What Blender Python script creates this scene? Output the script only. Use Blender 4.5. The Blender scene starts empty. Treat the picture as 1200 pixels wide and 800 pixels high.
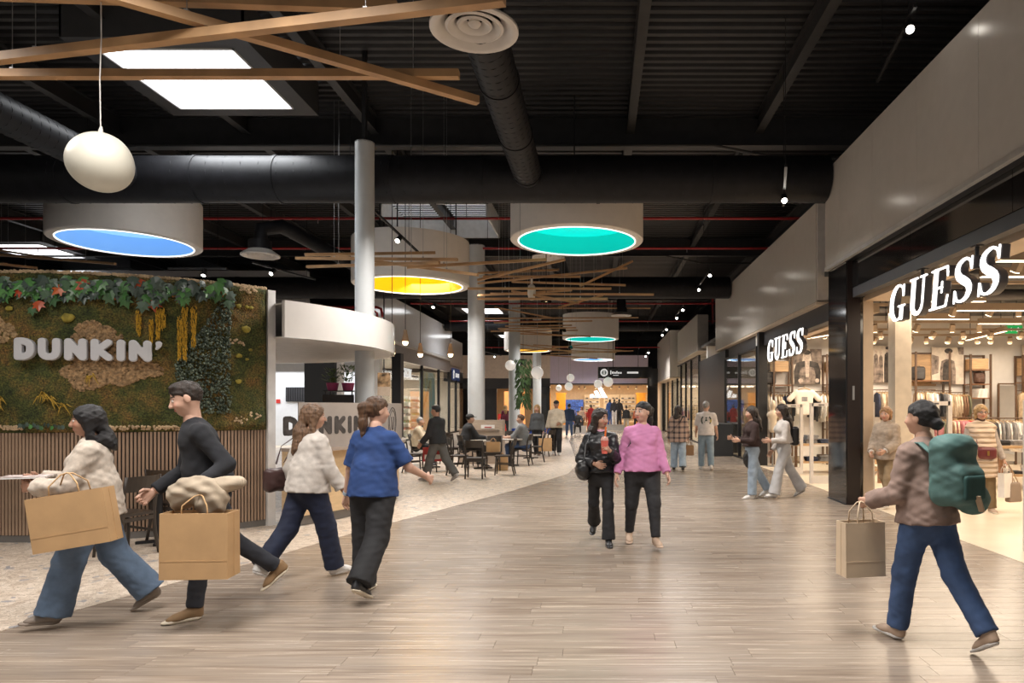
import bpy, bmesh, math, random
import numpy as np
from mathutils import Vector, Matrix
random.seed(7); np.random.seed(7)
PI = math.pi
def R(d): return math.radians(d)
scene = bpy.context.scene
COL = scene.collection
# ---------------------------------------------------------------- camera
FPX, CU, CV, EYE = 800.0, 702.0, 477.0, 1.6
cam = bpy.data.cameras.new('camera'); camo = bpy.data.objects.new('camera', cam); COL.objects.link(camo)
cam.sensor_width = 36.0; cam.lens = 24.0
cam.shift_x = -(CU-600)/1200.0; cam.shift_y = (CV-400)/1200.0
cam.clip_end = 300
camo.location = (0, 0, EYE); camo.rotation_euler = (R(90), 0, 0)
scene.camera = camo
# ---------------------------------------------------------------- world, exposure
wd = bpy.data.worlds.new('hall_ambience'); scene.world = wd; wd.use_nodes = True
wd.node_tree.nodes['Background'].inputs[0].default_value = (1.0, 0.94, 0.88, 1)
wd.node_tree.nodes['Background'].inputs[1].default_value = 0.27
vs = scene.view_settings
vs.view_transform = 'Standard'; vs.look = 'None'; vs.gamma = 1.0; vs.use_curve_mapping = False
vs.exposure = 0.0
def area(name, loc, size, power, color=(1, 1, 1), rot=(0, 0, 0), sy=None, spread=180):
    l = bpy.data.lights.new(name, 'AREA'); l.energy = power; l.color = color
    l.shape = 'RECTANGLE'; l.size = size; l.size_y = sy or size; l.spread = R(spread)
    o = bpy.data.objects.new(name, l); COL.objects.link(o); o.location = loc; o.rotation_euler = rot
    return o
WARM = (1.0, 0.82, 0.62); NEUT = (1.0, 0.945, 0.89)
HALL, SHOP = .60, .85; DAY = (0.95, 0.98, 1.0)
# daylight through the roof lights (one over the kiosk, further ones down the hall and an unseen one added behind the camera as fill)
for (x, y, p) in ((-6.42, 11.1, 240), (-6.4, 37.6, 220), (-6.4, 51.0, 150), (-6.4, -3.0, 500), (-18.9, 23.2, 300)):
    area('roof_daylight_and_fill', (x, y, 6.80), 2.0, p*HALL, DAY, spread=125)
# ceiling spots of the mall walk, gathered into rows along the hung tracks, plus two added fill lights
for (x, y, p) in ((1.3, 4.5, 330), (1.5, 11.0, 330), (2.0, 20, 330), (2.6, 29, 330), (2.4, 39, 330),
                  (-2.6, 3.5, 330), (-2.4, 10.0, 300), (-4.0, 18, 350), (-5.5, 21, 300), (-1.6, 29, 330), (-1.6, 39, 330), (-6.0, 4.9, 205), (0, 42.6, 300)):  # last two are added: one brightens the moss wall, one the lavender panels
    area('track_row_and_fill', (x, y, 4.75), 1.6, p*HALL, NEUT, spread=150)
# shop lighting
for (x, y, z, sx, sy, p) in ((7.5, 8.5, 3.35, 4.5, 4.0, 330), (7.5, 13.5, 3.35, 4.5, 3.0, 330), (8.5, 17.6, 3.35, 7.0, 1.6, 380),
                             (7.0, 22.5, 3.35, 3.5, 3.5, 260), (7, 34, 3.3, 4, 6, 300), (7, 43, 3.3, 4, 6, 300)):
    area('shop_light', (x, y, z), sx, p*SHOP, WARM, sy=sy)
area('shop_light', (0, 51.0, 3.15), 6.0, 460, WARM, sy=4.5)
area('shop_light', (-6.0, 49.0, 2.95), 4.0, 130, WARM, sy=4.0)
area('shop_light', (-12.0, 37.0, 3.3), 4.5, 900, (1, .95, .9), sy=11)
area('shop_light', (-13.0, 27.0, 3.1), 8.0, 260, (.97, .98, 1), sy=3.0)
# ---------------------------------------------------------------- helpers
def P(u, v, Y): return Vector(((u-CU)/FPX*Y, Y, EYE+(CV-v)/FPX*Y))
def G(u, v):
    Y = EYE*FPX/(v-CV); return Vector(((u-CU)/FPX*Y, Y, 0))
MATS = {}
def M(name, col=(.8, .8, .8), rough=.5, metal=0.0, var=.05, scale=6.0, bump=0.0, bscale=60.0, emit=None, es=1.0,
      coat=0.0, stretch=None, alpha=None, trans=0.0, spec=None, sheen=0.0):
    if name in MATS: return MATS[name]
    m = bpy.data.materials.new(name); m.use_nodes = True; nt = m.node_tree; N = nt.nodes; L = nt.links
    b = N['Principled BSDF']; MATS[name] = m
    b.inputs['Base Color'].default_value = (*col, 1); b.inputs['Roughness'].default_value = rough
    b.inputs['Metallic'].default_value = metal
    if coat: b.inputs['Coat Weight'].default_value = coat; b.inputs['Coat Roughness'].default_value = .06
    if trans: b.inputs['Transmission Weight'].default_value = trans
    if alpha is not None: b.inputs['Alpha'].default_value = alpha
    if spec is not None: b.inputs['Specular IOR Level'].default_value = spec
    if sheen: b.inputs['Sheen Weight'].default_value = sheen
    if emit: b.inputs['Emission Color'].default_value = (*emit, 1); b.inputs['Emission Strength'].default_value = es
    tc = N.new('ShaderNodeTexCoord'); src = tc.outputs['Object']
    if stretch:
        mp = N.new('ShaderNodeMapping'); mp.inputs['Scale'].default_value = stretch; L.new(src, mp.inputs[0]); src = mp.outputs[0]
    if var:
        n = N.new('ShaderNodeTexNoise'); n.inputs['Scale'].default_value = scale; n.inputs['Detail'].default_value = 4
        L.new(src, n.inputs['Vector'])
        rp = N.new('ShaderNodeMapRange'); rp.inputs['From Min'].default_value = .25; rp.inputs['From Max'].default_value = .75
        rp.inputs['To Min'].default_value = 1-var*2; rp.inputs['To Max'].default_value = 1+var*2
        L.new(n.outputs['Fac'], rp.inputs['Value'])
        mx = N.new('ShaderNodeVectorMath'); mx.operation = 'SCALE'; mx.inputs[0].default_value = col
        L.new(rp.outputs[0], mx.inputs['Scale']); L.new(mx.outputs[0], b.inputs['Base Color'])
    if bump:
        n2 = N.new('ShaderNodeTexNoise'); n2.inputs['Scale'].default_value = bscale; n2.inputs['Detail'].default_value = 3
        L.new(src, n2.inputs['Vector'])
        bp = N.new('ShaderNodeBump'); bp.inputs['Strength'].default_value = bump; bp.inputs['Distance'].default_value = .01
        L.new(n2.outputs['Fac'], bp.inputs['Height']); L.new(bp.outputs[0], b.inputs['Normal'])
    return m
def nodes_of(m): return m.node_tree.nodes, m.node_tree.links, m.node_tree.nodes['Principled BSDF']
def ramp(N, stops, interp='LINEAR'):
    r = N.new('ShaderNodeValToRGB'); r.color_ramp.interpolation = interp; e = r.color_ramp.elements
    while len(e) < len(stops): e.new(.5)
    for i, (p, c) in enumerate(stops): e[i].position = p; e[i].color = (*c, 1)
    return r
class MB:
    def __init__(s): s.v = []; s.f = []
    def add(s, vs, fs):
        o = len(s.v); s.v += [tuple(v) for v in vs]; s.f += [tuple(i+o for i in f) for f in fs]; return s
    def box(s, lo, hi):
        (a, b, c), (d, e, f) = lo, hi
        return s.add([(a,b,c),(d,b,c),(d,e,c),(a,e,c),(a,b,f),(d,b,f),(d,e,f),(a,e,f)],
                     [(0,3,2,1),(4,5,6,7),(0,1,5,4),(1,2,6,5),(2,3,7,6),(3,0,4,7)])
    def cbox(s, c, sz, rot=None):
        h = Vector(sz)/2; vs = []
        for x, y, z in ((-1,-1,-1),(1,-1,-1),(1,1,-1),(-1,1,-1),(-1,-1,1),(1,-1,1),(1,1,1),(-1,1,1)):
            p = Vector((x*h.x, y*h.y, z*h.z))
            if rot is not None: p = rot @ p
            vs.append(p+Vector(c))
        return s.add(vs, [(0,3,2,1),(4,5,6,7),(0,1,5,4),(1,2,6,5),(2,3,7,6),(3,0,4,7)])
    def bar(s, a, b, w, h, up=(0,0,1)):
        a = Vector(a); b = Vector(b); d = (b-a); L = d.length; d.normalize(); u = Vector(up)
        x = d.cross(u)
        if x.length < 1e-4: x = d.cross(Vector((0,1,0)))
        x.normalize(); u = x.cross(d)
        return s.cbox((a+b)/2, (w, L, h), Matrix((x, d, u)).transposed())
    def cyl(s, a, b, r0, r1=None, n=16, caps=True):
        r1 = r0 if r1 is None else r1
        a = Vector(a); b = Vector(b); d = (b-a).normalized()
        x = d.cross(Vector((0,0,1)) if abs(d.z) < .95 else Vector((1,0,0))).normalized(); y = d.cross(x)
        vs = []
        for c, r in ((a, r0), (b, r1)):
            for i in range(n):
                t = 2*PI*i/n; vs.append(c+x*(r*math.cos(t))+y*(r*math.sin(t)))
        fs = [(i, (i+1) % n, n+(i+1) % n, n+i) for i in range(n)]
        if caps: fs += [tuple(range(n-1, -1, -1)), tuple(range(n, 2*n))]
        return s.add(vs, fs)
    def tube(s, pts, rad, n=8):
        pts = [Vector(p) for p in pts]
        if not hasattr(rad, '__len__'): rad = [rad]*len(pts)
        vs = []; m = len(pts); px = None
        for i, p in enumerate(pts):
            d = (pts[min(i+1, m-1)]-pts[max(i-1, 0)]).normalized()
            if px is None: px = d.cross(Vector((0,0,1)) if abs(d.z) < .9 else Vector((1,0,0))).normalized()
            else:
                px = (px-d*px.dot(d)).normalized()
            y = d.cross(px)
            for k in range(n):
                t = 2*PI*k/n; vs.append(p+px*(rad[i]*math.cos(t))+y*(rad[i]*math.sin(t)))
        fs = [(i*n+k, i*n+(k+1) % n, (i+1)*n+(k+1) % n, (i+1)*n+k) for i in range(m-1) for k in range(n)]
        fs += [tuple(range(n-1, -1, -1)), tuple((m-1)*n+k for k in range(n))]
        return s.add(vs, fs)
    def lathe(s, prof, n=32, c=(0,0,0), a0=0, a1=2*PI):
        full = abs(a1-a0-2*PI) < 1e-6; k = n if full else n+1; vs = []
        for r, z in prof:
            for i in range(k):
                t = a0+(a1-a0)*i/n; vs.append((c[0]+r*math.cos(t), c[1]+r*math.sin(t), c[2]+z))
        fs = []
        for j in range(len(prof)-1):
            for i in range(n):
                i2 = (i+1) % k; fs.append((j*k+i, j*k+i2, (j+1)*k+i2, (j+1)*k+i))
        return s.add(vs, fs)
    def prism(s, poly, z0, z1, f=lambda x, y, z: (x, y, z)):
        n = len(poly); vs = [f(x, y, z0) for x, y in poly]+[f(x, y, z1) for x, y in poly]
        return s.add(vs, [tuple(range(n-1, -1, -1)), tuple(range(n, 2*n))]+[(i, (i+1) % n, n+(i+1) % n, n+i) for i in range(n)])
    def mesh(s, name, mat, smooth=False, angle=None):
        me = bpy.data.meshes.new(name); me.from_pydata(s.v, [], s.f); me.update()
        if mat is not None: me.materials.append(mat)
        if smooth:
            me.polygons.foreach_set('use_smooth', [True]*len(me.polygons))
            if angle: me.set_sharp_from_angle(angle=R(angle))
        return me
    def build(s, name, mat, parent=None, smooth=False, angle=None):
        return link(s.mesh(name, mat, smooth, angle), name, parent)
def link(me, name, parent=None, loc=(0,0,0), rot=None, scale=None):
    o = bpy.data.objects.new(name, me); COL.objects.link(o); o.location = loc
    if rot is not None: o.rotation_euler = rot
    if scale is not None: o.scale = scale
    if parent is not None: o.parent = parent
    return o
def tag(o, label, cat, group=None):
    o['label'] = label; o['category'] = cat
    if group: o['group'] = group
    return o
def thing(name, label, cat, loc=(0,0,0), rz=0.0, group=None):
    o = bpy.data.objects.new(name, None); COL.objects.link(o); o.location = loc; o.rotation_euler = (0,0,rz)
    o.empty_display_size = .1
    return tag(o, label, cat, group)
def st(o): o['kind'] = 'structure'; return o
def kids(o): return [c for c in bpy.data.objects if c.parent == o]
def dup(root, loc, rz=None, label=None, group=None, sc=None):
    r = root.copy(); COL.objects.link(r); r.location = loc
    if rz is not None: r.rotation_euler = (0,0,rz)
    if sc is not None: r.scale = sc
    if label: r['label'] = label
    if group: r['group'] = group
    for ch in root.children:
        c = ch.copy(); COL.objects.link(c); c.parent = r
        for g in ch.children:
            d = g.copy(); COL.objects.link(d); d.parent = c
    return r
# ---- signed-distance modelling: soft unions of tapered limbs, ellipsoids and boxes turned into one continuous surface
def surface_nets(F, lo, h):
    ins = F < 0
    nx, ny, nz = F.shape
    c = np.zeros((nx-1, ny-1, nz-1), np.int8)
    for i in (0, 1):
        for j in (0, 1):
            for k in (0, 1): c += ins[i:nx-1+i, j:ny-1+j, k:nz-1+k]
    act = (c > 0) & (c < 8)
    ix = np.argwhere(act)
    if len(ix) == 0: return np.zeros((0, 3)), np.zeros((0, 4), int)
    idx = -np.ones(act.shape, np.int64); idx[act] = np.arange(len(ix))
    corners = [(i, j, k) for i in (0, 1) for j in (0, 1) for k in (0, 1)]
    val = {cn: F[ix[:,0]+cn[0], ix[:,1]+cn[1], ix[:,2]+cn[2]] for cn in corners}
    acc = np.zeros((len(ix), 3)); cnt = np.zeros(len(ix))
    for a in corners:
        for ax in range(3):
            if a[ax] == 0:
                b = list(a); b[ax] = 1; b = tuple(b)
                va, vb = val[a], val[b]; m = (va < 0) != (vb < 0)
                t = np.where(m, va/np.where(m, va-vb, 1), 0)
                p = np.tile(np.array(a, float), (len(ix), 1)); p[:, ax] += t
                acc[m] += p[m]; cnt[m] += 1
    V = (ix+acc/cnt[:, None])*h+np.array(lo)
    Q = []
    for ax in range(3):
        sl0 = [slice(None)]*3; sl1 = [slice(None)]*3
        sl0[ax] = slice(0, -1); sl1[ax] = slice(1, None)
        m = ins[tuple(sl0)] != ins[tuple(sl1)]
        e = np.argwhere(m); o1, o2 = (ax+1) % 3, (ax+2) % 3
        ok = (e[:, o1] > 0) & (e[:, o2] > 0) & (e[:, o1] < F.shape[o1]-1) & (e[:, o2] < F.shape[o2]-1)
        e = e[ok]
        flip = ins[tuple(e.T)]
        def cell(d1, d2):
            q = e.copy(); q[:, o1] += d1; q[:, o2] += d2; return idx[tuple(q.T)]
        q = np.stack([cell(-1,-1), cell(0,-1), cell(0,0), cell(-1,0)], 1)
        q[~flip] = q[~flip][:, ::-1]
        Q.append(q)
    return V, np.concatenate(Q)
class SDF:
    def __init__(s, h, k=.03): s.h = h; s.k = k; s.pr = []; s.cut = []
    def _p(s, fn, lo, hi, k, op): s.pr.append((fn, np.array(lo, float), np.array(hi, float), s.k if k is None else k, op)); return s
    def cone(s, a, b, r0, r1=None, k=None, op='u', flat=None, clip=None, clipa=None, grow=0):
        a = np.array(a, float); b = np.array(b, float); r1 = r0 if r1 is None else r1
        r0 += grow; r1 += grow
        ba = b-a; L2 = max(ba@ba, 1e-9)
        fx = None if flat is None else (np.array(flat[0], float), flat[1])
        def fn(p):
            q = p-a; t = np.clip((q@ba)/L2, 0, 1); w = q-t[..., None]*ba
            if fx is not None: w = w+(fx[1]-1)*(w@fx[0])[..., None]*fx[0]
            d = np.sqrt((w*w).sum(-1))-(r0+(r1-r0)*t)
            if clip is not None: d = np.maximum(d, ((p-b)@ba)/math.sqrt(L2)-clip)
            if clipa is not None: d = np.maximum(d, -((p-a)@ba)/math.sqrt(L2)-clipa)
            return d
        m = max(r0, r1)*1.05
        return s._p(fn, np.minimum(a, b)-m, np.maximum(a, b)+m, k, op)
    def ell(s, c, r, rot=None, k=None, op='u', grow=0):
        c = np.array(c, float); r = np.array(r, float)+grow; mr = r.min(); Rm = None if rot is None else np.array(rot, float)
        def fn(p):
            q = p-c
            if Rm is not None: q = q@Rm
            q = q/r; n = np.sqrt((q*q).sum(-1)); n2 = np.sqrt(((q/r)**2).sum(-1))+1e-9
            return n*(n-1)/n2
        m = r.max()
        return s._p(fn, c-m, c+m, k, op)
    def rbox(s, c, half, rr=.01, rot=None, k=None, op='u', taper=0.0):
        c = np.array(c, float); hf = np.array(half, float); Rm = None if rot is None else np.array(rot, float)
        def fn(p):
            q = p-c
            if Rm is not None: q = q@Rm
            if taper:
                sc = 1-taper*q[..., 2:3]/hf[2]; q = np.concatenate([q[..., :2]/np.clip(sc, .3, 3), q[..., 2:3]], -1)
            d = np.abs(q)-hf+rr
            return np.sqrt((np.maximum(d, 0)**2).sum(-1))+np.minimum(d.max(-1), 0)-rr
        m = np.linalg.norm(hf)*(1+abs(taper))
        return s._p(fn, c-m, c+m, k, op)
    def plane(s, pt, n):
        pt = np.array(pt, float); n = np.array(n, float); n /= np.linalg.norm(n); s.cut.append((pt, n)); return s
    def mesh(s, lo=None, hi=None, noise=None):
        us = [p for p in s.pr if p[4] == 'u']
        L = np.min([p[1] for p in us], 0)-2.5*s.h; H = np.max([p[2] for p in us], 0)+2.5*s.h
        if lo is not None: L = np.maximum(L, lo)
        if hi is not None: H = np.minimum(H, hi)
        h = s.h; n = np.maximum(np.ceil((H-L)/h).astype(int)+1, 4)
        F = np.full(n, .2)
        ax = [L[i]+h*np.arange(n[i]) for i in range(3)]
        for fn, a, b, k, op in s.pr:
            mg = k+2*h
            i0 = np.maximum(np.floor((a-mg-L)/h).astype(int), 0); i1 = np.minimum(np.ceil((b+mg-L)/h).astype(int)+1, n)
            if (i1 <= i0).any(): continue
            sl = tuple(slice(i0[i], i1[i]) for i in range(3))
            p = np.stack(np.meshgrid(*[ax[i][sl[i]] for i in range(3)], indexing='ij'), -1)
            d = fn(p); f = F[sl]
            if op == 'u':
                if k > 0:
                    e = np.maximum(k-np.abs(f-d), 0)/k; F[sl] = np.minimum(f, d)-e*e*k*.25
                else: F[sl] = np.minimum(f, d)
            else:
                d = -d
                if k > 0:
                    e = np.maximum(k-np.abs(f-d), 0)/k; F[sl] = np.maximum(f, d)+e*e*k*.25
                else: F[sl] = np.maximum(f, d)
        if noise or s.cut:
            p = np.stack(np.meshgrid(*ax, indexing='ij'), -1)
            if noise: F = F+noise(p)
            for pt, nn in s.cut: F = np.maximum(F, (p-pt)@nn)
        return surface_nets(F, L, h)
def np_mesh(name, parts, mat, smooth=True):
    V = np.concatenate([p[0] for p in parts]); off = 0; Q = []
    for v, q in parts: Q.append(q+off); off += len(v)
    Q = np.concatenate(Q)
    me = bpy.data.meshes.new(name)
    me.vertices.add(len(V)); me.vertices.foreach_set('co', V.astype(np.float32).ravel())
    me.loops.add(Q.size); me.loops.foreach_set('vertex_index', Q.astype(np.int32).ravel())
    me.polygons.add(len(Q)); me.polygons.foreach_set('loop_start', np.arange(0, Q.size, 4, dtype=np.int32))
    me.polygons.foreach_set('loop_total', np.full(len(Q), 4, np.int32))
    me.update(calc_edges=True); me.validate()
    if smooth: me.polygons.foreach_set('use_smooth', np.ones(len(me.polygons), bool))
    if mat is not None: me.materials.append(mat)
    return me
# ---------------------------------------------------------------- shared materials
BLACK = M('black_steel', (.012, .012, .014), .45, .0, .1)
DARKGREY = M('dark_grey_paint', (.045, .045, .05), .5)
GLOSSBLACK = M('black_gloss_panel', (.012, .011, .011), .08, 0, .05, coat=.6)
WHITEPANEL = M('white_lacquer_panel', (.63, .60, .56), .22, 0, .015)
WHITE = M('white_paint', (.78, .77, .75), .45, 0, .02)
BEIGE = M('beige_lacquer', (.62, .48, .34), .4, 0, .03)
CREAM = M('cream_wall', (.72, .64, .54), .6, 0, .03)
CHROME = M('brushed_steel', (.5, .5, .5), .3, 1.0, .05)
WALNUT = M('walnut_board', (.22, .105, .05), .45, 0, .2, 5, stretch=(1, 1, 8))
OAK = M('oak_board', (.5, .32, .17), .5, 0, .12, 4, stretch=(1, 1, 8))
DARKWOOD = M('dark_stained_beech', (.035, .026, .02), .4, 0, .15)
CORD = M('dark_cable', (.02, .02, .02), .6, 0, .05)
STEELWIRE = M('steel_wire', (.35, .35, .35), .4, .8, .05)
def glass_mat():
    m = bpy.data.materials.new('shop_glass'); m.use_nodes = True; N = m.node_tree.nodes; L = m.node_tree.links
    out = N['Material Output']; N.remove(N['Principled BSDF'])
    t = N.new('ShaderNodeBsdfTransparent'); t.inputs[0].default_value = (.93, .95, .95, 1)
    g = N.new('ShaderNodeBsdfGlossy'); g.inputs['Roughness'].default_value = .02
    f = N.new('ShaderNodeFresnel'); f.inputs[0].default_value = 1.45
    mr = N.new('ShaderNodeMath'); mr.operation = 'MULTIPLY'; mr.inputs[1].default_value = .5
    mx = N.new('ShaderNodeMixShader'); L.new(f.outputs[0], mr.inputs[0]); L.new(mr.outputs[0], mx.inputs[0])
    L.new(t.outputs[0], mx.inputs[1]); L.new(g.outputs[0], mx.inputs[2]); L.new(mx.outputs[0], out.inputs[0])
    return m
GLASS = glass_mat()
# ================================================================ SETTING
# ---- plank floor
def plank_mat(name, island):
    m = M(name, (.4, .3, .22), .24, 0, 0); N, L, b = nodes_of(m)
    geo = N.new('ShaderNodeNewGeometry')
    if island: rnd = geo.outputs['Random Per Island']
    else:
        oi = N.new('ShaderNodeObjectInfo'); rnd = oi.outputs['Random']
    off = N.new('ShaderNodeVectorMath'); off.operation = 'ADD'
    sc = N.new('ShaderNodeMath'); sc.operation = 'MULTIPLY'; sc.inputs[1].default_value = 37.0
    cm = N.new('ShaderNodeCombineXYZ'); L.new(rnd, sc.inputs[0]); L.new(sc.outputs[0], cm.inputs[0]); L.new(sc.outputs[0], cm.inputs[2])
    L.new(geo.outputs['Position'], off.inputs[0]); L.new(cm.outputs[0], off.inputs[1])
    mp = N.new('ShaderNodeMapping'); mp.inputs['Scale'].default_value = (.9, 22, 1); L.new(off.outputs[0], mp.inputs[0])
    n1 = N.new('ShaderNodeTexNoise'); n1.inputs['Scale'].default_value = 1.6; n1.inputs['Detail'].default_value = 6; L.new(mp.outputs[0], n1.inputs['Vector'])
    mp2 = N.new('ShaderNodeMapping'); mp2.inputs['Scale'].default_value = (.5, 3.2, 1); L.new(off.outputs[0], mp2.inputs[0])
    n2 = N.new('ShaderNodeTexNoise'); n2.inputs['Scale'].default_value = 1.3; n2.inputs['Detail'].default_value = 3; L.new(mp2.outputs[0], n2.inputs['Vector'])
    r = ramp(N, [(.25, (.17, .128, .098)), (.45, (.255, .20, .155)), (.6, (.33, .268, .212)), (.78, (.42, .345, .272))])
    ad = N.new('ShaderNodeMath'); ad.operation = 'MULTIPLY_ADD'; ad.inputs[1].default_value = .16; L.new(rnd, ad.inputs[0]); L.new(n1.outputs['Fac'], ad.inputs[2])
    sb = N.new('ShaderNodeMath'); sb.operation = 'SUBTRACT'; sb.inputs[1].default_value = .08; L.new(ad.outputs[0], sb.inputs[0]); L.new(sb.outputs[0], r.inputs[0])
    mix = N.new('ShaderNodeMix'); mix.data_type = 'RGBA'; mix.blend_type = 'MIX'
    r2 = ramp(N, [(.42, (0, 0, 0)), (.62, (.55, .55, .55))]); L.new(n2.outputs['Fac'], r2.inputs[0]); L.new(r2.outputs[0], mix.inputs[0])
    L.new(r.outputs[0], mix.inputs[6]); mix.inputs[7].default_value = (.27, .225, .185, 1)
    L.new(mix.outputs[2], b.inputs['Base Color'])
    rr = N.new('ShaderNodeMapRange'); rr.inputs['To Min'].default_value = .16; rr.inputs['To Max'].default_value = .34; L.new(n1.outputs['Fac'], rr.inputs[0]); L.new(rr.outputs[0], b.inputs['Roughness'])
    return m
PLANK = plank_mat('grey_brown_plank', False); PLANKS = plank_mat('grey_brown_planks_joined', True)
floor = st(MB().box((-30, -6, -.30), (30, 60, -.012)).build('floor', M('floor_screed', (.07, .055, .045), .7)))
RW, PL, GAP = .152, 1.22, .0016
def plank_box(mb, x0, x1, y0, y1):
    c = .0012
    mb.add([(x0,y0,-.012),(x1,y0,-.012),(x1,y1,-.012),(x0,y1,-.012),(x0,y0,-c),(x1,y0,-c),(x1,y1,-c),(x0,y1,-c),
            (x0+c,y0+c,0),(x1-c,y0+c,0),(x1-c,y1-c,0),(x0+c,y1-c,0)],
           [(0,1,5,4),(1,2,6,5),(2,3,7,6),(3,0,4,7),(4,5,9,8),(5,6,10,9),(6,7,11,10),(7,4,8,11),(8,9,10,11)])
pm = MB(); plank_box(pm, -PL/2+GAP/2, PL/2-GAP/2, -RW/2+GAP/2, RW/2-GAP/2); plank_me = pm.mesh('plank', PLANK)
rest = MB(); cnt = 0; y = -5.5
while y < 47.5:
    near = 3.7 < y < 12; off = random.random()*PL; x = -7.0-off if y > 3 else -9
    while x < 4.45:
        vis = near and x+PL > max(-.90*y, -4.6+max(0, (y-4.8))*.33)-.2 and x < min(.64*y, 4.4)
        if vis and cnt < 300:
            link(plank_me, 'plank', floor, (x+PL/2, y+RW/2, 0)); cnt += 1
        else: plank_box(rest, x+GAP/2, x+PL-GAP/2, y+GAP/2, y+RW-GAP/2)
        x += PL
    y += RW
ro = rest.build('plank_field', PLANKS, floor); ro['kind'] = 'stuff'
# ---- terrazzo zone on the left
TZ = M('terrazzo_tile', (.6, .5, .4), .35, 0, 0); N, L, b = nodes_of(TZ)
tc = N.new('ShaderNodeTexCoord'); no = N.new('ShaderNodeTexNoise'); no.inputs['Scale'].default_value = 5; no.inputs['Detail'].default_value = 3; L.new(tc.outputs['Object'], no.inputs['Vector'])
mixv = N.new('ShaderNodeMix'); mixv.data_type = 'RGBA'; mixv.blend_type = 'LINEAR_LIGHT'; mixv.inputs[0].default_value = .10; L.new(tc.outputs['Object'], mixv.inputs[6]); L.new(no.outputs['Color'], mixv.inputs[7])
v1 = N.new('ShaderNodeTexVoronoi'); v1.inputs['Scale'].default_value = 17; v1.feature = 'F1'; L.new(mixv.outputs[2], v1.inputs['Vector'])
v2 = N.new('ShaderNodeTexVoronoi'); v2.inputs['Scale'].default_value = 30; v2.feature = 'DISTANCE_TO_EDGE'; L.new(mixv.outputs[2], v2.inputs['Vector'])
sp = N.new('ShaderNodeSeparateColor'); L.new(v1.outputs['Color'], sp.inputs[0])
c1 = ramp(N, [(0, (.62, .52, .42)), (.3, (.54, .44, .35)), (.5, (.70, .60, .50)), (.76, (.50, .41, .33)), (.86, (.33, .32, .33)), (.91, (.66, .56, .46))], 'CONSTANT'); L.new(sp.outputs[0], c1.inputs[0])
c2 = ramp(N, [(.0, (.48, .43, .38)), (.03, (.72, .69, .66)), (.07, (1, 1, 1))]); L.new(v2.outputs['Distance'], c2.inputs[0])
mm = N.new('ShaderNodeMix'); mm.data_type = 'RGBA'; mm.blend_type = 'MULTIPLY'; mm.inputs[0].default_value = 1; L.new(c1.outputs[0], mm.inputs[6]); L.new(c2.outputs[0], mm.inputs[7])
L.new(mm.outputs[2], b.inputs['Base Color'])
edge = [(-5.3, 2.0), (-4.7, 3.6), (-4.27, 4.87), (-3.86, 6.24), (-3.64, 6.77), (-3.13, 8.65), (-2.56, 10.4), (-1.67, 13.06), (-.75, 16.4), (-.6, 19), (-.9, 24), (-1.4, 32), (-1.8, 44), (-1.8, 46)]
tz = MB().prism(edge+[(-24, 46), (-24, 2)], -.011, .003).build('floor_terrazzo', TZ); st(tz)
TILE = M('cream_shop_tile', (.74, .62, .47), .28, 0, .04, 3)
for i, (x0, x1, y0, y1) in enumerate(((4.36, 14.2, 1.5, 19.5), (4.36, 12, 19.5, 46), (-4.2, 4.2, 46.2, 56), (-16, -9.1, 27, 45), (-9, -4.2, 46.2, 53))):
    st(MB().box((x0, y0, -.011), (x1, y1, .004)).build('floor_shop', TILE))
# ---- corrugated roof deck with beams
DECK = M('black_roof_deck', (.022, .021, .022), .42, .0, .12)
mb = MB(); y = -8.0; zt = 7.56; d = .06; p = .21; row = []
while y < 58:
    row += [(y, zt), (y+.07, zt), (y+.095, zt-d), (y+.185, zt-d)]; y += p
vs_ = []; fs_ = []
for i, (yy, zz) in enumerate(row):
    vs_ += [(-27, yy, zz), (16, yy, zz)]
    if i: fs_.append((2*i-2, 2*i-1, 2*i+1, 2*i))
mb.add(vs_, fs_); mb.box((-27, -8, zt+.01), (16, 58, zt+.05))
ceil = st(mb.build('ceiling', DECK))
BEAM = M('painted_steel_beam', (.033, .032, .033), .45, 0, .1)
def ibeam(mb, a, b, w, z0, z1, t=.03, along='y'):
    for (lo, hi) in (((-w/2, z0), (w/2, z0+t)), ((-.012, z0+t), (.012, z1-t)), ((-w/2, z1-t), (w/2, z1))):
        if along == 'y': mb.box((a[0]+lo[0], a[1], lo[1]), (a[0]+hi[0], b[1], hi[1]))
        else: mb.box((a[0], a[1]+lo[0], lo[1]), (b[0], a[1]+hi[0], hi[1]))
for i in range(-9, 6):
    x = .64+2.6*i
    m_ = MB(); ibeam(m_, (x, -7), (x, 57), .16, 7.15, 7.5); m_.build('purlin', BEAM, ceil)
for y in (0.5, 13.9, 23.9, 33.9, 43.9, 53.5):
    m_ = MB(); ibeam(m_, (-27, y), (16, y), .26, 6.88, 7.5, along='x'); m_.build('main_beam', BEAM, ceil)
    if y in (13.9, 23.9):
        m_ = MB(); m_.tube([(-20, y-.18, 6.86), (2.3, y-.18, 6.86), (3.6, y-.18, 6.6), (9, y-.18, 6.6)], .03, 6); m_.build('cable_conduit', BEAM, ceil)
st(MB().box((-27, 57.2, -.2), (16, 57.6, 7.6)).build('wall_back', M('dark_back_wall', (.03, .028, .03), .7)))
st(MB().box((-27.3, 2, 0), (-27, 57.2, 7.6)).build('wall_left', M('dark_side_wall', (.06, .055, .055), .7)))
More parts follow.
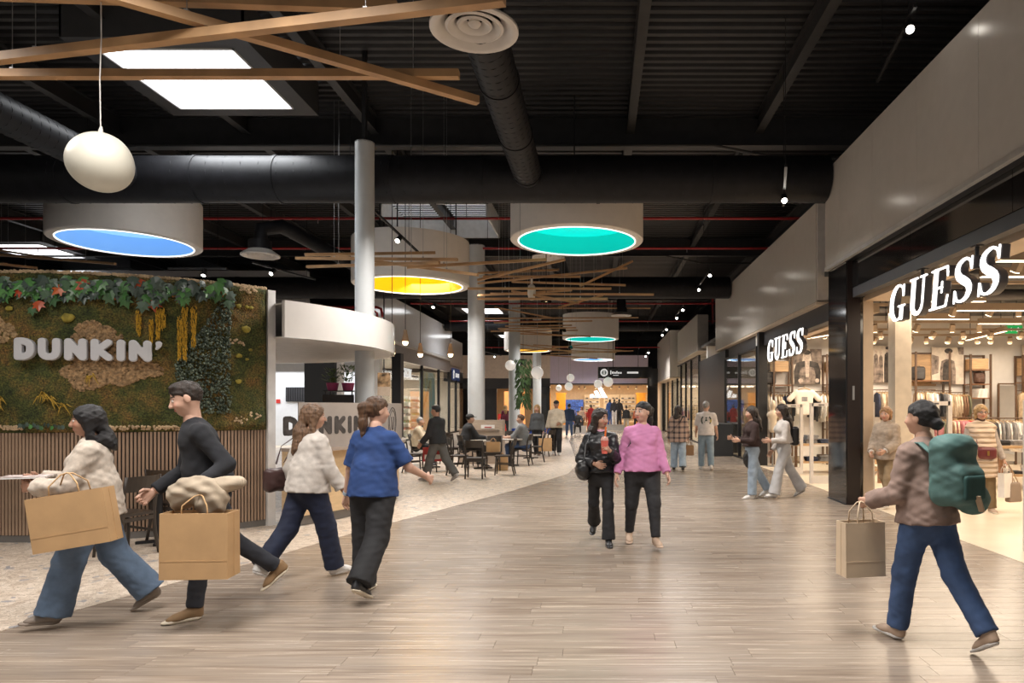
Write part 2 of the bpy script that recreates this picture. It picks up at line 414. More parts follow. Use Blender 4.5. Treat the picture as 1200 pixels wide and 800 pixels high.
# ---- roof lights: dark boxes hung below the deck with a bright opal panel
OPAL = M('opal_daylight_panel', (.9, .9, .9), .5, 0, 0, emit=(.96, .98, 1), es=4.2)
BOXG = M('roof_light_box', (.05, .05, .052), .5)
def roof_light(cx, cy, s, label):
    t = thing('roof_light', label, 'skylight', (cx, cy, 6.9))
    o = s/2+.3; m_ = MB()
    for lo, hi in (((-o, -o, .0), (-s/2, o, .03)), ((s/2, -o, 0), (o, o, .03)), ((-s/2, -o, 0), (s/2, -s/2, .03)), ((-s/2, s/2, 0), (s/2, o, .03))): m_.box(lo, hi)
    for lo, hi in (((-o, -o, .03), (-o+.03, o, .6)), ((o-.03, -o, .03), (o, o, .6)), ((-o, -o, .03), (o, -o+.03, .6)), ((-o, o-.03, .03), (o, o, .6))): m_.box(lo, hi)
    m_.build('light_well', BOXG, t)
    MB().box((-s/2, -s/2, .02), (s/2, s/2, .04)).build('opal_panel', OPAL, t)
    f = MB()
    for lo, hi in (((-s/2, -s/2, -.02), (-s/2+.03, s/2, .02)), ((s/2-.03, -s/2, -.02), (s/2, s/2, .02)), ((-s/2, -s/2, -.02), (s/2, -s/2+.03, .02)), ((-s/2, s/2-.03, -.02), (s/2, s/2, .02))): f.box(lo, hi)
    f.build('panel_frame', M('pale_frame', (.6, .6, .6), .4), t)
roof_light(-6.42, 11.1, 2.04, 'square roof light in a dark box over the planted kiosk wall')
roof_light(-19.2, 23.2, 2.04, 'square roof light beside the blue drum lamp')
roof_light(-19.2, 27.4, 2.04, 'square roof light above the grey end wall behind the planted wall')
roof_light(-6.4, 37.6, 2.04, 'square roof light between the plain round columns')
roof_light(-6.4, 51.0, 2.04, 'square roof light farthest down the hall')
# ---- open light well above the yellow drum
t = thing('open_light_well', 'open roof light well with pale sides above the yellow drum lamp', 'skylight', (-4.6, 20.2, 6.9))
PALE = M('pale_well_side', (.6, .62, .64), .6)
for lo, hi in (((-1.5, -1.2, 0), (-1.45, 1.2, .7)), ((1.45, -1.2, 0), (1.5, 1.2, .7)), ((-1.5, 1.15, 0), (1.5, 1.2, .7)), ((-1.5, -1.2, .35), (1.5, -1.15, .7))): MB().box(lo, hi).build('well_side', PALE, t)
MB().box((-1.45, -1.15, .62), (1.45, 1.15, .66)).build('opal_panel', M('opal_soft', (.8, .8, .8), .5, emit=(.9, .95, 1), es=.8), t)
# ---- RIGHT SIDE: fascia of white lacquer panels over black shopfront
def panels(name, X, z0, z1, ys, mat=WHITEPANEL, back=.25, gap=.006, th=.03):
    w = st(MB().box((X+th, ys[0], z0+.01), (X+back, ys[-1], z1-.01)).build(name, M('fascia_core', (.30, .28, .26), .6)))
    for a, b_ in zip(ys[:-1], ys[1:]): MB().box((X, a+gap/2, z0), (X+th, b_-gap/2, z1)).build('panel', mat, w)
    return w
w1 = panels('wall_right', 4.0, 4.06, 5.76, [1.6, 3.0, 4.4, 5.8, 7.2, 8.6, 10.0, 11.4, 12.05], back=.62)
MB().box((4.0, 12.05, 4.06), (4.62, 12.07, 5.76)).build('panel', WHITEPANEL, w1)
st(MB().box((3.985, 1.6, 4.0), (4.05, 12.08, 4.056)).build('trim_1', M('pale_metal_trim', (.6, .58, .56), .3, .3)))
w2 = st(MB().box((4.18, 1.6, 3.56), (4.5, 12.0, 4.04)).build('wall_right_lintel', BLACK))
for a, b_ in ((1.6, 4.6), (4.6, 6.85), (6.85, 9.1), (9.1, 11.3)): MB().box((4.15, a+.004, 3.56), (4.18, b_-.004, 3.995)).build('gloss_panel', GLOSSBLACK, w2)
MB().box((4.05, 1.6, 3.995), (4.5, 12.0, 4.0)).build('soffit_strip', BLACK, w2)
st(MB().box((4.16, 1.6, 3.40), (4.30, 11.2, 3.555)).build('trim_2', DARKGREY))
st(MB().box((4.36, 1.6, 3.34), (4.75, 11.2, 3.46)).build('trim_3', BEIGE))
pl = thing('shopfront_pillar', 'glossy black pillar between the two shop entrances', 'pillar', (4.05, 11.2, 0))
MB().box((0, .0, 0), (.28, .85, 4.0)).build('cladding', GLOSSBLACK, pl)
MB().box((.02, -.012, 0), (.235, 0, 4.0)).build('brown_edge', M('dark_brown_metal', (.022, .014, .012), .3, .2), pl)
MB().box((.10, -.022, 1.72), (.135, -.012, 1.95)).build('door_lock_plate', CHROME, pl)
MB().box((-.015, -.015, 0), (.0, .87, .02)).build('foot_strip', BLACK, pl)
st(MB().box((4.335, 11.2, 0), (4.5, 11.45, 3.40)).build('trim_4', BEIGE))
# second fascia further back
w3 = panels('wall_right_far', 4.35, 3.72, 5.70, [13.7, 15.2, 16.7, 18.2, 19.7, 21.2, 22.7, 24.2, 25.5], back=.5)
st(MB().box((4.36, 13.7, 3.66), (4.98, 25.5, 3.715)).build('trim_5', M('pale_beige_soffit', (.7, .58, .45), .35)))  # soffit in an even pale beige of its own
st(MB().box((4.52, 12.05, 3.30), (4.72, 25.4, 3.66)).build('trim_6', DARKGREY))
st(MB().box((4.75, 12.05, 3.27), (4.95, 18.7, 3.40)).build('trim_7', BEIGE))
st(MB().box((4.38, 18.72, 0), (4.62, 18.92, 3.66)).build('trim_8', BLACK))
st(MB().box((4.36, 13.62, 3.75), (4.9, 13.69, 5.66)).build('trim_9', M('pale_return', (.66, .63, .6), .3)))
def shop_window(n, X, y0, y1, z0, z1, mull=None, door=False):
    w = st(MB().box((X, y0, z0+.05), (X+.014, y1, z1-.05)).build('window_%d' % n, GLASS))
    f = MB()
    f.box((X-.03, y0, z0), (X+.05, y1, z0+.06)); f.box((X-.03, y0, z1-.06), (X+.05, y1, z1))
    f.build('frame_rail', BLACK, w)
    for m0 in ([y0, y1-.06] if mull is None else mull): MB().box((X-.04, m0, z0), (X+.06, m0+.06, z1)).build('mullion', BLACK, w)
shop_window(1, 4.40, 18.95, 23.8, 0.0, 3.3, [18.95, 21.4, 23.74])
st(MB().box((4.40, 23.8, 0), (4.9, 30.0, 3.60)).build('wall_right_black', M('matt_black_wall', (.008, .008, .008), .45)))
tag(MB().box((3.75, 22.3, 0), (4.38, 25.3, 1.05)).build('planter_box', M('charcoal_planter', (.028, .03, .032), .45)), 'charcoal waist-high box standing against the black wall', 'planter')
w4 = panels('wall_right_third', 4.35, 4.10, 5.72, [30.3, 31.8, 33.3, 34.8, 36.3, 37.8], back=.5)
w5 = panels('wall_right_fourth', 3.96, 3.30, 5.9, [38.2, 39.6, 41, 42.4, 43.8, 45.2, 46.4], back=.9)
MB().box((3.96, 38.14, 3.3), (5.0, 38.19, 5.9)).build('panel', WHITEPANEL, w5)
st(MB().box((3.97, 38.2, 3.22), (4.8, 46.4, 3.29)).build('trim_10', M('pale_beige_soffit')))
shop_window(2, 4.40, 30.0, 46.4, 0, 3.9, [30.0, 32.6, 34.6, 36.6, 38.4, 41, 43.6, 46.3])
# shop shells on the right
SHOPWALL = M('white_shop_wall', (.78, .75, .72), .55, 0, .02)
st(MB().box((4.5, 19.45, 0), (14.2, 19.6, 4.3)).build('wall_shop_back', SHOPWALL))
st(MB().box((14.1, 1.5, 0), (14.3, 19.6, 4.3)).build('wall_shop_side', SHOPWALL))
SHOPCEIL = M('grey_shop_ceiling', (.10, .10, .105), .6, 0, .45, 1.3)
st(MB().box((4.5, 1.5, 4.2), (14.2, 46.4, 4.3)).build('ceiling_shop', SHOPCEIL))
st(MB().box((4.6, 29.0, 0), (12, 29.2, 4.2)).build('wall_shop_second', SHOPWALL))
st(MB().box((11.8, 19.6, 0), (12, 46.4, 4.2)).build('wall_shop_second_side', CREAM))
st(MB().box((4.5, 46.3, 0), (12, 46.4, 4.2)).build('wall_shop_third', CREAM))
# ---- LEFT SIDE
w6 = panels('wall_left_fascia', -9.0, 4.55, 6.4, [27.3, 29.8, 32.3, 34.8, 37.3, 39.8, 41.7], back=-.5, th=-.03, mat=M('white_gloss_panel', (.72, .72, .74), .13, 0, .02))
st(MB().box((-9.6, 27.3, 4.42), (-8.98, 41.7, 4.54)).build('trim_11', M('pale_metal_trim')))
st(MB().box((-9.6, 41.7, 3.9), (-9.2, 46, 5.9)).build('wall_left_fascia_low', M('warm_white_panel', (.62, .57, .53), .3)))
st(MB().box((-9.5, 27.3, 3.75), (-9.1, 41.7, 4.42)).build('trim_12', M('taupe_lintel', (.22, .20, .19), .35)))
st(MB().box((-9.5, 41.7, 3.2), (-9.15, 46, 3.9)).build('trim_13', DARKGREY))
st(MB().box((-26, 24.0, 3.55), (-10.3, 24.3, 6.4)).build('wall_left_upper', M('grey_board', (.33, .325, .33), .6, 0, .03)))
st(MB().box((-10.3, 24.4, 4.0), (-8.9, 27.3, 5.0)).build('wall_left_recess', DARKGREY))
st(MB().box((-26, 28.6, 0), (-9.7, 28.8, 4.2)).build('wall_left_white', M('cool_white_wall', (.8, .82, .85), .5, 0, .02)))
st(MB().box((-26, 24.3, 3.5), (-9.2, 28.6, 3.56)).build('ceiling_left_shop', DARKGREY))
# black cladding block and door reveals seen between kiosk counter and canopy
st(MB().box((-10.32, 23.9, 0), (-9.25, 24.2, 3.5)).build('wall_left_black', GLOSSBLACK))
st(MB().box((-9.22, 24.0, 0), (-9.05, 24.25, 3.5)).build('trim_14', WHITE))
st(MB().box((-8.28, 24.9, 0), (-8.0, 25.2, 3.5)).build('trim_15', WHITE))
st(MB().box((-8.05, 26.5, 0), (-7.7, 26.9, 3.7)).build('trim_16', BLACK))
st(MB().box((-16.2, 45, 0), (-9.2, 45.2, 3.9)).build('wall_left_end', CREAM))
st(MB().box((-16.3, 28.8, 0), (-16.1, 45, 4.2)).build('wall_left_shop', M('white_shop_wall')))
st(MB().box((-16.2, 28.8, 4.15), (-9.2, 45, 4.22)).build('ceiling_left_shop_far', M('light_shop_ceiling', (.5, .48, .46), .6)))
shop_v = [27.4, 31.0, 35.2, 38.9, 41.5]
w = st(MB().box((-9.18, 27.4, .05), (-9.165, 46, 3.7)).build('window_3', GLASS))
for y in (28.0, 31.0, 35.2, 38.9, 41.6, 43.6): MB().box((-9.22, y, 0), (-9.1, y+.16, 3.75)).build('mullion', BLACK, w)
MB().box((-9.22, 27.4, 0), (-9.1, 46, .08)).build('frame_rail', BLACK, w)
# end of the hall: shopfront wall left and right of the sports shop
st(MB().box((-9.2, 46.0, 3.55), (-3.3, 46.3, 5.1)).build('wall_end_left', M('warm_cream_panel', (.72, .6, .5), .25)))
st(MB().box((-9.2, 46.05, 2.85), (-3.3, 46.3, 3.55)).build('trim_17', DARKGREY))
st(MB().box((-4.1, 45.9, 0), (-3.3, 46.4, 3.0)).build('wall_end_black_left', GLOSSBLACK))
st(MB().box((-8.1, 46.0, 0), (-6.9, 46.3, 2.85)).build('trim_18', BLACK))
st(MB().box((3.25, 45.9, 0), (3.95, 46.4, 4.2)).build('wall_end_black_right', GLOSSBLACK))
lav = M('lavender_panel', (.62, .54, .66), .35, 0, .02)
we = st(MB().box((-3.3, 46.05, 3.2), (3.3, 46.3, 5.1)).build('wall_end', M('fascia_core')))
for k in range(3): MB().box((-3.3+2.2*k+.004, 46.0, 3.2), (-3.3+2.2*(k+1)-.004, 46.05, 5.1)).build('panel', lav, we)
st(MB().box((-3.3, 45.98, 3.12), (3.3, 46.3, 3.2)).build('trim_19', BLACK))
st(MB().box((-9.2, 55.0, 0), (4.3, 55.2, 3.6)).build('wall_end_shop', M('warm_shop_wall', (.75, .6, .42), .6)))
st(MB().box((-9.2, 46.4, 3.5), (4.3, 55.2, 3.6)).build('ceiling_end_shop', M('tan_ceiling', (.5, .38, .24), .6)))
st(MB().box((-4.15, 46.4, 0), (-4.0, 55, 3.5)).build('wall_end_shop_left', CREAM))
st(MB().box((4.2, 46.4, 0), (4.3, 55, 3.5)).build('wall_end_shop_right', CREAM))
# ---- columns
COLG = M('grey_column_paint', (.50, .52, .53), .32, 0, .02)
def column(x, y, r, z1, label, z0=0):
    t = thing('round_column', label, 'column', (x, y, z0))
    MB().lathe([(r, 0), (r, z1-z0)], 40).build('shaft', COLG, t, True)
    MB().lathe([(r+.015, 0), (r+.015, .06), (r, .07)], 40).build('base_ring', DARKGREY, t, True, 30)
    MB().lathe([(0, z1-z0), (r, z1-z0), (r+.0, z1-z0-.02)], 40).build('top_cap', DARKGREY, t)
    return t
c1 = column(-3.9, 11.36, .156, 6.0, 'tall grey round column rising behind the white kiosk canopy')
MB().box((-.03, -.05, 5.98), (.03, .05, 7.5)).build('beam_bracket', BLACK, c1)
column(-3.65, 20.3, .25, 6.4, 'thick grey round column behind the seated person in a cap')
column(-3.72, 30.0, .25, 6.9, 'grey round column next to the hanging green plant')
column(-3.68, 40.5, .25, 6.9, 'grey round column behind the pale globe lamps')
# ================================================================ THINGS UNDER THE ROOF
DUCT = M('black_spiral_duct', (.011, .011, .013), .5, .05, .15, spec=.22)
def spiral_duct(name, a, b, r, label, pitch=.16, seams=(), n=28):
    a = Vector(a); b = Vector(b); Ln = (b-a).length; d = (b-a)/Ln; t = thing(name, label, 'duct', a)
    MB().cyl((0,0,0), b-a, r, n=n).build('pipe', DUCT, t, True, 40)
    x = d.cross(Vector((0,0,1))).normalized(); y = d.cross(x); pts = []; turns = Ln/pitch; k = int(turns*14)
    for i in range(k+1):
        th = 2*PI*i/14; pts.append(d*(Ln*i/k)+x*((r+.001)*math.cos(th))+y*((r+.001)*math.sin(th)))
    s = MB().tube(pts, .006, 4).build('spiral_seam', DUCT, t); s['kind'] = 'stuff'
    for f in seams:
        c = d*(Ln*f); MB().cyl(c-d*.03, c+d*.03, r+.012, n=n).build('joint_band', DUCT, t, True, 40)
    return t
spiral_duct('spiral_duct', (-16, 12.0, 5.60), (3.98, 12.0, 5.60), .40, 'wide black spiral duct crossing the whole hall above the drum lamps', .30, (.1, .2, .335, .45, .52, .62, .70, .80, .9))
spiral_duct('branch_duct', (-1.22, 11.62, 5.58), (-1.22, 6.9, 5.58), .245, 'black spiral duct branching off toward the ringed white air diffuser', .16, (.02, .35, .7, .98))
spiral_duct('branch_duct', (-8.1, 11.62, 5.58), (-8.1, 4.0, 5.58), .25, 'black spiral duct running past the square roof light over the planted wall', .16, (.02, .4, .8))
spiral_duct('spiral_duct', (-16, 22.6, 5.55), (4.3, 22.6, 5.55), .36, 'second black spiral duct crossing the hall behind the green drum lamp', .30, (.2, .4, .6, .8), 20)
spiral_duct('spiral_duct', (-8.9, 39.5, 6.3), (3.9, 39.5, 6.3), .3, 'black spiral duct crossing the hall far behind the timber battens', .4, (.3, .6), 16)
DIFF = M('white_diffuser_metal', (.62, .58, .54), .35, 0, .03)
def ring_diffuser(x, y, z, r, label, stem=None, tilt=0):
    t = thing('air_diffuser', label, 'air diffuser', (x, y, z))
    def P_(prof, nm): MB().lathe(prof, 40).build(nm, DIFF, t, True, 50)
    P_([(r, .02), (r*1.0, 0), (r*.93, -.012), (r*.84, .0), (r*.72, .07), (r*.6, .1), (r*.6, .14), (r, .03)], 'outer_ring')
    P_([(r*.66, .03), (r*.6, .015), (r*.5, .04), (r*.40, .11), (r*.44, .12), (r*.66, .04)], 'middle_ring')
    P_([(r*.4, .05), (r*.36, .035), (r*.27, .05), (r*.2, .12), (r*.24, .13), (r*.4, .06)], 'inner_ring')
    P_([(0, .035), (r*.1, .04), (r*.15, .07), (r*.1, .12), (0, .13)], 'centre_cone')
    MB().lathe([(r*.6, .12), (r*.58, .34), (0, .34)], 32).build('neck', DUCT, t, True, 40)
    if stem: MB().tube([Vector(p)-Vector((x, y, z)) for p in stem[0]], stem[1], 14).build('feed_duct', DUCT, t, True, 50)
    return t
ring_diffuser(-1.22, 6.68, 5.28, .43, 'round white air diffuser with nested rings beside the timber battens')
p = P(305, 300, 15); ring_diffuser(p.x, p.y, p.z, .40, 'white air diffuser on an elbow duct between blue drum and column', ([p+Vector((0,0,.3)), p+Vector((0,.05,.6)), p+Vector((.3,.35,.75)), p+Vector((.9,1.2,.45)), p+Vector((1.6, 2.3, .1))], .16))
p = P(642, 302, 20.6); ring_diffuser(p.x, p.y, p.z, .50, 'white air diffuser on a short angled duct below the green drum', ([p+Vector((0,0,.25)), p+Vector((.25,.5,.3)), Vector((p.x+.4, 22.5, 5.8))], .2))
p = P(728, 370, 29); ring_diffuser(p.x, p.y, p.z, .44, 'white air diffuser on a vertical duct stub beside the far drum lamp', ([p+Vector((0,0,.25)), p+Vector((0,0,.8)), p+Vector((0,.9,1.2))], .2))
# ---- drum lamps
DRUM = M('drum_plaster_white', (.72, .67, .62), .5, 0, .02)
LEDW = M('white_led_rim', (1, 1, 1), .4, 0, 0, emit=(1, 1, .97), es=1.6)
def drum(x, y, z, r, h, col, es, label):
    t = thing('drum_lamp', label, 'lamp', (x, y, z))
    MB().lathe([(r*.885, .02), (r*.885, 0), (r-.02, 0), (r, .02), (r, h), (r-.04, h)], 72).build('shell', DRUM, t, True, 40)
    MB().lathe([(r*.875, .42), (r*.875, .02), (r*.885, .02)], 72).build('inner_wall', M('drum_inner_'+label.split()[2], col, .5, 0, 0, emit=col, es=es*.35), t, True, 40)
    MB().lathe([(0, .40), (r*.876, .40)], 72).build('colour_diffuser', M('drum_colour_'+label.split()[2], col, .5, 0, .02, 2, emit=col, es=es), t)
    MB().lathe([(r*.873, .006), (r*.888, .006), (r*.888, -.012), (r*.873, -.012), (r*.873, .006)], 72).build('led_rim', LEDW, t)
    MB().lathe([(0, h-.05), (r-.03, h-.05)], 72).build('lid', DARKGREY, t)
    for a in (.5, 2.6, 4.7):
        c, s_ = math.cos(a)*r*.8, math.sin(a)*r*.8
        MB().cyl((c, s_, h-.06), (c, s_, 7.5-z), .015, n=6).build('hanger_rod', BLACK, t)
    return t
drum(-9.88, 14.3, 5.02, 1.37, .95, (.27, .53, .88), .95, 'white ring blue glowing drum lamp above the planted wall')
drum(-.455, 14.05, 5.0, 1.36, .95, (.0, .58, .52), 1.05, 'white ring green glowing drum lamp hung nearest the wide duct')
drum(-4.48, 16.3, 4.50, 1.36, 1.05, (1.0, .62, .012), 1.0, 'white ring yellow glowing drum lamp behind the tall column')
drum(-.41, 33.0, 4.88, 1.36, 1.15, (.0, .60, .55), 1.0, 'white ring turquoise glowing drum lamp far down the hall above the battens')
drum(-.37, 42.5, 4.55, 1.36, 1.15, (.2, .45, .8), 1.0, 'white ring palest-blue glowing drum lamp in front of the lavender panels')
drum(-3.9, 37.5, 4.7, 1.3, 1.15, (.9, .6, .08), 1.0, 'white ring amber glowing drum lamp between the far columns')
# ---- timber battens hung on wires
TIMBER = M('spruce_batten', (.44, .26, .125), .55, 0, .14, 3, stretch=(1, 1, 1))
def batten(a, b, w, h, label, group, wires=(.25, .8)):
    a = Vector(a); b = Vector(b); t = thing('timber_batten', label, 'batten', (a+b)/2, group=group)
    c = (a+b)/2; MB().bar(a-c, b-c, w, h).build('beam', TIMBER, t)
    for f in wires:
        p = (a+(b-a)*f)-c; MB().cyl(p+Vector((0,0,h/2)), p+Vector((0,0,7.5-c.z-p.z)), .0035, n=5).build('wire', STEELWIRE, t)
        MB().cbox(p+Vector((0,0,h/2+.012)), (.03, .03, .024)).build('wire_clip', STEELWIRE, t)
def at(u, v, z):
    Y = (z-EYE)*FPX/(CV-v); return Vector(((u-CU)/FPX*Y, Y, z))
NEARB = [((-160, 87), (538, 87), 4.52, 'long spruce batten hung level in front of the square roof light'),
         ((-110, 81), (591, -1), 4.36, 'spruce batten passing closest below the ringed diffuser, tilted up to it'),
         ((60, -25), (560, 118), 4.45, 'spruce batten slanting down toward the wide duct, crossing two others'),
         ((-60, -9), (466, 9), 4.60, 'spruce batten hung highest, seen above the crossing pair')]
for (a, b_, z, lab) in NEARB: batten(at(*a, z), at(*b_, z), .075, .068, lab, None)
def bundle(cl, y0, y1, label, group, w=.07, h=.055, dy=.5):
    n = len(cl)
    for i, (a, b_) in enumerate(cl):
        Y = y0+(y1-y0)*((i*5) % n)/max(n-1, 1); s_ = dy*(1 if i % 2 else -1)
        batten(P(*a, Y-s_), P(*b_, Y+s_), w, h, label, group)
bundle([((347, 302.5), (536, 304)), ((357, 298.5), (510, 296)), ((360, 312.5), (515, 307.5)), ((477, 313), (640, 304)), ((388, 299), (560, 322))], 12.9, 14.2,
       'thin spruce batten hung in the bundle below the yellow drum', 'battens below the yellow drum', .06, .05)
bundle([((560, 328), (662, 304)), ((566, 324), (680, 324)), ((560, 332), (735, 314)), ((680, 335), (741, 306)), ((600, 330), (733, 334)), ((548, 338), (716, 338)),
        ((575, 344), (766, 345)), ((560, 346), (670, 340)), ((600, 341), (678, 355)), ((655, 360), (706, 346)), ((560, 350), (712, 350)), ((560, 320), (655, 316))], 16.3, 19.0,
       'thin spruce batten hung in the wide bundle beneath the green drum', 'battens beneath the green drum', .06, .05)
bundle([((580, 360), (650, 373)), ((566, 373), (748, 372)), ((579, 378), (694, 376)), ((592, 382), (670, 381)), ((584, 385), (675, 384)), ((575, 388), (677, 387)),
        ((610, 391), (692, 394)), ((600, 361), (762, 361)), ((586, 386), (660, 393))], 24.5, 28.6,
       'thin spruce batten hung in the far bundle before the turquoise drum', 'battens before the turquoise drum', .065, .05)
bundle([((600, 402), (670, 412)), ((625, 404), (735, 411)), ((596, 408), (722, 413)), ((640, 416), (700, 420)), ((610, 412), (690, 403)), ((645, 414), (742, 411))], 35.0, 35.9,
       'faint spruce batten hung in the farthest bundle near the lavender panels', 'farthest battens', .07, .055)
bundle([((-30, 296), (135, 309)), ((-30, 306), (44, 314)), ((-20, 290), (70, 304)), ((-40, 309), (8, 309))], 17.6, 19.4,
       'spruce batten hung behind the blue drum above the planted wall', 'battens behind the blue drum', .06, .055)
# ---- pendants
SHELL = M('opal_balloon_glass', (.50, .48, .41), .35, 0, .02, emit=(1, .93, .75), es=.05)
p = P(118, 190, 5.0)
t = thing('balloon_pendant', 'large ivory egg-shaped pendant lamp on a white cord', 'pendant lamp', p)
m_ = MB(); prof = [(.236*math.sin(a)*(1+.05*math.cos(a)), .236*math.cos(a)) for a in np.linspace(.001, PI-.001, 28)]
o = MB().lathe([(r, -z) for r, z in prof], 48).build('shade', SHELL, t, True); o.rotation_euler = (0, R(22), 0); o.scale = (.90, .90, .90)
MB().cyl((.0, 0, .218), (.004, 0, .26), .018, .008, n=12).build('cord_cap', M('clear_cap', (.5, .48, .44), .3), t)
MB().tube([(0, 0, .25), (-.006, 0, .6), (.004, 0, .9), (0, 0, 1.5), (0, 0, 7.5-p.z)], .0042, 6).build('cord', M('white_cord', (.6, .58, .55), .6), t)
def globe(u, v, Y, r, label, cord=2.8):
    p = P(u, v, Y); t = thing('globe_pendant', label, 'pendant lamp', p, group='pale globe lamps')
    MB().lathe([(r*math.sin(a), -r*math.cos(a)) for a in np.linspace(.001, PI-.001, 18)], 28).build('globe', M('opal_globe', (.75, .70, .64), .4, 0, .02, emit=(1, .93, .85), es=.4), t, True)
    MB().cyl((0,0,r-.01), (0,0,r+.05), .03, .02, n=10).build('cap', CHROME, t)
    MB().cyl((0,0,r+.04), (0,0,7.5-p.z), .006, n=5).build('cord', STEELWIRE, t)
globe(629.5, 436.5, 25.5, .23, 'large pale globe lamp in front of the farthest round column')
globe(598, 428, 29.2, .22, 'pale globe lamp half hidden by the column with the plant')
globe(668.5, 442.5, 36, .205, 'pale globe lamp hung above another before the sports shop, upper one')
globe(666.5, 452.7, 35, .21, 'pale globe lamp hung below another before the sports shop, lower one')
globe(654.8, 454.5, 38, .17, 'smallest pale globe lamp, left of the stacked pair')
globe(701, 449.8, 36.5, .225, 'pale globe lamp left under the black hanging sign')
globe(712.6, 447.5, 35, .25, 'pale globe lamp right under the black hanging sign')
PINE = M('turned_wood_socket', (.42, .27, .16), .5)
GLOW = M('warm_bulb', (1, .8, .5), .3, 0, 0, emit=(1, .72, .4), es=9)
def bulb(u, v, Y, lab):
    p = P(u, v, Y); t = thing('wood_pendant', lab, 'pendant lamp', p)
    MB().lathe([(0, .30), (.035, .30), (.04, .24), (.055, .17), (.075, .08), (.07, .05), (0, .05)], 20).build('wooden_socket', PINE, t, True, 40)
    MB().lathe([(0, -.03), (.035, -.02), (.055, .01), (.06, .05), (.05, .06)], 18).build('bulb', GLOW, t, True)
    MB().cyl((0,0,.29), (0,0,7.5-p.z), .008, n=5).build('cord', CORD, t)
bulb(475, 403, 14.5, 'small turned-wood pendant with lit bulb, first past the kiosk canopy')
bulb(492.5, 417, 16, 'small turned-wood pendant with lit bulb hung before the shoe shop sign')
bulb(528, 417, 16.6, 'small turned-wood pendant with lit bulb beside the thick column')
bulb(459.5, 416, 14.2, 'small turned-wood pendant with lit bulb tucked under the canopy edge')
p = P(623, 342, 17.5); t = thing('capsule_pendant', 'slim white capsule pendant hung among the battens', 'pendant lamp', p)
MB().lathe([(0, -.22), (.07, -.2), (.1, -.08), (.105, .05), (.08, .16), (.03, .2), (.028, .34), (0, .34)], 24).build('shade', M('white_glass_shade', (.7, .66, .6), .35), t, True, 50)
MB().cyl((0,0,.33), (0,0,7.5-p.z), .012, n=6).build('cord', CORD, t)
def dome(u, v, Y, r, lab):
    p = P(u, v, Y); t = thing('dome_pendant', lab, 'pendant lamp', p)
    MB().lathe([(r, -r*.5), (r*.97, -r*.1), (r*.8, r*.35), (r*.45, r*.68), (0, r*.8), (r*.42, r*.6), (r*.75, r*.3), (r*.93, -r*.1), (r*.98, -r*.5)], 24).build('shade', M('smoked_metal', (.05, .045, .04), .2, .7), t, True, 60)
    MB().lathe([(0, -r*.45), (r*.3, -r*.3), (r*.3, r*.3)], 14).build('bulb', M('warm_bulb_soft', (1, .8, .5), .3, 0, 0, emit=(1, .75, .4), es=2.0), t, True)
    MB().cyl((0,0,r*.78), (0,0,7.5-p.z), .01, n=5).build('cord', CORD, t)
dome(640, 351, 18, .14, 'smoked metal dome pendant hung beside the white capsule')
dome(659.5, 386.5, 27, .14, 'smoked metal dome pendant with lit bulb against the turquoise drum shell')
dome(668.5, 407, 33, .12, 'smallest smoked dome pendant with lit bulb among the farthest battens')
# ---- sprinkler pipes
RED = M('sprinkler_red', (.33, .02, .022), .4, 0, .08)
def pipe(y, z, x0, x1, lab, r=.035):
    t = thing('sprinkler_pipe', lab, 'pipe', (x0, y, z))
    MB().cyl((0,0,0), (x1-x0, 0, 0), r, n=10).build('pipe', RED, t, True, 40)
    x = 1.0
    while x < x1-x0-.5:
        MB().cyl((x,0,-.12), (x,0,0), .012, n=6).build('sprinkler_head', CHROME, t); MB().cyl((x+.5,0,0), (x+.5,0,7.5-z), .008, n=5).build('hanger_rod', BLACK, t); x += 3.2
pipe(17.0, 6.30, -24, 9, 'red sprinkler pipe crossing just behind the drum lamps, nearest of the row')
pipe(20.2, 6.30, -24, 9, 'second red sprinkler pipe crossing behind the drum lamps')
pipe(29.0, 6.0, -8, 9, 'third red sprinkler pipe crossing above the wide batten bundle')
pipe(36.5, 6.2, -8, 9, 'fourth red sprinkler pipe crossing behind the turquoise drum')
pipe(46.0-1.5, 5.5, -8, 9, 'farthest red sprinkler pipe crossing above the lavender panels')
t = thing('sprinkler_riser', 'bent double red pipe beside the tall column', 'pipe', (-10.0, 24.6, 5.2))
MB().tube([(-.2, 0, 0), (2.0, 0, 0), (2.15, 0, -.06), (2.2, 0, -.35)], .05, 10).build('upper_pipe', RED, t, True)
MB().tube([(-.2, 0, -.14), (1.9, 0, -.14), (2.0, 0, -.2), (2.02, 0, -.4)], .04, 10).build('lower_pipe', RED, t, True)
t = thing('sprinkler_drop', 'vertical red pipe at the far edge of the white fascia', 'pipe', P(835, 375, 31))
MB().cyl((0,0,-.15), (0,0,7.5-P(835, 375, 31).z), .045, n=10).build('pipe', RED, t, True, 40)
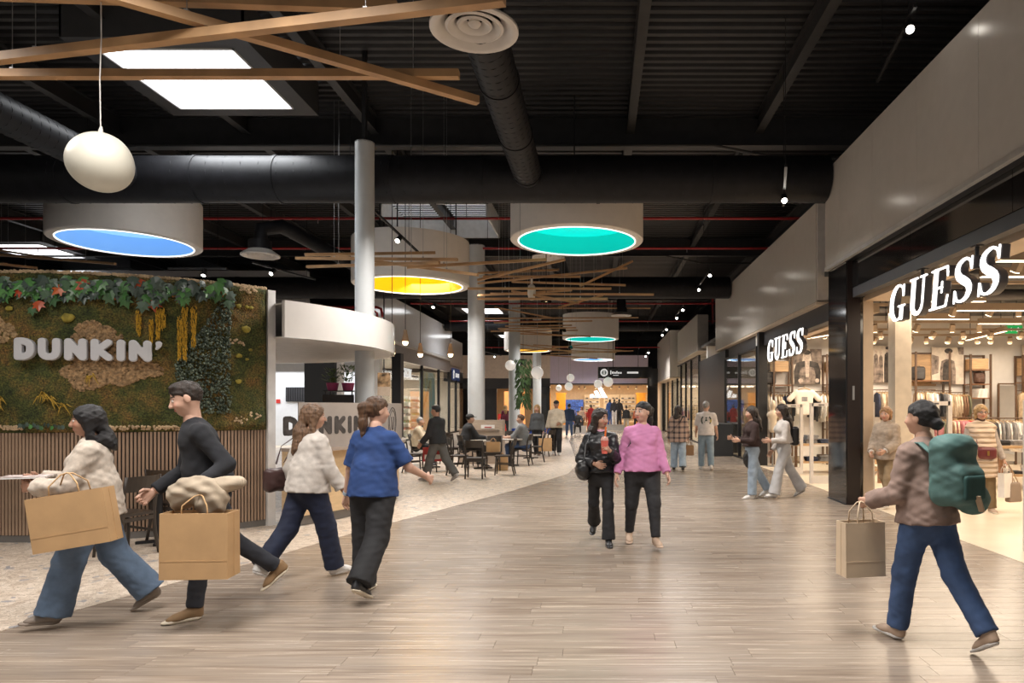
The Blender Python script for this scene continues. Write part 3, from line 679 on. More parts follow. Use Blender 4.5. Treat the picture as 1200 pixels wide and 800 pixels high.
# ---- track spots
LAMPW = M('spot_lens', (1, 1, 1), .3, 0, 0, emit=(1, .93, .82), es=22)
def spot_bar(p0, p1, lamps, lab, aim=(.25, -.35, -1)):
    p0 = Vector(p0); p1 = Vector(p1); t = thing('track_light', lab, 'track light', p0)
    MB().bar((0,0,0), p1-p0, .04, .04).build('track_bar', BLACK, t)
    for f in (.15, .85): MB().cyl((p1-p0)*f, Vector(((p1-p0).x*f, (p1-p0).y*f, 7.5-p0.z)), .006, n=5).build('hanger_wire', BLACK, t)
    ad = Vector(aim).normalized()
    for f in lamps:
        c = (p1-p0)*f+Vector((0,0,-.10)); h = MB().cyl(c-ad*.09, c+ad*.09, .05, .055, n=14).build('lamp_head', BLACK, t, True, 40)
        MB().cyl((p1-p0)*f, c, .012, n=6).build('lamp_arm', BLACK, t)
        MB().cyl(c+ad*.088, c+ad*.096, .045, n=14).build('lens', LAMPW, h)
TOWARD = (-.15, -.75, -.65)
q = P(1064, 34, 8.0); spot_bar(q+Vector((-.05, -.3, .1)), q+Vector((.25, 1.5, .1)), [.15], 'track bar with a lone lit spot above the white fascia over the entrance', TOWARD)
q = P(923, 227, 11.0); spot_bar(q+Vector((-.3, -1.0, .1)), q+Vector((.2, 1.0, .1)), [.62], 'track bar with a lit spot before the far end of the wide duct', TOWARD)
q = P(831, 322, 19.5); spot_bar(q+Vector((0, -.3, .1)), q+Vector((.05, 3.2, .1)), [.05, .72], 'track bar with two lit spots between the wide ducts', TOWARD)
q = P(800, 362, 25); spot_bar(q+Vector((0, -.3, .1)), q+Vector((.05, 2.8, .1)), [.08, .8], 'track bar with two lit spots before the second white fascia', TOWARD)
q = P(781, 385, 31); spot_bar(q+Vector((0, -.3, .1)), q+Vector((.05, 3.0, .1)), [.08, .8], 'track bar with two lit spots above the third white fascia', TOWARD)
q = P(760, 412, 38); spot_bar(q+Vector((0, -.3, .1)), q+Vector((.05, 3.6, .1)), [.08, .8], 'track bar with two lit spots above the black sign', TOWARD)
q = P(457, 281, 14.0); spot_bar(q+Vector((-.5, -1.6, .8)), q+Vector((.4, .8, -.1)), [.72], 'slanting track bar with lit spot in front of the yellow drum', TOWARD)
q = P(324, 318, 17.0); spot_bar(q+Vector((-.3, -.6, .1)), q+Vector((.3, 1.6, .1)), [.3], 'track bar with lit spot under the elbow duct', TOWARD)
q = P(241, 319, 16.4); spot_bar(q+Vector((-.9, 0, .1)), q+Vector((.5, 0, .1)), [.62], 'track bar with dim spot below the rim of the blue drum', (0, -.4, -.9))
q = P(505, 358, 24); spot_bar(q+Vector((-.3, -1, .15)), q+Vector((.3, 1.0, .1)), [.6], 'track bar with lit spot under the yellow drum rim', TOWARD)
q = P(578, 417, 38); spot_bar(q+Vector((-.3, -1, .15)), q+Vector((.3, 1.0, .1)), [.6], 'track bar with lit spot in front of the cream end wall', TOWARD)
# ---- hanging black sign
# ================================================================ LETTERING
def pl_(pts, n=40, closed=False):
    """Catmull-Rom resample of stroke points (x, y, halfwidth)."""
    p = np.array(pts, float); out = []
    m = len(p)
    for i in range(m-1):
        a, b, c, d = p[max(i-1, 0)], p[i], p[i+1], p[min(i+2, m-1)]
        for t in np.linspace(0, 1, 9, endpoint=False):
            out.append(.5*((2*b)+(-a+c)*t+(2*a-5*b+4*c-d)*t*t+(-a+3*b-3*c+d)*t**3))
    out.append(p[-1]); return np.array(out)
def letter_mesh(name, strokes, h, depth, mat, res, cuts=(), slant=0.0):
    """strokes: list of (points[(x,y,hw)], smooth?) in unit letter height; extruded solid of real thickness."""
    segs = []
    for pts, sm in strokes:
        q = pl_(pts) if sm else np.array(pts, float); segs += list(zip(q[:-1], q[1:]))
    A = np.array([s_[0] for s_ in segs])*h; B = np.array([s_[1] for s_ in segs])*h
    lo = np.minimum(A[:, :2], B[:, :2]).min(0)-np.max(A[:, 2])-2*res; hi = np.maximum(A[:, :2], B[:, :2]).max(0)+np.max(A[:, 2])+2*res
    nx, ny = (np.ceil((hi-lo)/res).astype(int)+1); X, Y = np.meshgrid(lo[0]+res*np.arange(nx), lo[1]+res*np.arange(ny), indexing='ij')
    F = np.full(X.shape, 9.0)
    for a, b in zip(A, B):
        ba = b[:2]-a[:2]; l2 = max(ba@ba, 1e-12); t = np.clip(((X-a[0])*ba[0]+(Y-a[1])*ba[1])/l2, 0, 1)
        F = np.minimum(F, np.hypot(X-a[0]-t*ba[0], Y-a[1]-t*ba[1])-(a[2]+(b[2]-a[2])*t))
    for c in cuts: F = np.maximum(F, (X*c[0]+Y*c[1])-c[2]*h)
    nz = int(math.ceil(depth/res))+5; zs = (np.arange(nz)-2)*res
    F3 = np.maximum(F[:, :, None], np.maximum(-zs, zs-depth)[None, None, :])
    V, Q = surface_nets(F3, (lo[0], lo[1], -2*res), res)
    V[:, 0] += slant*V[:, 1]
    me = np_mesh(name, [(V, Q)], mat, smooth=False); return me
# fat rounded capitals
W = .155
FAT = {'D': ([([(.16,.16,W),(.16,.84,W)],0), ([(.16,.84,W),(.36,.84,W),(.58,.72,W),(.64,.5,W),(.58,.28,W),(.36,.16,W),(.16,.16,W)],1)], .80),
       'U': ([([(.16,.84,W),(.16,.42,W),(.24,.22,W),(.42,.16,W),(.60,.22,W),(.68,.42,W),(.68,.84,W)],1)], .84),
       'N': ([([(.16,.16,W),(.16,.84,W),(.66,.16,W),(.66,.84,W)],0)], .82),
       'K': ([([(.16,.16,W),(.16,.84,W)],0), ([(.62,.84,W*.95),(.26,.5,W*.95),(.64,.16,W*.95)],0)], .80),
       'I': ([([(.16,.16,W),(.16,.84,W)],0)], .32),
       "'": ([([(.14,.86,.12),(.12,.72,.08),(.06,.62,.05)],1)], .26)}
# seriffed upright capitals with thick and thin strokes
t0, T = .028, .078
SER = {'G': ([([(.66,.72,t0),(.6,.88,t0),(.44,.965,.035),(.26,.90,.06),(.13,.70,T),(.105,.48,T),(.15,.24,T),(.29,.07,.055),(.44,.035,t0),(.58,.10,t0)],1),
              ([(.61,.07,T*.9),(.61,.36,T*.9)],0), ([(.46,.395,t0),(.75,.395,t0)],0), ([(.66,.66,t0),(.67,.95,.022)],0)], .80),
       'U': ([([(.19,.94,T),(.19,.36,T),(.23,.16,T*.9),(.40,.05,.055),(.55,.12,.04),(.62,.32,t0),(.62,.94,t0)],1), ([(.04,.965,t0),(.36,.965,t0)],0), ([(.5,.965,t0),(.74,.965,t0)],0)], .80),
       'E': ([([(.2,.06,T),(.2,.94,T)],0), ([(.04,.035,t0),(.64,.035,t0),(.69,.28,.022)],0), ([(.04,.965,t0),(.62,.965,t0),(.655,.74,.022)],0), ([(.2,.51,t0),(.46,.51,t0)],0), ([(.46,.38,.022),(.46,.64,.022)],0)], .74),
       'S': ([([(.60,.74,.025),(.54,.90,.03),(.38,.97,.035),(.20,.90,.055),(.135,.76,.075),(.20,.61,.085),(.36,.50,.095),(.52,.39,.085),(.575,.25,.075),(.50,.10,.055),(.33,.035,.035),(.17,.09,.03),(.10,.28,.025)],1),
              ([(.61,.7,.022),(.61,.97,.022)],0), ([(.09,.03,.022),(.09,.30,.022)],0)], .70)}
FACE = M('sign_face_white', (1, 1, 1), .4, 0, 0, emit=(1, .98, .96), es=1.7)
def hung_word(label, X, y_start, y_end, z0, h, res, rods, ztop):
    """Letters in the plane of the shopfront, read from the walk side (left end is the far one)."""
    t = thing('letter_sign', label, 'sign', (X, y_start, z0)); word = 'GUESS'
    adv = [SER[c][1] for c in word]; tot = sum(adv); k = (y_start-y_end)/(tot*h); pen = 0
    cache = {}
    rot = Matrix(((0, 0, -1), (-1, 0, 0), (0, 1, 0))).to_euler()      # letter x -> -Y, letter y -> Z, thickness -> -X
    for c in word:
        if c not in cache:
            cache[c] = (letter_mesh('letter', SER[c][0], h, .10, M('letter_return_dark', (.05, .045, .05), .4), res, [(0, 1, 1.0), (0, -1, 0.0)], .12),
                        letter_mesh('lit_face', SER[c][0], h, res*2.2, FACE, res, [(0, 1, 1.0), (0, -1, 0.0)], .12))
        o = link(cache[c][0], 'letter', t, (.1, -pen*h*k, 0), rot, (k*.86, 1, 1))
        f = link(cache[c][1], 'lit_face', o, (0, 0, .10)); pen += SER[c][1]
    for y in rods: MB().cyl((.05, y-y_start, h*.9), (.05, y-y_start, ztop-z0), .022, n=10).build('hanging_rod', BLACK, t)
    for y in rods: MB().cbox((.05, y-y_start, ztop-z0-.01), (.09, .12, .02)).build('rod_plate', BLACK, t)
hung_word('white lit letters hung in the nearer shop entrance', 4.17, 9.80, 7.02, 2.80, .50, .010, (8.9, 7.62), 3.41)
hung_word('white lit letters hung in the shop entrance behind the black pillar', 4.45, 18.0, 14.8, 2.78, .56, .013, (17.0, 15.9), 3.31)
# ================================================================ KIOSK WITH PLANTED WALL
KC = Vector((-6.9, 11.1, 0)); KR = 3.05; ZT = 3.2; ZB = 1.30
def wpt(s, z, off=0.0):
    """s: metres along the wall face, 0 where the straight part turns into the curve; off: metres proud of the face."""
    if s <= 0: return Vector((KC.x+s, KC.y-KR-off, z))
    a = s/KR; r = KR+off; return Vector((KC.x+r*math.sin(a), KC.y-r*math.cos(a), z))
def wrot(s): return max(s, 0)/KR
def s_of(u):
    t = (u-CU)/FPX
    lo, hi = -3.0, 3.0
    for _ in range(40):
        m = (lo+hi)/2; p = wpt(m, 0)
        if p.x/p.y < t: lo = m
        else: hi = m
    return (lo+hi)/2
def uv_wall(u, v, off=0):
    s = s_of(u); p = wpt(s, 0); return s, EYE+(CV-v)/FPX*p.y
S0, S1 = -2.6, R(52)*KR
gw = thing('planted_wall', 'curved kiosk wall of moss and ivy above vertical timber slats', 'green wall', (0, 0, 0))
def strip(z0, z1, off, th, mat, name, parent, sa=S0, sb=S1, n=48):
    m = MB(); vs = []; fs = []
    for i in range(n+1):
        s = sa+(sb-sa)*i/n
        vs += [wpt(s, z0, off), wpt(s, z1, off), wpt(s, z1, off-th), wpt(s, z0, off-th)]
        if i:
            a = 4*(i-1); b = 4*i
            for k in range(4): fs.append((a+k, b+k, b+(k+1) % 4, a+(k+1) % 4))
    fs += [(3, 2, 1, 0), tuple(4*n+k for k in range(4))]
    m.add(vs, fs); return m.build(name, mat, parent)
strip(0, 3.17, -.03, .22, M('kiosk_wall_white', (.68, .66, .64), .4), 'wall_core', gw, S0, S1+.0)
# white edge at the free end
strip(0, 3.18, .055, .30, M('kiosk_wall_white'), 'end_board', gw, S1, S1+.10, 3)
strip(0.0, .085, -.01, .02, M('grey_plinth', (.16, .15, .14), .4, .2), 'plinth', gw)
strip(.085, 1.30, -.02, .012, M('slat_backing_black', (.01, .01, .01), .7), 'slat_backing', gw)
SLAT = M('walnut_slat', (.30, .20, .135), .5, 0, .15, 4, stretch=(3, 3, .6))
pitch = .0405; s = S0; slm = MB().box((-.0125, -.022, 0), (.0125, 0, 1.205)).mesh('slat', SLAT); k = 0
while s < S1-.01:
    p = wpt(s, .09, -.02); link(slm, 'slat', gw, p, (0, 0, wrot(s))); s += pitch
# moss bed with real relief
MOSS = M('moss_bed', (.05, .05, .01), .9, 0, 0); N, L, b = nodes_of(MOSS)
tc = N.new('ShaderNodeTexCoord')
n1 = N.new('ShaderNodeTexNoise'); n1.inputs['Scale'].default_value = 2.3; n1.inputs['Detail'].default_value = 7; n1.inputs['Roughness'].default_value = .68; L.new(tc.outputs['Object'], n1.inputs['Vector'])
n2 = N.new('ShaderNodeTexNoise'); n2.inputs['Scale'].default_value = 55; n2.inputs['Detail'].default_value = 4; L.new(tc.outputs['Object'], n2.inputs['Vector'])
r1 = ramp(N, [(.32, (.022, .033, .008)), (.44, (.052, .06, .013)), (.52, (.10, .078, .018)), (.60, (.145, .08, .022)), (.7, (.075, .08, .017))]); L.new(n1.outputs['Fac'], r1.inputs[0])
r2 = ramp(N, [(.32, (.3, .32, .3)), (.5, (.95, .95, .95)), (.68, (1.9, 1.8, 1.6))]); L.new(n2.outputs['Fac'], r2.inputs[0])
mx = N.new('ShaderNodeMix'); mx.data_type = 'RGBA'; mx.blend_type = 'MULTIPLY'; mx.inputs[0].default_value = 1; L.new(r1.outputs[0], mx.inputs[6]); L.new(r2.outputs[0], mx.inputs[7]); L.new(mx.outputs[2], b.inputs['Base Color'])
bp = N.new('ShaderNodeBump'); bp.inputs['Strength'].default_value = .9; bp.inputs['Distance'].default_value = .02; L.new(n2.outputs['Fac'], bp.inputs['Height']); L.new(bp.outputs[0], b.inputs['Normal'])
from mathutils import noise as mnoise
def mossoff(s, z):
    q = Vector((s*3.1, z*3.1, 0)); a = mnoise.fractal(q, 1.0, 2.1, 5); e = min(1, (z-ZB)/.06, (ZT-z)/.05, (S1-s)/.05)
    return max(.0, (.045+.045*a+.012*mnoise.noise(Vector((s*28, z*28, 3))))*max(e, .1))
mb = MB(); ns, nz = 230, 96; vs_ = []; fs_ = []
for i in range(ns+1):
    s = S0+(S1-S0)*i/ns
    for j in range(nz+1):
        z = ZB+(ZT-ZB)*j/nz; vs_.append(wpt(s, z, mossoff(s, z)))
for i in range(ns):
    for j in range(nz):
        a = i*(nz+1)+j; fs_.append((a, a+nz+1, a+nz+2, a+1))
mo = MB().add(vs_, fs_).build('moss_bed', MOSS, gw, True); mo['kind'] = 'stuff'
def blob_mesh(n, rad, seed):
    """an irregular lump: jittered icosphere"""
    bm = bmesh.new(); bmesh.ops.create_icosphere(bm, subdivisions=n, radius=1)
    for v in bm.verts: v.co *= rad*(1+.35*mnoise.noise(v.co*1.7+Vector((seed, 0, 0))))
    V = [tuple(v.co) for v in bm.verts]; F = [tuple(v.index for v in f.verts) for f in bm.faces]; bm.free(); return V, F
def scatter(name, pts, rad, mat, flat=.6, jit=.5, n=1):
    """many tiny lumps too fine to count, joined as one planting"""
    m = MB(); base = [blob_mesh(n, 1, i*7.3) for i in range(5)]
    for (s, z) in pts:
        V, F = random.choice(base); r = rad*(1-jit/2+jit*random.random()); c = wpt(s, z, mossoff(s, z)+r*.2)
        rt = Matrix.Rotation(wrot(s), 3, 'Z') @ Matrix.Rotation(random.random()*6, 3, 'Y')
        m.add([c+rt @ Vector((v[0]*r, v[1]*r*flat, v[2]*r)) for v in V], F)
    o = m.build(name, mat, gw, False); o['kind'] = 'stuff'; return o
def in_ell(cu, cv, ru, rv, n, rag=.18):
    out = []
    while len(out) < n:
        a, r = random.random()*2*PI, math.sqrt(random.random()); k = 1+rag*math.sin(3*a+1)+rag*.6*math.sin(7*a)
        out.append(uv_wall(cu+ru*r*k*math.cos(a), cv+rv*r*k*math.sin(a)))
    return out
LICH = M('tan_lichen', (.27, .17, .085), .9, 0, .35, 30); LICH2 = M('pale_lichen', (.30, .20, .10), .9, 0, .3, 30)
scatter('lichen_patch', in_ell(127, 429, 52, 26, 1500), .022, LICH)
scatter('lichen_patch', in_ell(112, 392, 26, 14, 420), .020, LICH)
scatter('lichen_patch', in_ell(4, 389, 17, 15, 320), .020, LICH2)
scatter('lichen_fringe', [(S0+(S1-S0)*random.random(), ZT-.012+random.random()*.02) for _ in range(1100)], .017, M('straw_lichen', (.46, .33, .2), .9, 0, .2))
scatter('lichen_sill', [uv_wall(u, 499+random.random()*4) for u in list(np.random.uniform(0, 28, 70))+list(np.random.uniform(115, 215, 120))], .016, M('straw_lichen'))
for (u, v, n) in ((288, 340, 40), (275, 402, 14), (281, 493, 10), (297, 488, 10)): scatter('lichen_tuft', in_ell(u, v, 9, 5, n), .016, M('straw_lichen'))
# dark button-fern triangle
pts = []
while len(pts) < 1300:
    u, v = random.uniform(203, 268), random.uniform(353, 484)
    lim = 205+max(0, (425-v))*.75 if v < 425 else 205+max(0, (v-440))*.55
    if u > lim: pts.append(uv_wall(u, v))
m = MB()
for (s, z) in pts:
    c = wpt(s, z, mossoff(s, z)+.02+.03*random.random()); rt = Matrix.Rotation(wrot(s), 3, 'Z') @ Matrix.Rotation(random.uniform(-.9, .9), 3, 'X') @ Matrix.Rotation(random.uniform(-.9, .9), 3, 'Z'); r = random.uniform(.012, .02)
    m.add([c]+[c+rt @ Vector((r*math.cos(a), -.004*abs(math.cos(2*a)), r*1.15*math.sin(a))) for a in np.linspace(0, 2*PI, 7)[:-1]]+[c+rt @ Vector((0, -.008, 0))], [(7, 1+i, 1+(i+1) % 6) for i in range(6)]+[(0, 1+(i+1) % 6, 1+i) for i in range(6)])
BUT = M('dark_button_leaf', (.055, .075, .05), .45, 0, 0); N, L, b = nodes_of(BUT); g = N.new('ShaderNodeNewGeometry')
r1 = ramp(N, [(0, (.02, .035, .022)), (.5, (.07, .095, .065)), (1, (.15, .185, .13))]); L.new(g.outputs['Random Per Island'], r1.inputs[0]); L.new(r1.outputs[0], b.inputs['Base Color'])
o = m.build('button_fern', BUT, gw, True); o['kind'] = 'stuff'
# ivy leaves
def leaf_mat(name, stops):
    m = M(name, (.1, .2, .1), .38, 0, 0); N, L, b = nodes_of(m); oi = N.new('ShaderNodeObjectInfo'); r = ramp(N, stops); L.new(oi.outputs['Random'], r.inputs[0]); L.new(r.outputs[0], b.inputs['Base Color']); return m
IVY = leaf_mat('ivy_leaf_green', [(0, (.035, .055, .045)), (.4, (.075, .11, .09)), (.7, (.045, .13, .035)), (1, (.09, .25, .07))])
IVR = leaf_mat('ivy_leaf_red', [(0, (.36, .045, .02)), (1, (.52, .13, .03))])
out = [(0, -.5), (.22, -.42), (.5, -.22), (.34, -.05), (.52, .25), (.22, .18), (0, .62), (-.22, .18), (-.52, .25), (-.34, -.05), (-.5, -.22), (-.22, -.42)]
def leafme(name, mat):
    m = MB(); n = len(out); vs = [(0, -.06, -.05)]+[(x, .07*abs(x)**1.0*1.4-.02*(i % 2), -z) for i, (x, z) in enumerate(out)]; vs += [(x, y+.012, z) for x, y, z in vs]
    k = n+1; fs = [(0, 1+i, 1+(i+1) % n) for i in range(n)]+[(k, k+1+(i+1) % n, k+1+i) for i in range(n)]
    return m.add(vs, fs).mesh(name, mat)
lg = leafme('ivy_leaf', IVY); lr = leafme('ivy_leaf', IVR); n = 0
def put_leaf(u, v, me, sc):
    s, z = uv_wall(u, v); p = wpt(s, z, mossoff(s, z)+.05+.05*random.random())
    o = link(me, 'ivy_leaf', gw, p, (random.uniform(-.5, .25), random.uniform(-.9, .9), wrot(s)+random.uniform(-.5, .5)), (sc,)*3)
random.seed(11)
for i in range(225):
    u = random.uniform(-6, 268); lowb = 350 if u < 60 else 346 if u < 120 else 352
    v = random.triangular(326, lowb+8, 338)+ (u/268)*5
    if v > 352 and random.random() < .5: v -= 14
    put_leaf(u, v, lg, random.uniform(.10, .165))
for (u, v, s_) in ((31, 345, .11), (77, 342, .15), (105, 337, .17), (55, 360, .13), (139, 347, .12), (166, 334, .15), (181, 358, .17), (207, 345, .13), (259, 344, .10), (46, 366, .10)):
    put_leaf(u, v, lr if (u, v) != (46, 366) else lg, s_)
for u in range(30, 82, 4):
    s, z = uv_wall(u, 497+random.random()*4); link(lg, 'sprig_leaf', gw, wpt(s, z, .09), (random.random()-.5, random.random()*3, 0), (.06, .06, .06))
# yellow hanging amaranth strands
YEL = M('yellow_amaranth', (.52, .30, .02), .8, 0, .2, 30)
for (u, v0, v1, w) in ((164, 366, 392, .03), (178, 375, 402, .022), (186, 363, 396, .03), (192, 363, 384, .028), (210, 373, 420, .025), (216, 360, 421, .032), (226, 361, 406, .035)):
    m = MB(); s, za = uv_wall(u, v0); _, zb = uv_wall(u, v1); k = int((za-zb)/.008)
    for i in range(k):
        z = za-(za-zb)*i/k; ww = w*(1-.35*i/k)
        for _ in range(3):
            a = wpt(s+random.uniform(-ww, ww), z+random.uniform(-.02, .02), .09+random.uniform(-.02, .02)); m.cyl(a, a+Vector((random.uniform(-.006, .006), 0, -.035)), .004, .002, n=4)
    o = m.build('amaranth_strand', YEL, gw); o['kind'] = 'stuff'
# yellow ferns, lichens and mushroom discs
for (u, v, n) in ((58, 462, 12), (66, 467, 12), (80, 475, 8), (8, 466, 12), (3, 470, 8), (112, 440, 6)):
    m = MB()
    for i in range(n):
        s, z = uv_wall(u, v); a = wpt(s, z, .06); d = Vector((random.uniform(-.12, .12), -.05, random.uniform(-.14, .02)))
        m.tube([a, a+d*.5+Vector((0, -.03, .03)), a+d], [.004, .007, .002], 4)
    o = m.build('fern_tuft', M('ochre_fern', (.38, .24, .03), .8, 0, .2, 30), gw); o['kind'] = 'stuff'
for (u, v, r) in ((15, 362, .045), (84, 373, .075), (278, 359, .035), (287, 360, .03), (292, 361, .03), (287, 386, .06), (279, 417, .04), (292, 410, .025), (288, 421, .025), (278, 447, .04)):
    s, z = uv_wall(u, v); V, F = blob_mesh(2, 1, u); c = wpt(s, z, mossoff(s, z)+.02); rt = Matrix.Rotation(wrot(s), 3, 'Z')
    MB().add([c+rt @ Vector((x*r, y*r*.35, z_*r*.75)) for x, y, z_ in V], F).build('lichen_disc', M('olive_lichen', (.26, .21, .03) if v < 400 or v > 440 else (.3, .24, .1), .8, 0, .2, 20), gw, True)
# ---- raised rounded letters on the moss
SIGNG = M('pale_grey_letters', (.50, .50, .52), .5, 0, .01)
sg = thing('letter_sign', "raised pale grey rounded letters fixed on the moss wall", 'sign', (0, 0, 0))
def curve_word(word, s_start, s_end, z0, h, parent, mat, off, depth, res, R_=None, gap=.07):
    adv = [FAT[c][1]+gap for c in word]; tot = sum(adv)-gap; kx = (s_end-s_start)/(tot*h); pen = 0; cache = {}
    for c in word:
        if c not in cache:
            me = letter_mesh('letter', FAT[c][0], h, depth, mat, res); cache[c] = me
        me = cache[c].copy(); co = np.zeros(len(me.vertices)*3, np.float32); me.vertices.foreach_get('co', co); co = co.reshape(-1, 3)
        w = np.array([parent[1](s_start+(pen*h+x)*kx, z0+y, off+z) for x, y, z in co], np.float32)
        me.vertices.foreach_set('co', w.ravel()); me.update(); link(me, 'letter', parent[0]); pen += FAT[c][1]+gap
sA, zA = uv_wall(28, 423); sB, _ = uv_wall(191, 423)
curve_word("DUNKIN'", sA, sB, zA, .265, (sg, lambda s, z, o: wpt(s, z, o)), SIGNG, .10, .06, .0075, gap=.10)
for u in (40, 100, 160):
    s, z = uv_wall(u, 410); MB().cyl(wpt(s, z, .0), wpt(s, z, .11), .012, n=8).build('standoff_pin', CHROME, sg)
# ---- counter, sign panel and canopy
def arc(r0, r1, z0, z1, a0, a1, n=40):
    m = MB(); vs = []; fs = []
    for i in range(n+1):
        a = a0+(a1-a0)*i/n; s_, c_ = math.sin(a), -math.cos(a)
        for r, z in ((r0, z0), (r1, z0), (r1, z1), (r0, z1)): vs.append((r*s_, r*c_, z))
        if i:
            p_, q_ = 4*(i-1), 4*i
            for k in range(4): fs.append((p_+k, q_+k, q_+(k+1) % 4, p_+(k+1) % 4))
    fs += [(3, 2, 1, 0), tuple(4*n+k for k in range(4))]; return m.add(vs, fs)
BEECH = M('blond_counter_wood', (.62, .44, .25), .4, 0, .06, 3, stretch=(2, 2, 8))
ct = thing('kiosk_counter', 'curved blond wood kiosk counter with grey plinth', 'counter', KC)
A0, A1 = R(54.5), R(165)
arc(3.2, 3.50, .14, 1.0, A0, A1).build('front', BEECH, ct, True, 30)
arc(3.2, 3.44, 0, .14, A0, A1).build('plinth', M('grey_plinth'), ct, True, 30)
arc(3.18, 3.62, 1.0, 1.045, A0, A1).build('worktop', M('taupe_worktop', (.36, .29, .24), .35), ct, True, 30)
sp = thing('sign_panel', 'curved grey metal panel with cut-out letters standing on the counter', 'sign', KC)
PAN = M('champagne_metal', (.40, .36, .335), .38, .35, .03)
arc(3.53, 3.55, 1.05, 1.665, A0+.01, R(112)).build('panel', PAN, sp, True, 30)
for a in (58, 78, 98): arc(3.43, 3.53, 1.045, 1.30, R(a), R(a+.5), 1).build('bracket', DARKGREY, sp)
def kp(s, z, o): a = s/3.55; r = 3.55+o; return Vector((r*math.sin(a), -r*math.cos(a), z))
def ang_of(u, r):
    t = (u-CU)/FPX; lo, hi = R(20), R(104)
    for _ in range(40):
        m = (lo+hi)/2; x, y = KC.x+r*math.sin(m), KC.y-r*math.cos(m)
        if x/y < t: lo = m
        else: hi = m
    return (lo+hi)/2
curve_word("DUNKIN", 3.55*ang_of(331, 3.55), 3.55*ang_of(426, 3.55), 1.22, .265, (sp, kp), M('cutout_dark', (.05, .043, .04), .6, 0, .3, 12), -.004, .008, .0075, gap=.12)
# engraved cup emblem: oval outline and inner rings
am = ang_of(460, 3.55)
for (rw, rh) in ((.20, .235), (.15, .185)):
    m = MB(); m.tube([kp(3.55*am+rw*math.cos(t), 1.36+rh*math.sin(t), .002) for t in np.linspace(0, 2*PI, 41)], .006, 5); m.build('emblem_line', M('cutout_dark'), sp)
MB().tube([kp(3.55*am-.03, 1.24, .002), kp(3.55*am-.06, 1.44, .002), kp(3.55*am+.06, 1.44, .002), kp(3.55*am+.03, 1.24, .002), kp(3.55*am-.03, 1.24, .002)], .008, 5).build('emblem_line', M('cutout_dark'), sp)
cn = thing('kiosk_canopy', 'glossy white round canopy over the kiosk counter', 'canopy', (KC.x, KC.y, 2.53))
GWHITE = M('canopy_gloss_white', (.70, .67, .64), .12, 0, .01)
arc(3.36, 3.43, 0, .49, R(53), R(297), 90).build('fascia_band', GWHITE, cn, True, 30)
arc(.02, 3.37, .0, .02, R(53.5), R(296), 80).build('soffit', M('canopy_soffit', (.55, .52, .49), .5), cn)
arc(.02, 3.37, .45, .47, R(53.5), R(296), 80).build('roof_sheet', M('canopy_soffit'), cn)
for a, r in ((68, 2.9), (95, 2.9), (120, 2.6), (70, 1.9)):
    x, y = r*math.sin(R(a)), -r*math.cos(R(a)); d = MB().lathe([(0, .012), (.07, .012), (.085, .016), (.085, .02)], 20, (x, y, 0)).build('downlight', M('downlight_glow', (1, .9, .8), .4, emit=(1, .85, .65), es=2.5), cn)
for a in (240, 285): MB().cyl((3.1*math.sin(R(a)), -3.1*math.cos(R(a)), -2.53), (3.1*math.sin(R(a)), -3.1*math.cos(R(a)), .05), .05, n=10).build('support_post', WHITE, cn)
# plants on a black rack inside the kiosk
q = P(400, 470, 13.2); rk = thing('plant_rack', 'small black wire rack inside the kiosk holding pots', 'rack', (q.x, q.y, 0))
for dx in (-.25, .25):
    for dy in (-.12, .12): MB().cyl((dx, dy, 0), (dx, dy, 1.92), .012, n=6).build('post', BLACK, rk)
for z in (1.6, 1.9): MB().box((-.3, -.15, z), (.3, .15, z+.02)).build('shelf', BLACK, rk)
MB().box((-.3, -.16, 1.66), (.3, -.15, 1.84)).build('basket_front', M('dark_basket', (.03, .025, .025), .6), rk)
for i, (dx, h, lab) in enumerate(((-.17, .26, 'pink pot of flowers on the kiosk rack, spiky one'), (.13, .32, 'magenta pot of leafy flowers on the kiosk rack, bushier one'))):
    pt = thing('potted_flower', lab, 'potted plant', (q.x+dx, q.y, 1.92))
    MB().lathe([(0, 0), (.09, 0), (.12, .15), (.11, .15), (.1, .12), (0, .12)], 18).build('pot', M('magenta_pot', (.32, .03, .12), .4), pt, True, 40)
    fm = MB()
    for k in range(120):
        a = random.random()*6.28; r = random.random()*.16; c = Vector((r*math.cos(a), r*math.sin(a), .14+random.random()*h)); d = Vector((math.cos(a), math.sin(a), random.uniform(.2, 1))).normalized(); x = d.cross(Vector((0,0,1))).normalized()
        fm.add([c, c+d*.05+x*.018, c+d*.1, c+d*.05-x*.018], [(0, 1, 2, 3)])
    o = fm.build('foliage', M('pot_foliage', (.10, .16, .05), .6, 0, .35, 20), pt); o['kind'] = 'stuff'
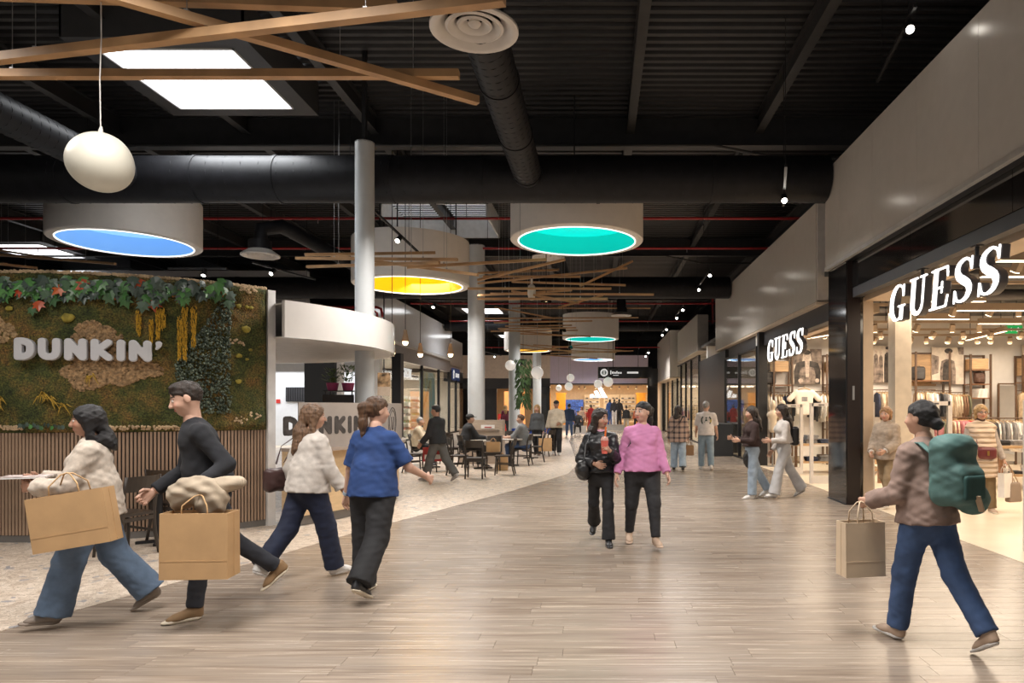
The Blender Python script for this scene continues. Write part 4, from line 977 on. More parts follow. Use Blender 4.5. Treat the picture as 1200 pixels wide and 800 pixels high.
# ================================================================ CAFE FURNITURE
def make_chair(label, seatm=DARKWOOD):
    t = thing('cafe_chair', label, 'chair', group='dark bistro chairs')
    MB().prism([(-.20, -.19), (.20, -.19), (.215, .0), (.21, .21), (-.21, .21), (-.215, .0)], .435, .465).build('seat', seatm, t)
    for s in (-1, 1):
        MB().tube([(s*.175, .17, .435), (s*.185, .185, .2), (s*.195, .20, 0)], [.019, .018, .015], 8).build('leg', DARKWOOD, t, True)
        MB().tube([(s*.19, -.25, 0), (s*.185, -.20, .22), (s*.185, -.175, .45), (s*.19, -.205, .66), (s*.195, -.255, .865)], [.016, .019, .021, .019, .016], 8).build('leg', DARKWOOD, t, True)
        MB().bar((s*.185, .18, .27), (s*.187, -.20, .25), .018, .025).build('side_rail', DARKWOOD, t)
    for z0, z1, y in ((.70, .865, -.225),):
        pts = [(x, -.225-.05*(1-(x/.2)**2)) for x in np.linspace(-.2, .2, 9)]
        m = MB(); n = len(pts)
        for sgn in (1,): m.prism(pts+[(x, y+.018) for x, y in reversed(pts)], z0, z1, lambda x, y, z: (x, y-(z-.7)*.22, z))
        m.build('backrest', DARKWOOD, t)
    MB().bar((-.185, -.185, .40), (.185, -.185, .40), .02, .04).build('seat_rail', DARKWOOD, t); MB().bar((-.18, .17, .405), (.18, .17, .405), .02, .045).build('seat_rail', DARKWOOD, t)
    return t
TT = M('orange_oak_top', (.50, .25, .07), .35, 0, .12, 4, stretch=(1, 8, 1))
def make_table(label, x, y, r=.32, topm=TT, h=.745):
    t = thing('cafe_table', label, 'table', (x, y, 0))
    MB().lathe([(0, h), (r-.01, h), (r, h-.01), (r, h-.028), (r-.01, h-.035), (0, h-.035)], 36).build('tabletop', topm, t, True, 40)
    MB().cyl((0,0,.03), (0,0,h-.03), .035, n=14).build('pedestal', BLACK, t, True, 40)
    for k in range(4):
        a = k*PI/2+.4; MB().bar((0,0,.03), (.24*math.cos(a), .24*math.sin(a), .018), .05, .03).build('foot', BLACK, t)
    return t
ch = make_chair('dark bistro chair seen from the side at the orange round table by the slats')
p = G(147, 650); ch.location = (p.x, p.y, 0); ch.rotation_euler = (0, 0, R(74))
p = G(190, 634); dup(ch, (p.x+.1, p.y+.12, 0), R(-8), 'dark bistro chair with its seat toward the slats behind the orange table')
p = G(172, 640); make_table('small round orange-oak table beside the slatted kiosk base', p.x+.02, p.y+.2, .30)
CH = [(485, 553, -85, 'dark bistro chair drawn up beside the seated person in the cream jacket'), (537, 556, -88, 'dark bistro chair sideways behind the person in the cap'),
      (557, 560, 2, 'dark bistro chair with back to the walk, its backrest toward the kiosk floor'), (591, 556, 92, 'dark bistro chair sideways with an empty seat above a kraft bag'),
      (578, 551, 182, 'dark bistro chair facing the walk with a kraft bag on its seat'), (527, 543, -10, 'dark bistro chair half hidden behind the walking person'),
      (592, 538, 170, 'dark bistro chair beyond the grey-shirted person, facing him'), (628, 541, 95, 'dark bistro chair set apart before the person in grey'),
      (612, 545, 80, 'dark bistro chair under the person in the grey shirt'), (549, 547, -60, 'dark bistro chair under the person in the cap'), (491, 545, -80, 'dark bistro chair under the seated person in the cream jacket'),
      (517, 552, 30, 'dark bistro chair between the seated person and the walker'), (640, 534, 60, 'dark bistro chair farthest out beside the blue display')]
CHPOS = {}
for (u, v, rz, lab) in CH:
    p = G(u, v); dup(ch, (p.x, p.y, 0), R(rz), lab); CHPOS[lab] = p
for (u, v, lab) in ((505, 548, 'round cafe table between the seated person and the walking person'), (566, 549, 'round cafe table in front of the person in the cap'), (598, 546, 'round cafe table in front of the grey-shirted person'), (622, 537, 'round cafe table beside the standing person in grey')):
    p = G(u, v); make_table(lab, p.x, p.y, .33, M('pale_grey_top', (.4, .36, .32), .3))
# service booth behind the tables
q = P(563, 515, 19.2); bt = thing('service_booth', 'waist-high wooden service booth in front of the thick column', 'booth', (q.x, q.y, 0))
LAM = M('oak_laminate', (.42, .34, .27), .45, 0, .08, 4, stretch=(1, 1, 8))
MB().box((-.6, 0, 0), (.62, .5, .95)).build('body', LAM, bt); MB().box((-.36, .12, .95), (.62, .16, 1.24)).build('back_screen', LAM, bt); MB().box((.52, .1, .95), (.62, .5, 1.24)).build('side_screen', LAM, bt)
MB().box((-.62, -.03, .95), (.52, .12, .98)).build('ledge', M('taupe_worktop'), bt); s_ = MB().box((.0, .09, 1.0), (.38, .11, 1.10)).build('notice', WHITE, bt); MB().box((.1, .085, 1.02), (.3, .09, 1.05)).build('notice_print', M('print_red', (.4, .05, .04), .6), s_)
# blue display table further back
q = P(628, 505, 27); tb = thing('display_table', 'long display table under a blue cloth far behind the cafe', 'table', (q.x, q.y, 0))
MB().box((-.9, -.3, .70), (.9, .3, .74)).build('tabletop', WHITE, tb); MB().box((-.92, -.32, .56), (.92, -.3, .76)).build('cloth_front', M('blue_cloth', (.02, .07, .35), .7), tb); MB().box((-.92, -.32, .745), (.92, .32, .76)).build('cloth_top', M('blue_cloth'), tb)
for dx in (-.8, .8):
    for dy in (-.25, .25): MB().box((dx-.02, dy-.02, 0), (dx+.02, dy+.02, .7)).build('leg', CHROME, tb)
# hanging plant by the column
q = P(613, 447, 29.0); hp = thing('hanging_plant', 'long trailing green plant hung beside a grey column', 'plant', q)
m = MB()
for k in range(420):
    z = random.uniform(-1.05, 1.0); a = random.random()*6.28; r = (.10+.2*random.random())*(1.0 if z > -.1 else .9); c = Vector((r*math.cos(a), r*math.sin(a), z)); d = Vector((math.cos(a)*.6, math.sin(a)*.6, -1)).normalized(); x = d.cross(Vector((0,1,0))).normalized()
    m.add([c, c+d*.1+x*.03, c+d*.24, c+d*.1-x*.03], [(0, 1, 2, 3)])
o = m.build('foliage', M('trailing_leaf', (.07, .13, .045), .5, 0, .35, 12), hp); o['kind'] = 'stuff'
MB().lathe([(0, .7), (.12, .72), (.15, .95), (0, .95)], 16).build('pot', BLACK, hp, True, 40); MB().cyl((0,0,.9), (0,0,7.5-q.z), .008, n=5).build('cord', CORD, hp)
# black hanging sign
q = P(729, 436.5, 38); hs = thing('hanging_sign', 'long black hanging sign with a round white emblem', 'sign', q)
MB().box((-1.35, -.06, -.32), (1.65, .06, .32)).build('board', GLOSSBLACK, hs)
MB().cyl((-1.0, -.062, 0), (-1.0, -.075, 0), .21, n=30).build('round_emblem', M('sign_print_white', (.8, .8, .8), .5, emit=(1, 1, 1), es=.5), hs)
MB().cyl((-1.0, -.074, 0), (-1.0, -.078, 0), .13, n=24).build('emblem_ring', M('sign_print_grey', (.25, .32, .3), .5), hs)
MB().bar((-1.0, -.08, -.1), (-1.0, -.08, .1), .05, .02, (0, 1, 0)).build('emblem_stem', M('sign_print_white'), hs)
for (x0, x1, z0, z1) in ((-.66, -.6, -.1, .12), (-.56, -.46, -.06, .05), (-.43, -.35, -.06, .03), (-.32, -.26, -.06, .08), (-.23, -.15, -.06, .03), (-.12, -.03, -.06, .03), (-.5, -.2, -.16, -.13), (.28, .9, -.05, .05)):
    MB().box((x0, -.07, z0), (x1, -.06, z1)).build('print_stroke', M('sign_print_white'), hs)
for x in (-.5, .9): MB().cyl((x, 0, .3), (x, 0, 7.5-q.z), .02, n=6).build('hanging_rod', BLACK, hs)

q = G(588, 508); sd_ = thing('promo_stand', 'small red and white promotional stand behind the cafe tables', 'stand', (q.x, q.y, 0))
MB().box((-.3, -.12, 0), (.3, .12, .55)).build('base_panel', M('fire_red', (.6, .04, .03), .5), sd_); MB().box((-.22, -.1, .55), (.22, .1, 1.2)).build('body_panel', M('fire_red'), sd_); MB().box((-.1, -.125, .1), (.1, -.12, .9)).build('white_stripe', WHITE, sd_)
# ================================================================ SHOP FITTINGS
def gate(x0, x1, y, h, lab, rz=0):
    t = thing('security_gate', lab, 'security gate', ((x0+x1)/2, y, 0)); w = x1-x0; G_ = M('gate_white', (.68, .62, .56), .35)
    for s in (-1, 1): MB().box((s*w/2-.035, -.03, 0), (s*w/2+.035, .03, h)).build('upright', G_, t)
    MB().box((-w/2, -.03, h-.07), (w/2, .03, h)).build('top_bar', G_, t); MB().box((-w/2, -.04, .0), (w/2, .04, .16)).build('base', G_, t)
    MB().box((-w/2+.035, -.004, .16), (w/2-.035, .004, h-.07)).build('clear_panel', GLASS, t)
    MB().box((-.06, -.035, h-.05), (.06, -.03, h-.03)).build('indicator', DARKGREY, t)
    if h > 1.5: MB().box((-w/2, -.02, .78), (w/2, .02, .82)).build('cross_bar', G_, t)
gate(4.47, 4.80, 12.0, 1.69, 'white anti-theft gate standing between the black pillar and the cream post')
gate(5.35, 5.85, 11.4, 1.70, 'white anti-theft gate behind the person with the green backpack')
gate(4.74, 5.1, 7.55, 1.68, 'white anti-theft gate nearest in the wide shop entrance')
gate(4.46, 4.86, 16.4, 1.67, 'white anti-theft gate behind the walking person in pale clothes')
gate(4.45, 4.85, 14.3, 1.69, 'white anti-theft gate next behind the glossy black pillar')
pl = thing('shop_post', 'square cream post inside the wide shop entrance', 'pillar', (5.55, 12.6, 0))
MB().box((-.15, -.15, 0), (.15, .15, 4.2)).build('shaft', BEIGE if False else M('cream_post', (.70, .61, .50), .4), pl); MB().box((-.16, -.16, 0), (.16, .16, .1)).build('skirting', DARKGREY, pl)
YB = 19.38
def wallx(u): return (u-CU)/FPX*YB
def wallz(v): return EYE+(CV-v)/FPX*YB
DARKW = M('dark_walnut_frame', (.10, .055, .03), .5, 0, .1)
def shelf_unit(u0, u1, lab, tiers=(450, 466, 485), top=416, box=None):
    x0, x1 = wallx(u0), wallx(u1); t = thing('shelf_unit', lab, 'shelf', ((x0+x1)/2, YB, 0)); w = x1-x0
    for s in (-1, 1):
        for dy in (-.38, -.03): MB().box((s*w/2-.025, dy-.02, 0), (s*w/2+.025, dy+.02, wallz(top))).build('post', DARKW, t)
    for v in tiers: MB().box((-w/2, -.4, wallz(v)-.03), (w/2, 0, wallz(v))).build('shelf_board', WALNUT, t)
    MB().box((-w/2, -.03, wallz(top)-.05), (w/2, 0, wallz(top))).build('top_rail', DARKW, t)
    if box: MB().box((wallx(box[0])-(x0+x1)/2, -.36, wallz(box[3])), (wallx(box[1])-(x0+x1)/2, -.01, wallz(box[2]))).build('wooden_box', OAK, t)
    return t
shelf_unit(1129, 1152, 'tall walnut shelf unit with an oak box and brown backpack', (433.5, 450, 466, 484), 416, (1131, 1150, 421, 433))
shelf_unit(1066, 1105, 'walnut shelf unit backed by an oak panel under the dark backpack', (446,), 413, None)
shelf_unit(1189, 1225, 'walnut shelf unit right of the narrow mirror', (448, 470, 490), 417, (1191, 1200, 420, 440))
shelf_unit(903, 924, 'walnut shelf unit left of the jacket poster', (451, 482, 500), 418, (902, 920, 424, 436))
shelf_unit(964, 1015, 'walnut shelf unit right of the jacket poster', (450.5, 484, 502), 416, (966, 976, 424, 436))
tag(MB().box((wallx(1068), YB+.0, wallz(452)), (wallx(1097), YB+.05, wallz(414))).build('wall_panel', OAK), 'upright oak back panel behind the dark backpack', 'panel')
tag(MB().box((wallx(1044), YB-.5, 0), (wallx(1047.5), YB, wallz(414))).build('partition', WALNUT), 'slim walnut partition beside the cream post', 'partition')
# posters with printed figures
PAPER = M('poster_paper', (.66, .58, .49), .5, 0, .08, 8); INK = M('poster_ink_dark', (.045, .035, .03), .5, 0, .5, 9); INKM = M('poster_ink_mid', (.22, .17, .14), .5, 0, .5, 7)
def ellp(cx, cz, rx, rz, n=18): return [(cx+rx*math.cos(2*PI*i/n), cz+rz*math.sin(2*PI*i/n)) for i in range(n)]
def poster(u0, u1, v0, v1, lab, figs):
    x0, x1, z0, z1 = wallx(u0), wallx(u1), wallz(v1), wallz(v0); t = thing('poster', lab, 'poster', (x0, YB-.06, z0)); w, h = x1-x0, z1-z0
    MB().box((0, 0, 0), (w, .05, h)).build('board', PAPER, t)
    for k, (poly, m_) in enumerate(figs):
        d = .001*(k+1); MB().prism([(min(max(x, 0), 1)*w, min(max(z, 0), 1)*h) for x, z in poly], -d, 0.0005, lambda x, y, z: (x, z, y)).build('printed_figure', m_, t)
body = lambda cx, w, top: [(cx-w*1.2, 0), (cx-w*1.25, top*.55), (cx-w, top*.92), (cx-w*.3, top), (cx+w*.3, top), (cx+w, top*.92), (cx+w*1.25, top*.55), (cx+w*1.2, 0)]
SKINP = M('poster_ink_light', (.55, .45, .38), .5, 0, .2, 20)
poster(927, 962, 409, 450, 'monochrome poster of a figure in a patterned jacket', [([(0, .55), (.35, .6), (.4, 1), (0, 1)], INKM), ([(.7, .5), (1, .4), (1, 1), (.6, 1)], INKM), (body(.52, .36, .66), INK), (body(.52, .22, .5), INKM), ([(.47, .2), (.57, .2), (.6, .66), (.44, .66)], SKINP), (ellp(.5, .8, .11, .14), SKINP), (ellp(.5, .9, .13, .07), INK), (ellp(.3, .1, .08, .06), SKINP), (ellp(.85, .1, .07, .06), SKINP)])
poster(1091, 1128, 407, 450, 'monochrome poster of a figure in a dark waistcoat in profile', [([(0, .25), (.2, .3), (.22, .75), (0, .8)], INKM), ([(.85, .8), (1, .8), (1, 1), (.8, 1)], INKM), (body(.5, .2, .68), INKM), (body(.48, .12, .62), INK), (ellp(.55, .8, .1, .12), SKINP), (ellp(.52, .9, .13, .07), INK)])
poster(1021, 1043.5, 405, 448, 'monochrome poster of several standing figures', [(body(.2, .11, .78), INKM), (ellp(.2, .84, .07, .07), SKINP), (body(.45, .1, .74), INKM), (ellp(.45, .8, .07, .07), SKINP), (body(.78, .13, .82), INK), (ellp(.78, .88, .08, .07), SKINP), (ellp(.78, .93, .09, .04), INK)])
poster(1197, 1230, 405, 440, 'monochrome poster high on the wall above the right shelf unit', [(body(.3, .2, .8), INK), (body(.7, .2, .6), INKM)])
# bags on the shelves
def backpack_mesh(nm, mat, w=.28, h=.4):
    s = SDF(.02, .04); s.rbox((0, 0, h*.48), (w/2, .09, h*.46), .07); s.rbox((0, -.09, h*.3), (w*.36, .05, h*.24), .04); return np_mesh(nm, [s.mesh()], mat)
def shelfbag(u, v, lab, mat, w=.3, h=.4):
    t = thing('backpack', lab, 'backpack', (wallx(u), YB-.2, wallz(v))); link(backpack_mesh('bag_body', mat, w, h), 'bag_body', t)
    MB().tube([(-.04, 0, h*.92), (-.03, 0, h*1.0), (.03, 0, h*1.0), (.04, 0, h*.92)], .008, 6).build('grab_loop', mat, t)
shelfbag(1072, 446, 'padded dark grey backpack on the shelf before the oak panel', M('dark_grey_nylon', (.06, .055, .055), .6), .38, .42)
shelfbag(1143, 450, 'small brown backpack on the tall walnut shelf unit', M('brown_logo_leather', (.09, .045, .03), .5, 0, .3, 40), .3, .36)
shelfbag(900, 451, 'dark backpack on the shelf left of the jacket poster', M('dark_grey_nylon'), .34, .38)
# garments
def garment_mesh(w=.042, d=.42, h=.72):
    m = MB(); P_ = []
    prof = [(0, .05, .35), (-.03, .5, .9), (-.06, .95, 1.15), (-.14, 1.0, 1.2), (-.4, .96, 1.05), (-.75, .95, 1.0), (-1, 1.0, 1.15)]
    n = 10; vs = []
    for z, dd, ww in prof:
        for i in range(n):
            a = 2*PI*i/n; vs.append((w/2*ww*math.cos(a)*(1+.25*math.sin(3*a+z*5)), d/2*dd*math.sin(a), z*h))
    fs = [(j*n+i, (j+1)*n+i, (j+1)*n+(i+1) % n, j*n+(i+1) % n) for j in range(len(prof)-1) for i in range(n)]+[tuple(range(n)), tuple((len(prof)-1)*n+i for i in range(n-1, -1, -1))]
    m.add(vs, fs)
    for s in (-1, 1): m.tube([(0, s*d*.44, -.08*h), (.008, s*d*.52, -.4*h), (.012, s*d*.5, -.8*h)], [.022, .026, .022], 7)
    return m
GCOL = {'cream': (.62, .50, .37), 'white': (.78, .74, .70), 'charcoal': (.05, .05, .055), 'brown': (.20, .11, .065), 'olive': (.13, .13, .08), 'beige': (.50, .37, .24), 'navy': (.04, .05, .09), 'grey': (.26, .25, .25), 'pink': (.5, .2, .22), 'red': (.42, .03, .03), 'blue': (.05, .12, .35), 'sage': (.25, .32, .27)}
GM = {}
def gmesh(c):
    if c not in GM:
        mm = M('cloth_'+c, GCOL[c], .8, 0, .15, 12, bump=.3, bscale=25); GM[c] = (garment_mesh().mesh('garment', mm, True), mm)
    return GM[c]
hk = MB().tube([(0, -.17, -.045), (0, -.08, -.005), (0, 0, .015), (0, .08, -.005), (0, .17, -.045)], .009, 6).tube([(0, 0, .01), (0, 0, .05), (.018, 0, .07), (.03, 0, .05)], .004, 5).mesh('hanger', M('wooden_hanger', (.45, .28, .12), .5), True)
def rail(x0, x1, y, z, cols, label, where, h=1.0, group=None, floorstand=False, n=None):
    t = thing('clothes_rail', label, 'clothes rail', ((x0+x1)/2, y, z)); L_ = x1-x0
    MB().cyl((-L_/2, 0, 0), (L_/2, 0, 0), .014, n=8).build('bar', DARKW, t)
    if floorstand:
        for s in (-1, 1): MB().cyl((s*L_/2, 0, 0), (s*L_/2, 0, -z), .014, n=8).build('upright', DARKW, t); MB().box((s*L_/2-.02, -.25, -z), (s*L_/2+.02, .25, -z+.03)).build('foot', DARKW, t)
    else:
        for s in (-1, 1): MB().bar((s*L_/2, 0, 0), (s*L_/2, YB-y-.01 if y > 15 and YB-y > 0 else .35, 0), .02, .02).build('wall_arm', DARKW, t)
    n = n or int(L_/.075)
    for i in range(n):
        c = cols[int(i/n*len(cols))] if random.random() < .75 else random.choice(cols)
        me = gmesh(c)[0]
        g = thing('hanging_garment', '%s garment on a wooden hanger on the %s' % (c, where), 'garment', (x0+(i+.5)*L_/n, y, z-.07), random.uniform(-.25, .25), 'garments on the %s' % where)
        link(me, 'cloth', g, (0, 0, 0), None, (1, random.uniform(.85, 1), h*random.uniform(.88, 1.08))); link(hk, 'hanger', g)
rail(wallx(1066), wallx(1090), YB-.3, wallz(457), ['cream', 'beige', 'white', 'white'], 'clothes rail below the oak panel', 'rail below the oak panel')
rail(wallx(1091), wallx(1108), YB-.32, wallz(458), ['charcoal', 'grey', 'white', 'beige'], 'clothes rail below the left part of the waistcoat poster', 'rail under the waistcoat poster')
rail(wallx(1108), wallx(1128), YB-.28, wallz(460), ['cream', 'beige', 'brown', 'olive'], 'clothes rail beside the tall shelf unit', 'rail beside the tall walnut unit')
rail(wallx(1021), wallx(1044), YB-.3, wallz(457), ['navy', 'cream', 'beige', 'cream'], 'clothes rail below the poster of several figures', 'rail below the group poster')
rail(wallx(1184), wallx(1225), YB-.5, wallz(458), ['beige', 'charcoal', 'beige', 'beige', 'cream'], 'clothes rail right of the narrow mirror', 'rail right of the mirror', 1.1)
rail(wallx(896), wallx(925), YB-.3, wallz(460), ['white', 'cream', 'navy', 'charcoal'], 'clothes rail left of the jacket poster', 'rail left of the jacket poster')
rail(wallx(942), wallx(975), YB-.3, wallz(459), ['charcoal', 'charcoal', 'white', 'beige', 'cream'], 'clothes rail below the jacket poster', 'rail below the jacket poster')
rail(wallx(1066), wallx(1130), YB-1.6, wallz(488), ['brown', 'cream', 'pink', 'red', 'grey', 'olive'], 'low clothes rail standing before the wall rails', 'low standing rail', .7, None, True)
rail(8.6, 10.2, 15.6, 1.35, ['charcoal', 'grey', 'white', 'charcoal'], 'low clothes rail beside the mirror with dark garments', 'rail of dark garments', .9, None, True)
# display tee on a wide hanger
g = thing('display_tee', 'white display T-shirt spread on a wooden hanger', 'garment', (wallx(935), YB-.6, wallz(457)))
sd = SDF(.02, .03); sd.rbox((0, 0, -.36), (.24, .04, .34), .04); sd.cone((-.22, 0, -.08), (-.40, 0, -.26), .075, .08, flat=((0, 1, 0), 1.8)); sd.cone((.22, 0, -.08), (.40, 0, -.26), .075, .08, flat=((0, 1, 0), 1.8))
link(np_mesh('cloth', [sd.mesh()], M('tee_white', (.74, .68, .6), .8, 0, .05)), 'cloth', g); link(hk, 'hanger', g, (0, 0, .02), (0, 0, PI/2), (1.4, 1.4, 1.4))
MB().cyl((0, 0, .1), (0, .6, .1), .01, n=6).build('wall_hook', BLACK, g); MB().box((-.08, -.045, -.32), (.08, -.04, -.2)).build('chest_print', M('cloth_grey'), g)
# mirror
mr = thing('wall_mirror', 'narrow standing mirror in a dark frame', 'mirror', (wallx(1170.5), YB-.4, 0))
MB().box((-.22, 0, .1), (.22, .02, wallz(452))).build('mirror_glass', M('mirror_silver', (.8, .8, .8), .03, 1, 0), mr)
for s in (-1, 1): MB().box((s*.24-.02, -.02, 0), (s*.24+.02, .04, wallz(451))).build('frame_side', DARKW, mr)
MB().box((-.24, -.02, wallz(451)), (.24, .04, wallz(451)+.04)).build('frame_top', DARKW, mr)
# tables with folded clothes
fold = MB().cbox((0, 0, .02), (.27, .34, .04)).cbox((0, -.01, .042), (.25, .3, .012))
FM = {c: fold.mesh('folded_garment', gmesh(c)[1]) for c in GCOL}
def disp_table(x, y, w, d, h, lab, stacks, cols, where):
    t = thing('shop_table', lab, 'table', (x, y, 0))
    MB().box((-w/2, -d/2, h-.05), (w/2, d/2, h)).build('tabletop', OAK, t); MB().box((-w/2+.05, -d/2+.05, .25), (w/2-.05, d/2-.05, .29)).build('low_shelf', OAK, t)
    for sx in (-1, 1):
        for sy in (-1, 1): MB().box((sx*(w/2-.04)-.03, sy*(d/2-.04)-.03, 0), (sx*(w/2-.04)+.03, sy*(d/2-.04)+.03, h-.05)).build('leg', WALNUT, t)
    k = 0
    for i in range(stacks):
        px = x-w/2+(i+.5)*w/stacks
        for zz, n in ((h, random.randint(2, 4)), (.29, random.randint(1, 3))):
            c = random.choice(cols)
            for j in range(n):
                o = link(FM[c], 'folded_garment', None, (px+random.uniform(-.02, .02), y+random.uniform(-.06, .0), zz+.05*j+.001), (0, 0, random.uniform(-.12, .12)))
                tag(o, '%s folded garment stacked on the %s' % (c, where), 'garment', 'folded garments on the %s' % where)
disp_table(5.35, 16.8, 1.3, .8, .72, 'oak shop table behind the anti-theft gates', 4, ['cream', 'beige', 'navy', 'grey'], 'oak table behind the gates')
disp_table(6.9, 16.6, 1.4, .8, .80, 'oak shop table below the low standing rail', 4, ['brown', 'cream', 'grey', 'red'], 'oak table near the low rail')
disp_table(8.6, 13.6, 1.7, .8, .85, 'oak shop table right of the person in the quilted vest', 5, ['charcoal', 'charcoal', 'white', 'grey'], 'oak table by the quilted vest person')
disp_table(8.4, 11.2, 1.6, .7, .45, 'low oak bench table in the wide entrance', 3, ['charcoal', 'white', 'beige'], 'low oak bench')
disp_table(5.6, 14.6, .7, .5, .5, 'small oak plinth table just inside the far entrance', 2, ['white', 'beige'], 'small oak plinth')
for (c, n) in (('white', 5),):
    for j in range(n): tag(link(FM[c], 'folded_garment', None, (wallx(1143), YB-.2, wallz(466)+.05*j+.001), (0, 0, .05*j)), 'white folded knit in the pile on the tall walnut unit', 'garment', 'folded knits on the tall unit')
# mannequin heads left
for i, u in enumerate((905.5, 917)):
    q = P(u, 474, 18.4); t = thing('mannequin_bust', 'pale faceless mannequin bust in knitwear, %s' % ('taller one' if i == 0 else 'one nearer the poster'), 'mannequin', (q.x, q.y, 0))
    sd = SDF(.02, .04); z = q.z; sd.ell((0, 0, z), (.08, .1, .125)); sd.cone((0, 0, z-.1), (0, 0, z-.2), .05); sd.cone((-.08, 0, z-.27), (.08, 0, z-.27), .07, k=.06); sd.cone((0, 0, z-.3), (0, 0, z-.65), .12, .11, flat=((0, 1, 0), 1.3), k=.08)
    link(np_mesh('bust', [sd.mesh()], M('mannequin_cream', (.66, .55, .42), .6)), 'bust', t); MB().cyl((0,0,0), (0,0,z-.6), .025, n=10).build('pole', CHROME, t); MB().cyl((0,0,0), (0,0,.02), .17, n=24).build('base_plate', CHROME, t)
# hung linear lights and spots inside the shop
STRIP = M('strip_glow', (1, .9, .75), .4, 0, 0, emit=(1, .80, .55), es=3.2); LBOX = M('lamp_beige', (.50, .38, .27), .45, 0, .02)
def linear(u0, u1, v, z, lab, dv=0):
    a, b_ = at(u0, v, z), at(u1, v+dv, z); t = thing('linear_lamp', lab, 'ceiling lamp', (a+b_)/2, group='hung linear lamps'); c = (a+b_)/2
    MB().bar(a-c, b_-c, .10, .12).build('housing', LBOX, t); MB().bar(a-c+Vector((0,0,-.065)), b_-c+Vector((0,0,-.065)), .085, .012).build('lit_strip', STRIP, t)
    for f in (.1, .9): p_ = (a-c)*(1-f)+(b_-c)*f; MB().cyl(p_, p_+Vector((0,0,4.2-z)), .008, n=5).build('hanging_wire', CORD, t)
for (u0, u1, v) in ((1150, 1230, 319), (1091, 1154, 349), (1122, 1215, 360), (1075, 1135, 370.5), (1147, 1196, 376), (1100, 1240, 300)): linear(u0, u1, v, 3.52, 'hung beige linear lamp glowing from below inside the wide entrance')
linear(1133, 1178, 396, 3.5, 'hung beige linear lamp set askew before the waistcoat poster', -11)
linear(952, 974, 393, 3.5, 'hung beige linear lamp behind the far entrance letters', -4)
SPH = MB().cbox((0, 0, -.11), (.1, .1, .17), Matrix.Rotation(.5, 3, 'X')).mesh('lamp_head', LBOX); SPL = MB().cbox((0, .045, -.19), (.08, .08, .012), Matrix.Rotation(.5, 3, 'X')).mesh('lens', M('spot_lens_warm', (1, .9, .7), .4, 0, 0, emit=(1, .8, .52), es=6))
def track(y, x0, x1, n, z, lab):
    t = thing('shop_track_light', lab, 'track light', ((x0+x1)/2, y, z)); MB().box((-(x1-x0)/2, -.03, 0), ((x1-x0)/2, .03, .05)).build('track_bar', LBOX, t)
    for i in range(n):
        x = -(x1-x0)/2+(i+.5+random.uniform(-.25, .25))*(x1-x0)/n; h_ = link(SPH, 'lamp_head', t, (x, 0, 0), (0, 0, random.uniform(-1, 1))); link(SPL, 'lens', h_)
    for f in (-.4, .4): MB().cyl((f*(x1-x0), 0, .04), (f*(x1-x0), 0, 4.2-z), .008, n=5).build('hanging_wire', CORD, t)
for i, (y, x0, x1, n) in enumerate(((18.2, 7.2, 13, 13), (16.9, 6.5, 13, 9), (15.4, 5.8, 12.5, 8), (13.6, 5.0, 11, 8), (11.2, 5.0, 10.5, 6), (9.2, 5.2, 9.5, 5), (18.0, 4.8, 6.6, 4))):
    track(y, x0, x1, n, 3.5 if i < 3 else 3.62, ['beige track with spot heads close before the poster wall', 'beige track with spot heads, second before the poster wall', 'beige track with spot heads over the low standing rail', 'beige track with spot heads over the oak table', 'beige track with spot heads behind the cream post', 'beige track with spot heads right behind the hung letters', 'short beige track with spot heads over the far entrance'][i])
dk = SHOPCEIL
for i, y in enumerate((8, 10, 12.2, 14.5, 16.5)):
    tag(MB().tube([(4.8, y, 4.0), (8, y+.2, 4.02), (13.8, y, 4.0)], .12, 10).build('shop_air_pipe', M('galvanised_pipe', (.16, .16, .17), .35, .6), None, True), 'grey air pipe under the shop ceiling, %s' % ['over the hung letters', 'over the cream post', 'before the askew lamp', 'over the oak tables', 'closest to the poster wall'][i], 'pipe')
q = P(1188, 386, 17.2); ex = thing('exit_sign', 'green exit sign with a white arrow under the shop ceiling', 'sign', q)
MB().box((-.2, -.03, -.1), (.2, .03, .1)).build('lit_box', M('exit_green', (.02, .3, .08), .4, emit=(.02, .5, .12), es=.6), ex); MB().cyl((0,0,.1), (0,0,4.2-q.z), .01, n=5).build('hanging_wire', CORD, ex)
for poly in ([(-.14, 0), (-.07, .05), (-.07, .018), (0, .018), (0, -.018), (-.07, -.018), (-.07, -.05)], [(.05, -.06), (.08, -.06), (.1, 0), (.13, -.06), (.16, -.06), (.12, .03), (.09, .06), (.06, .02)]):
    MB().prism(poly, -.034, -.03, lambda x, y, z: (x, z, y)).build('pictogram', M('sign_print_white'), ex)
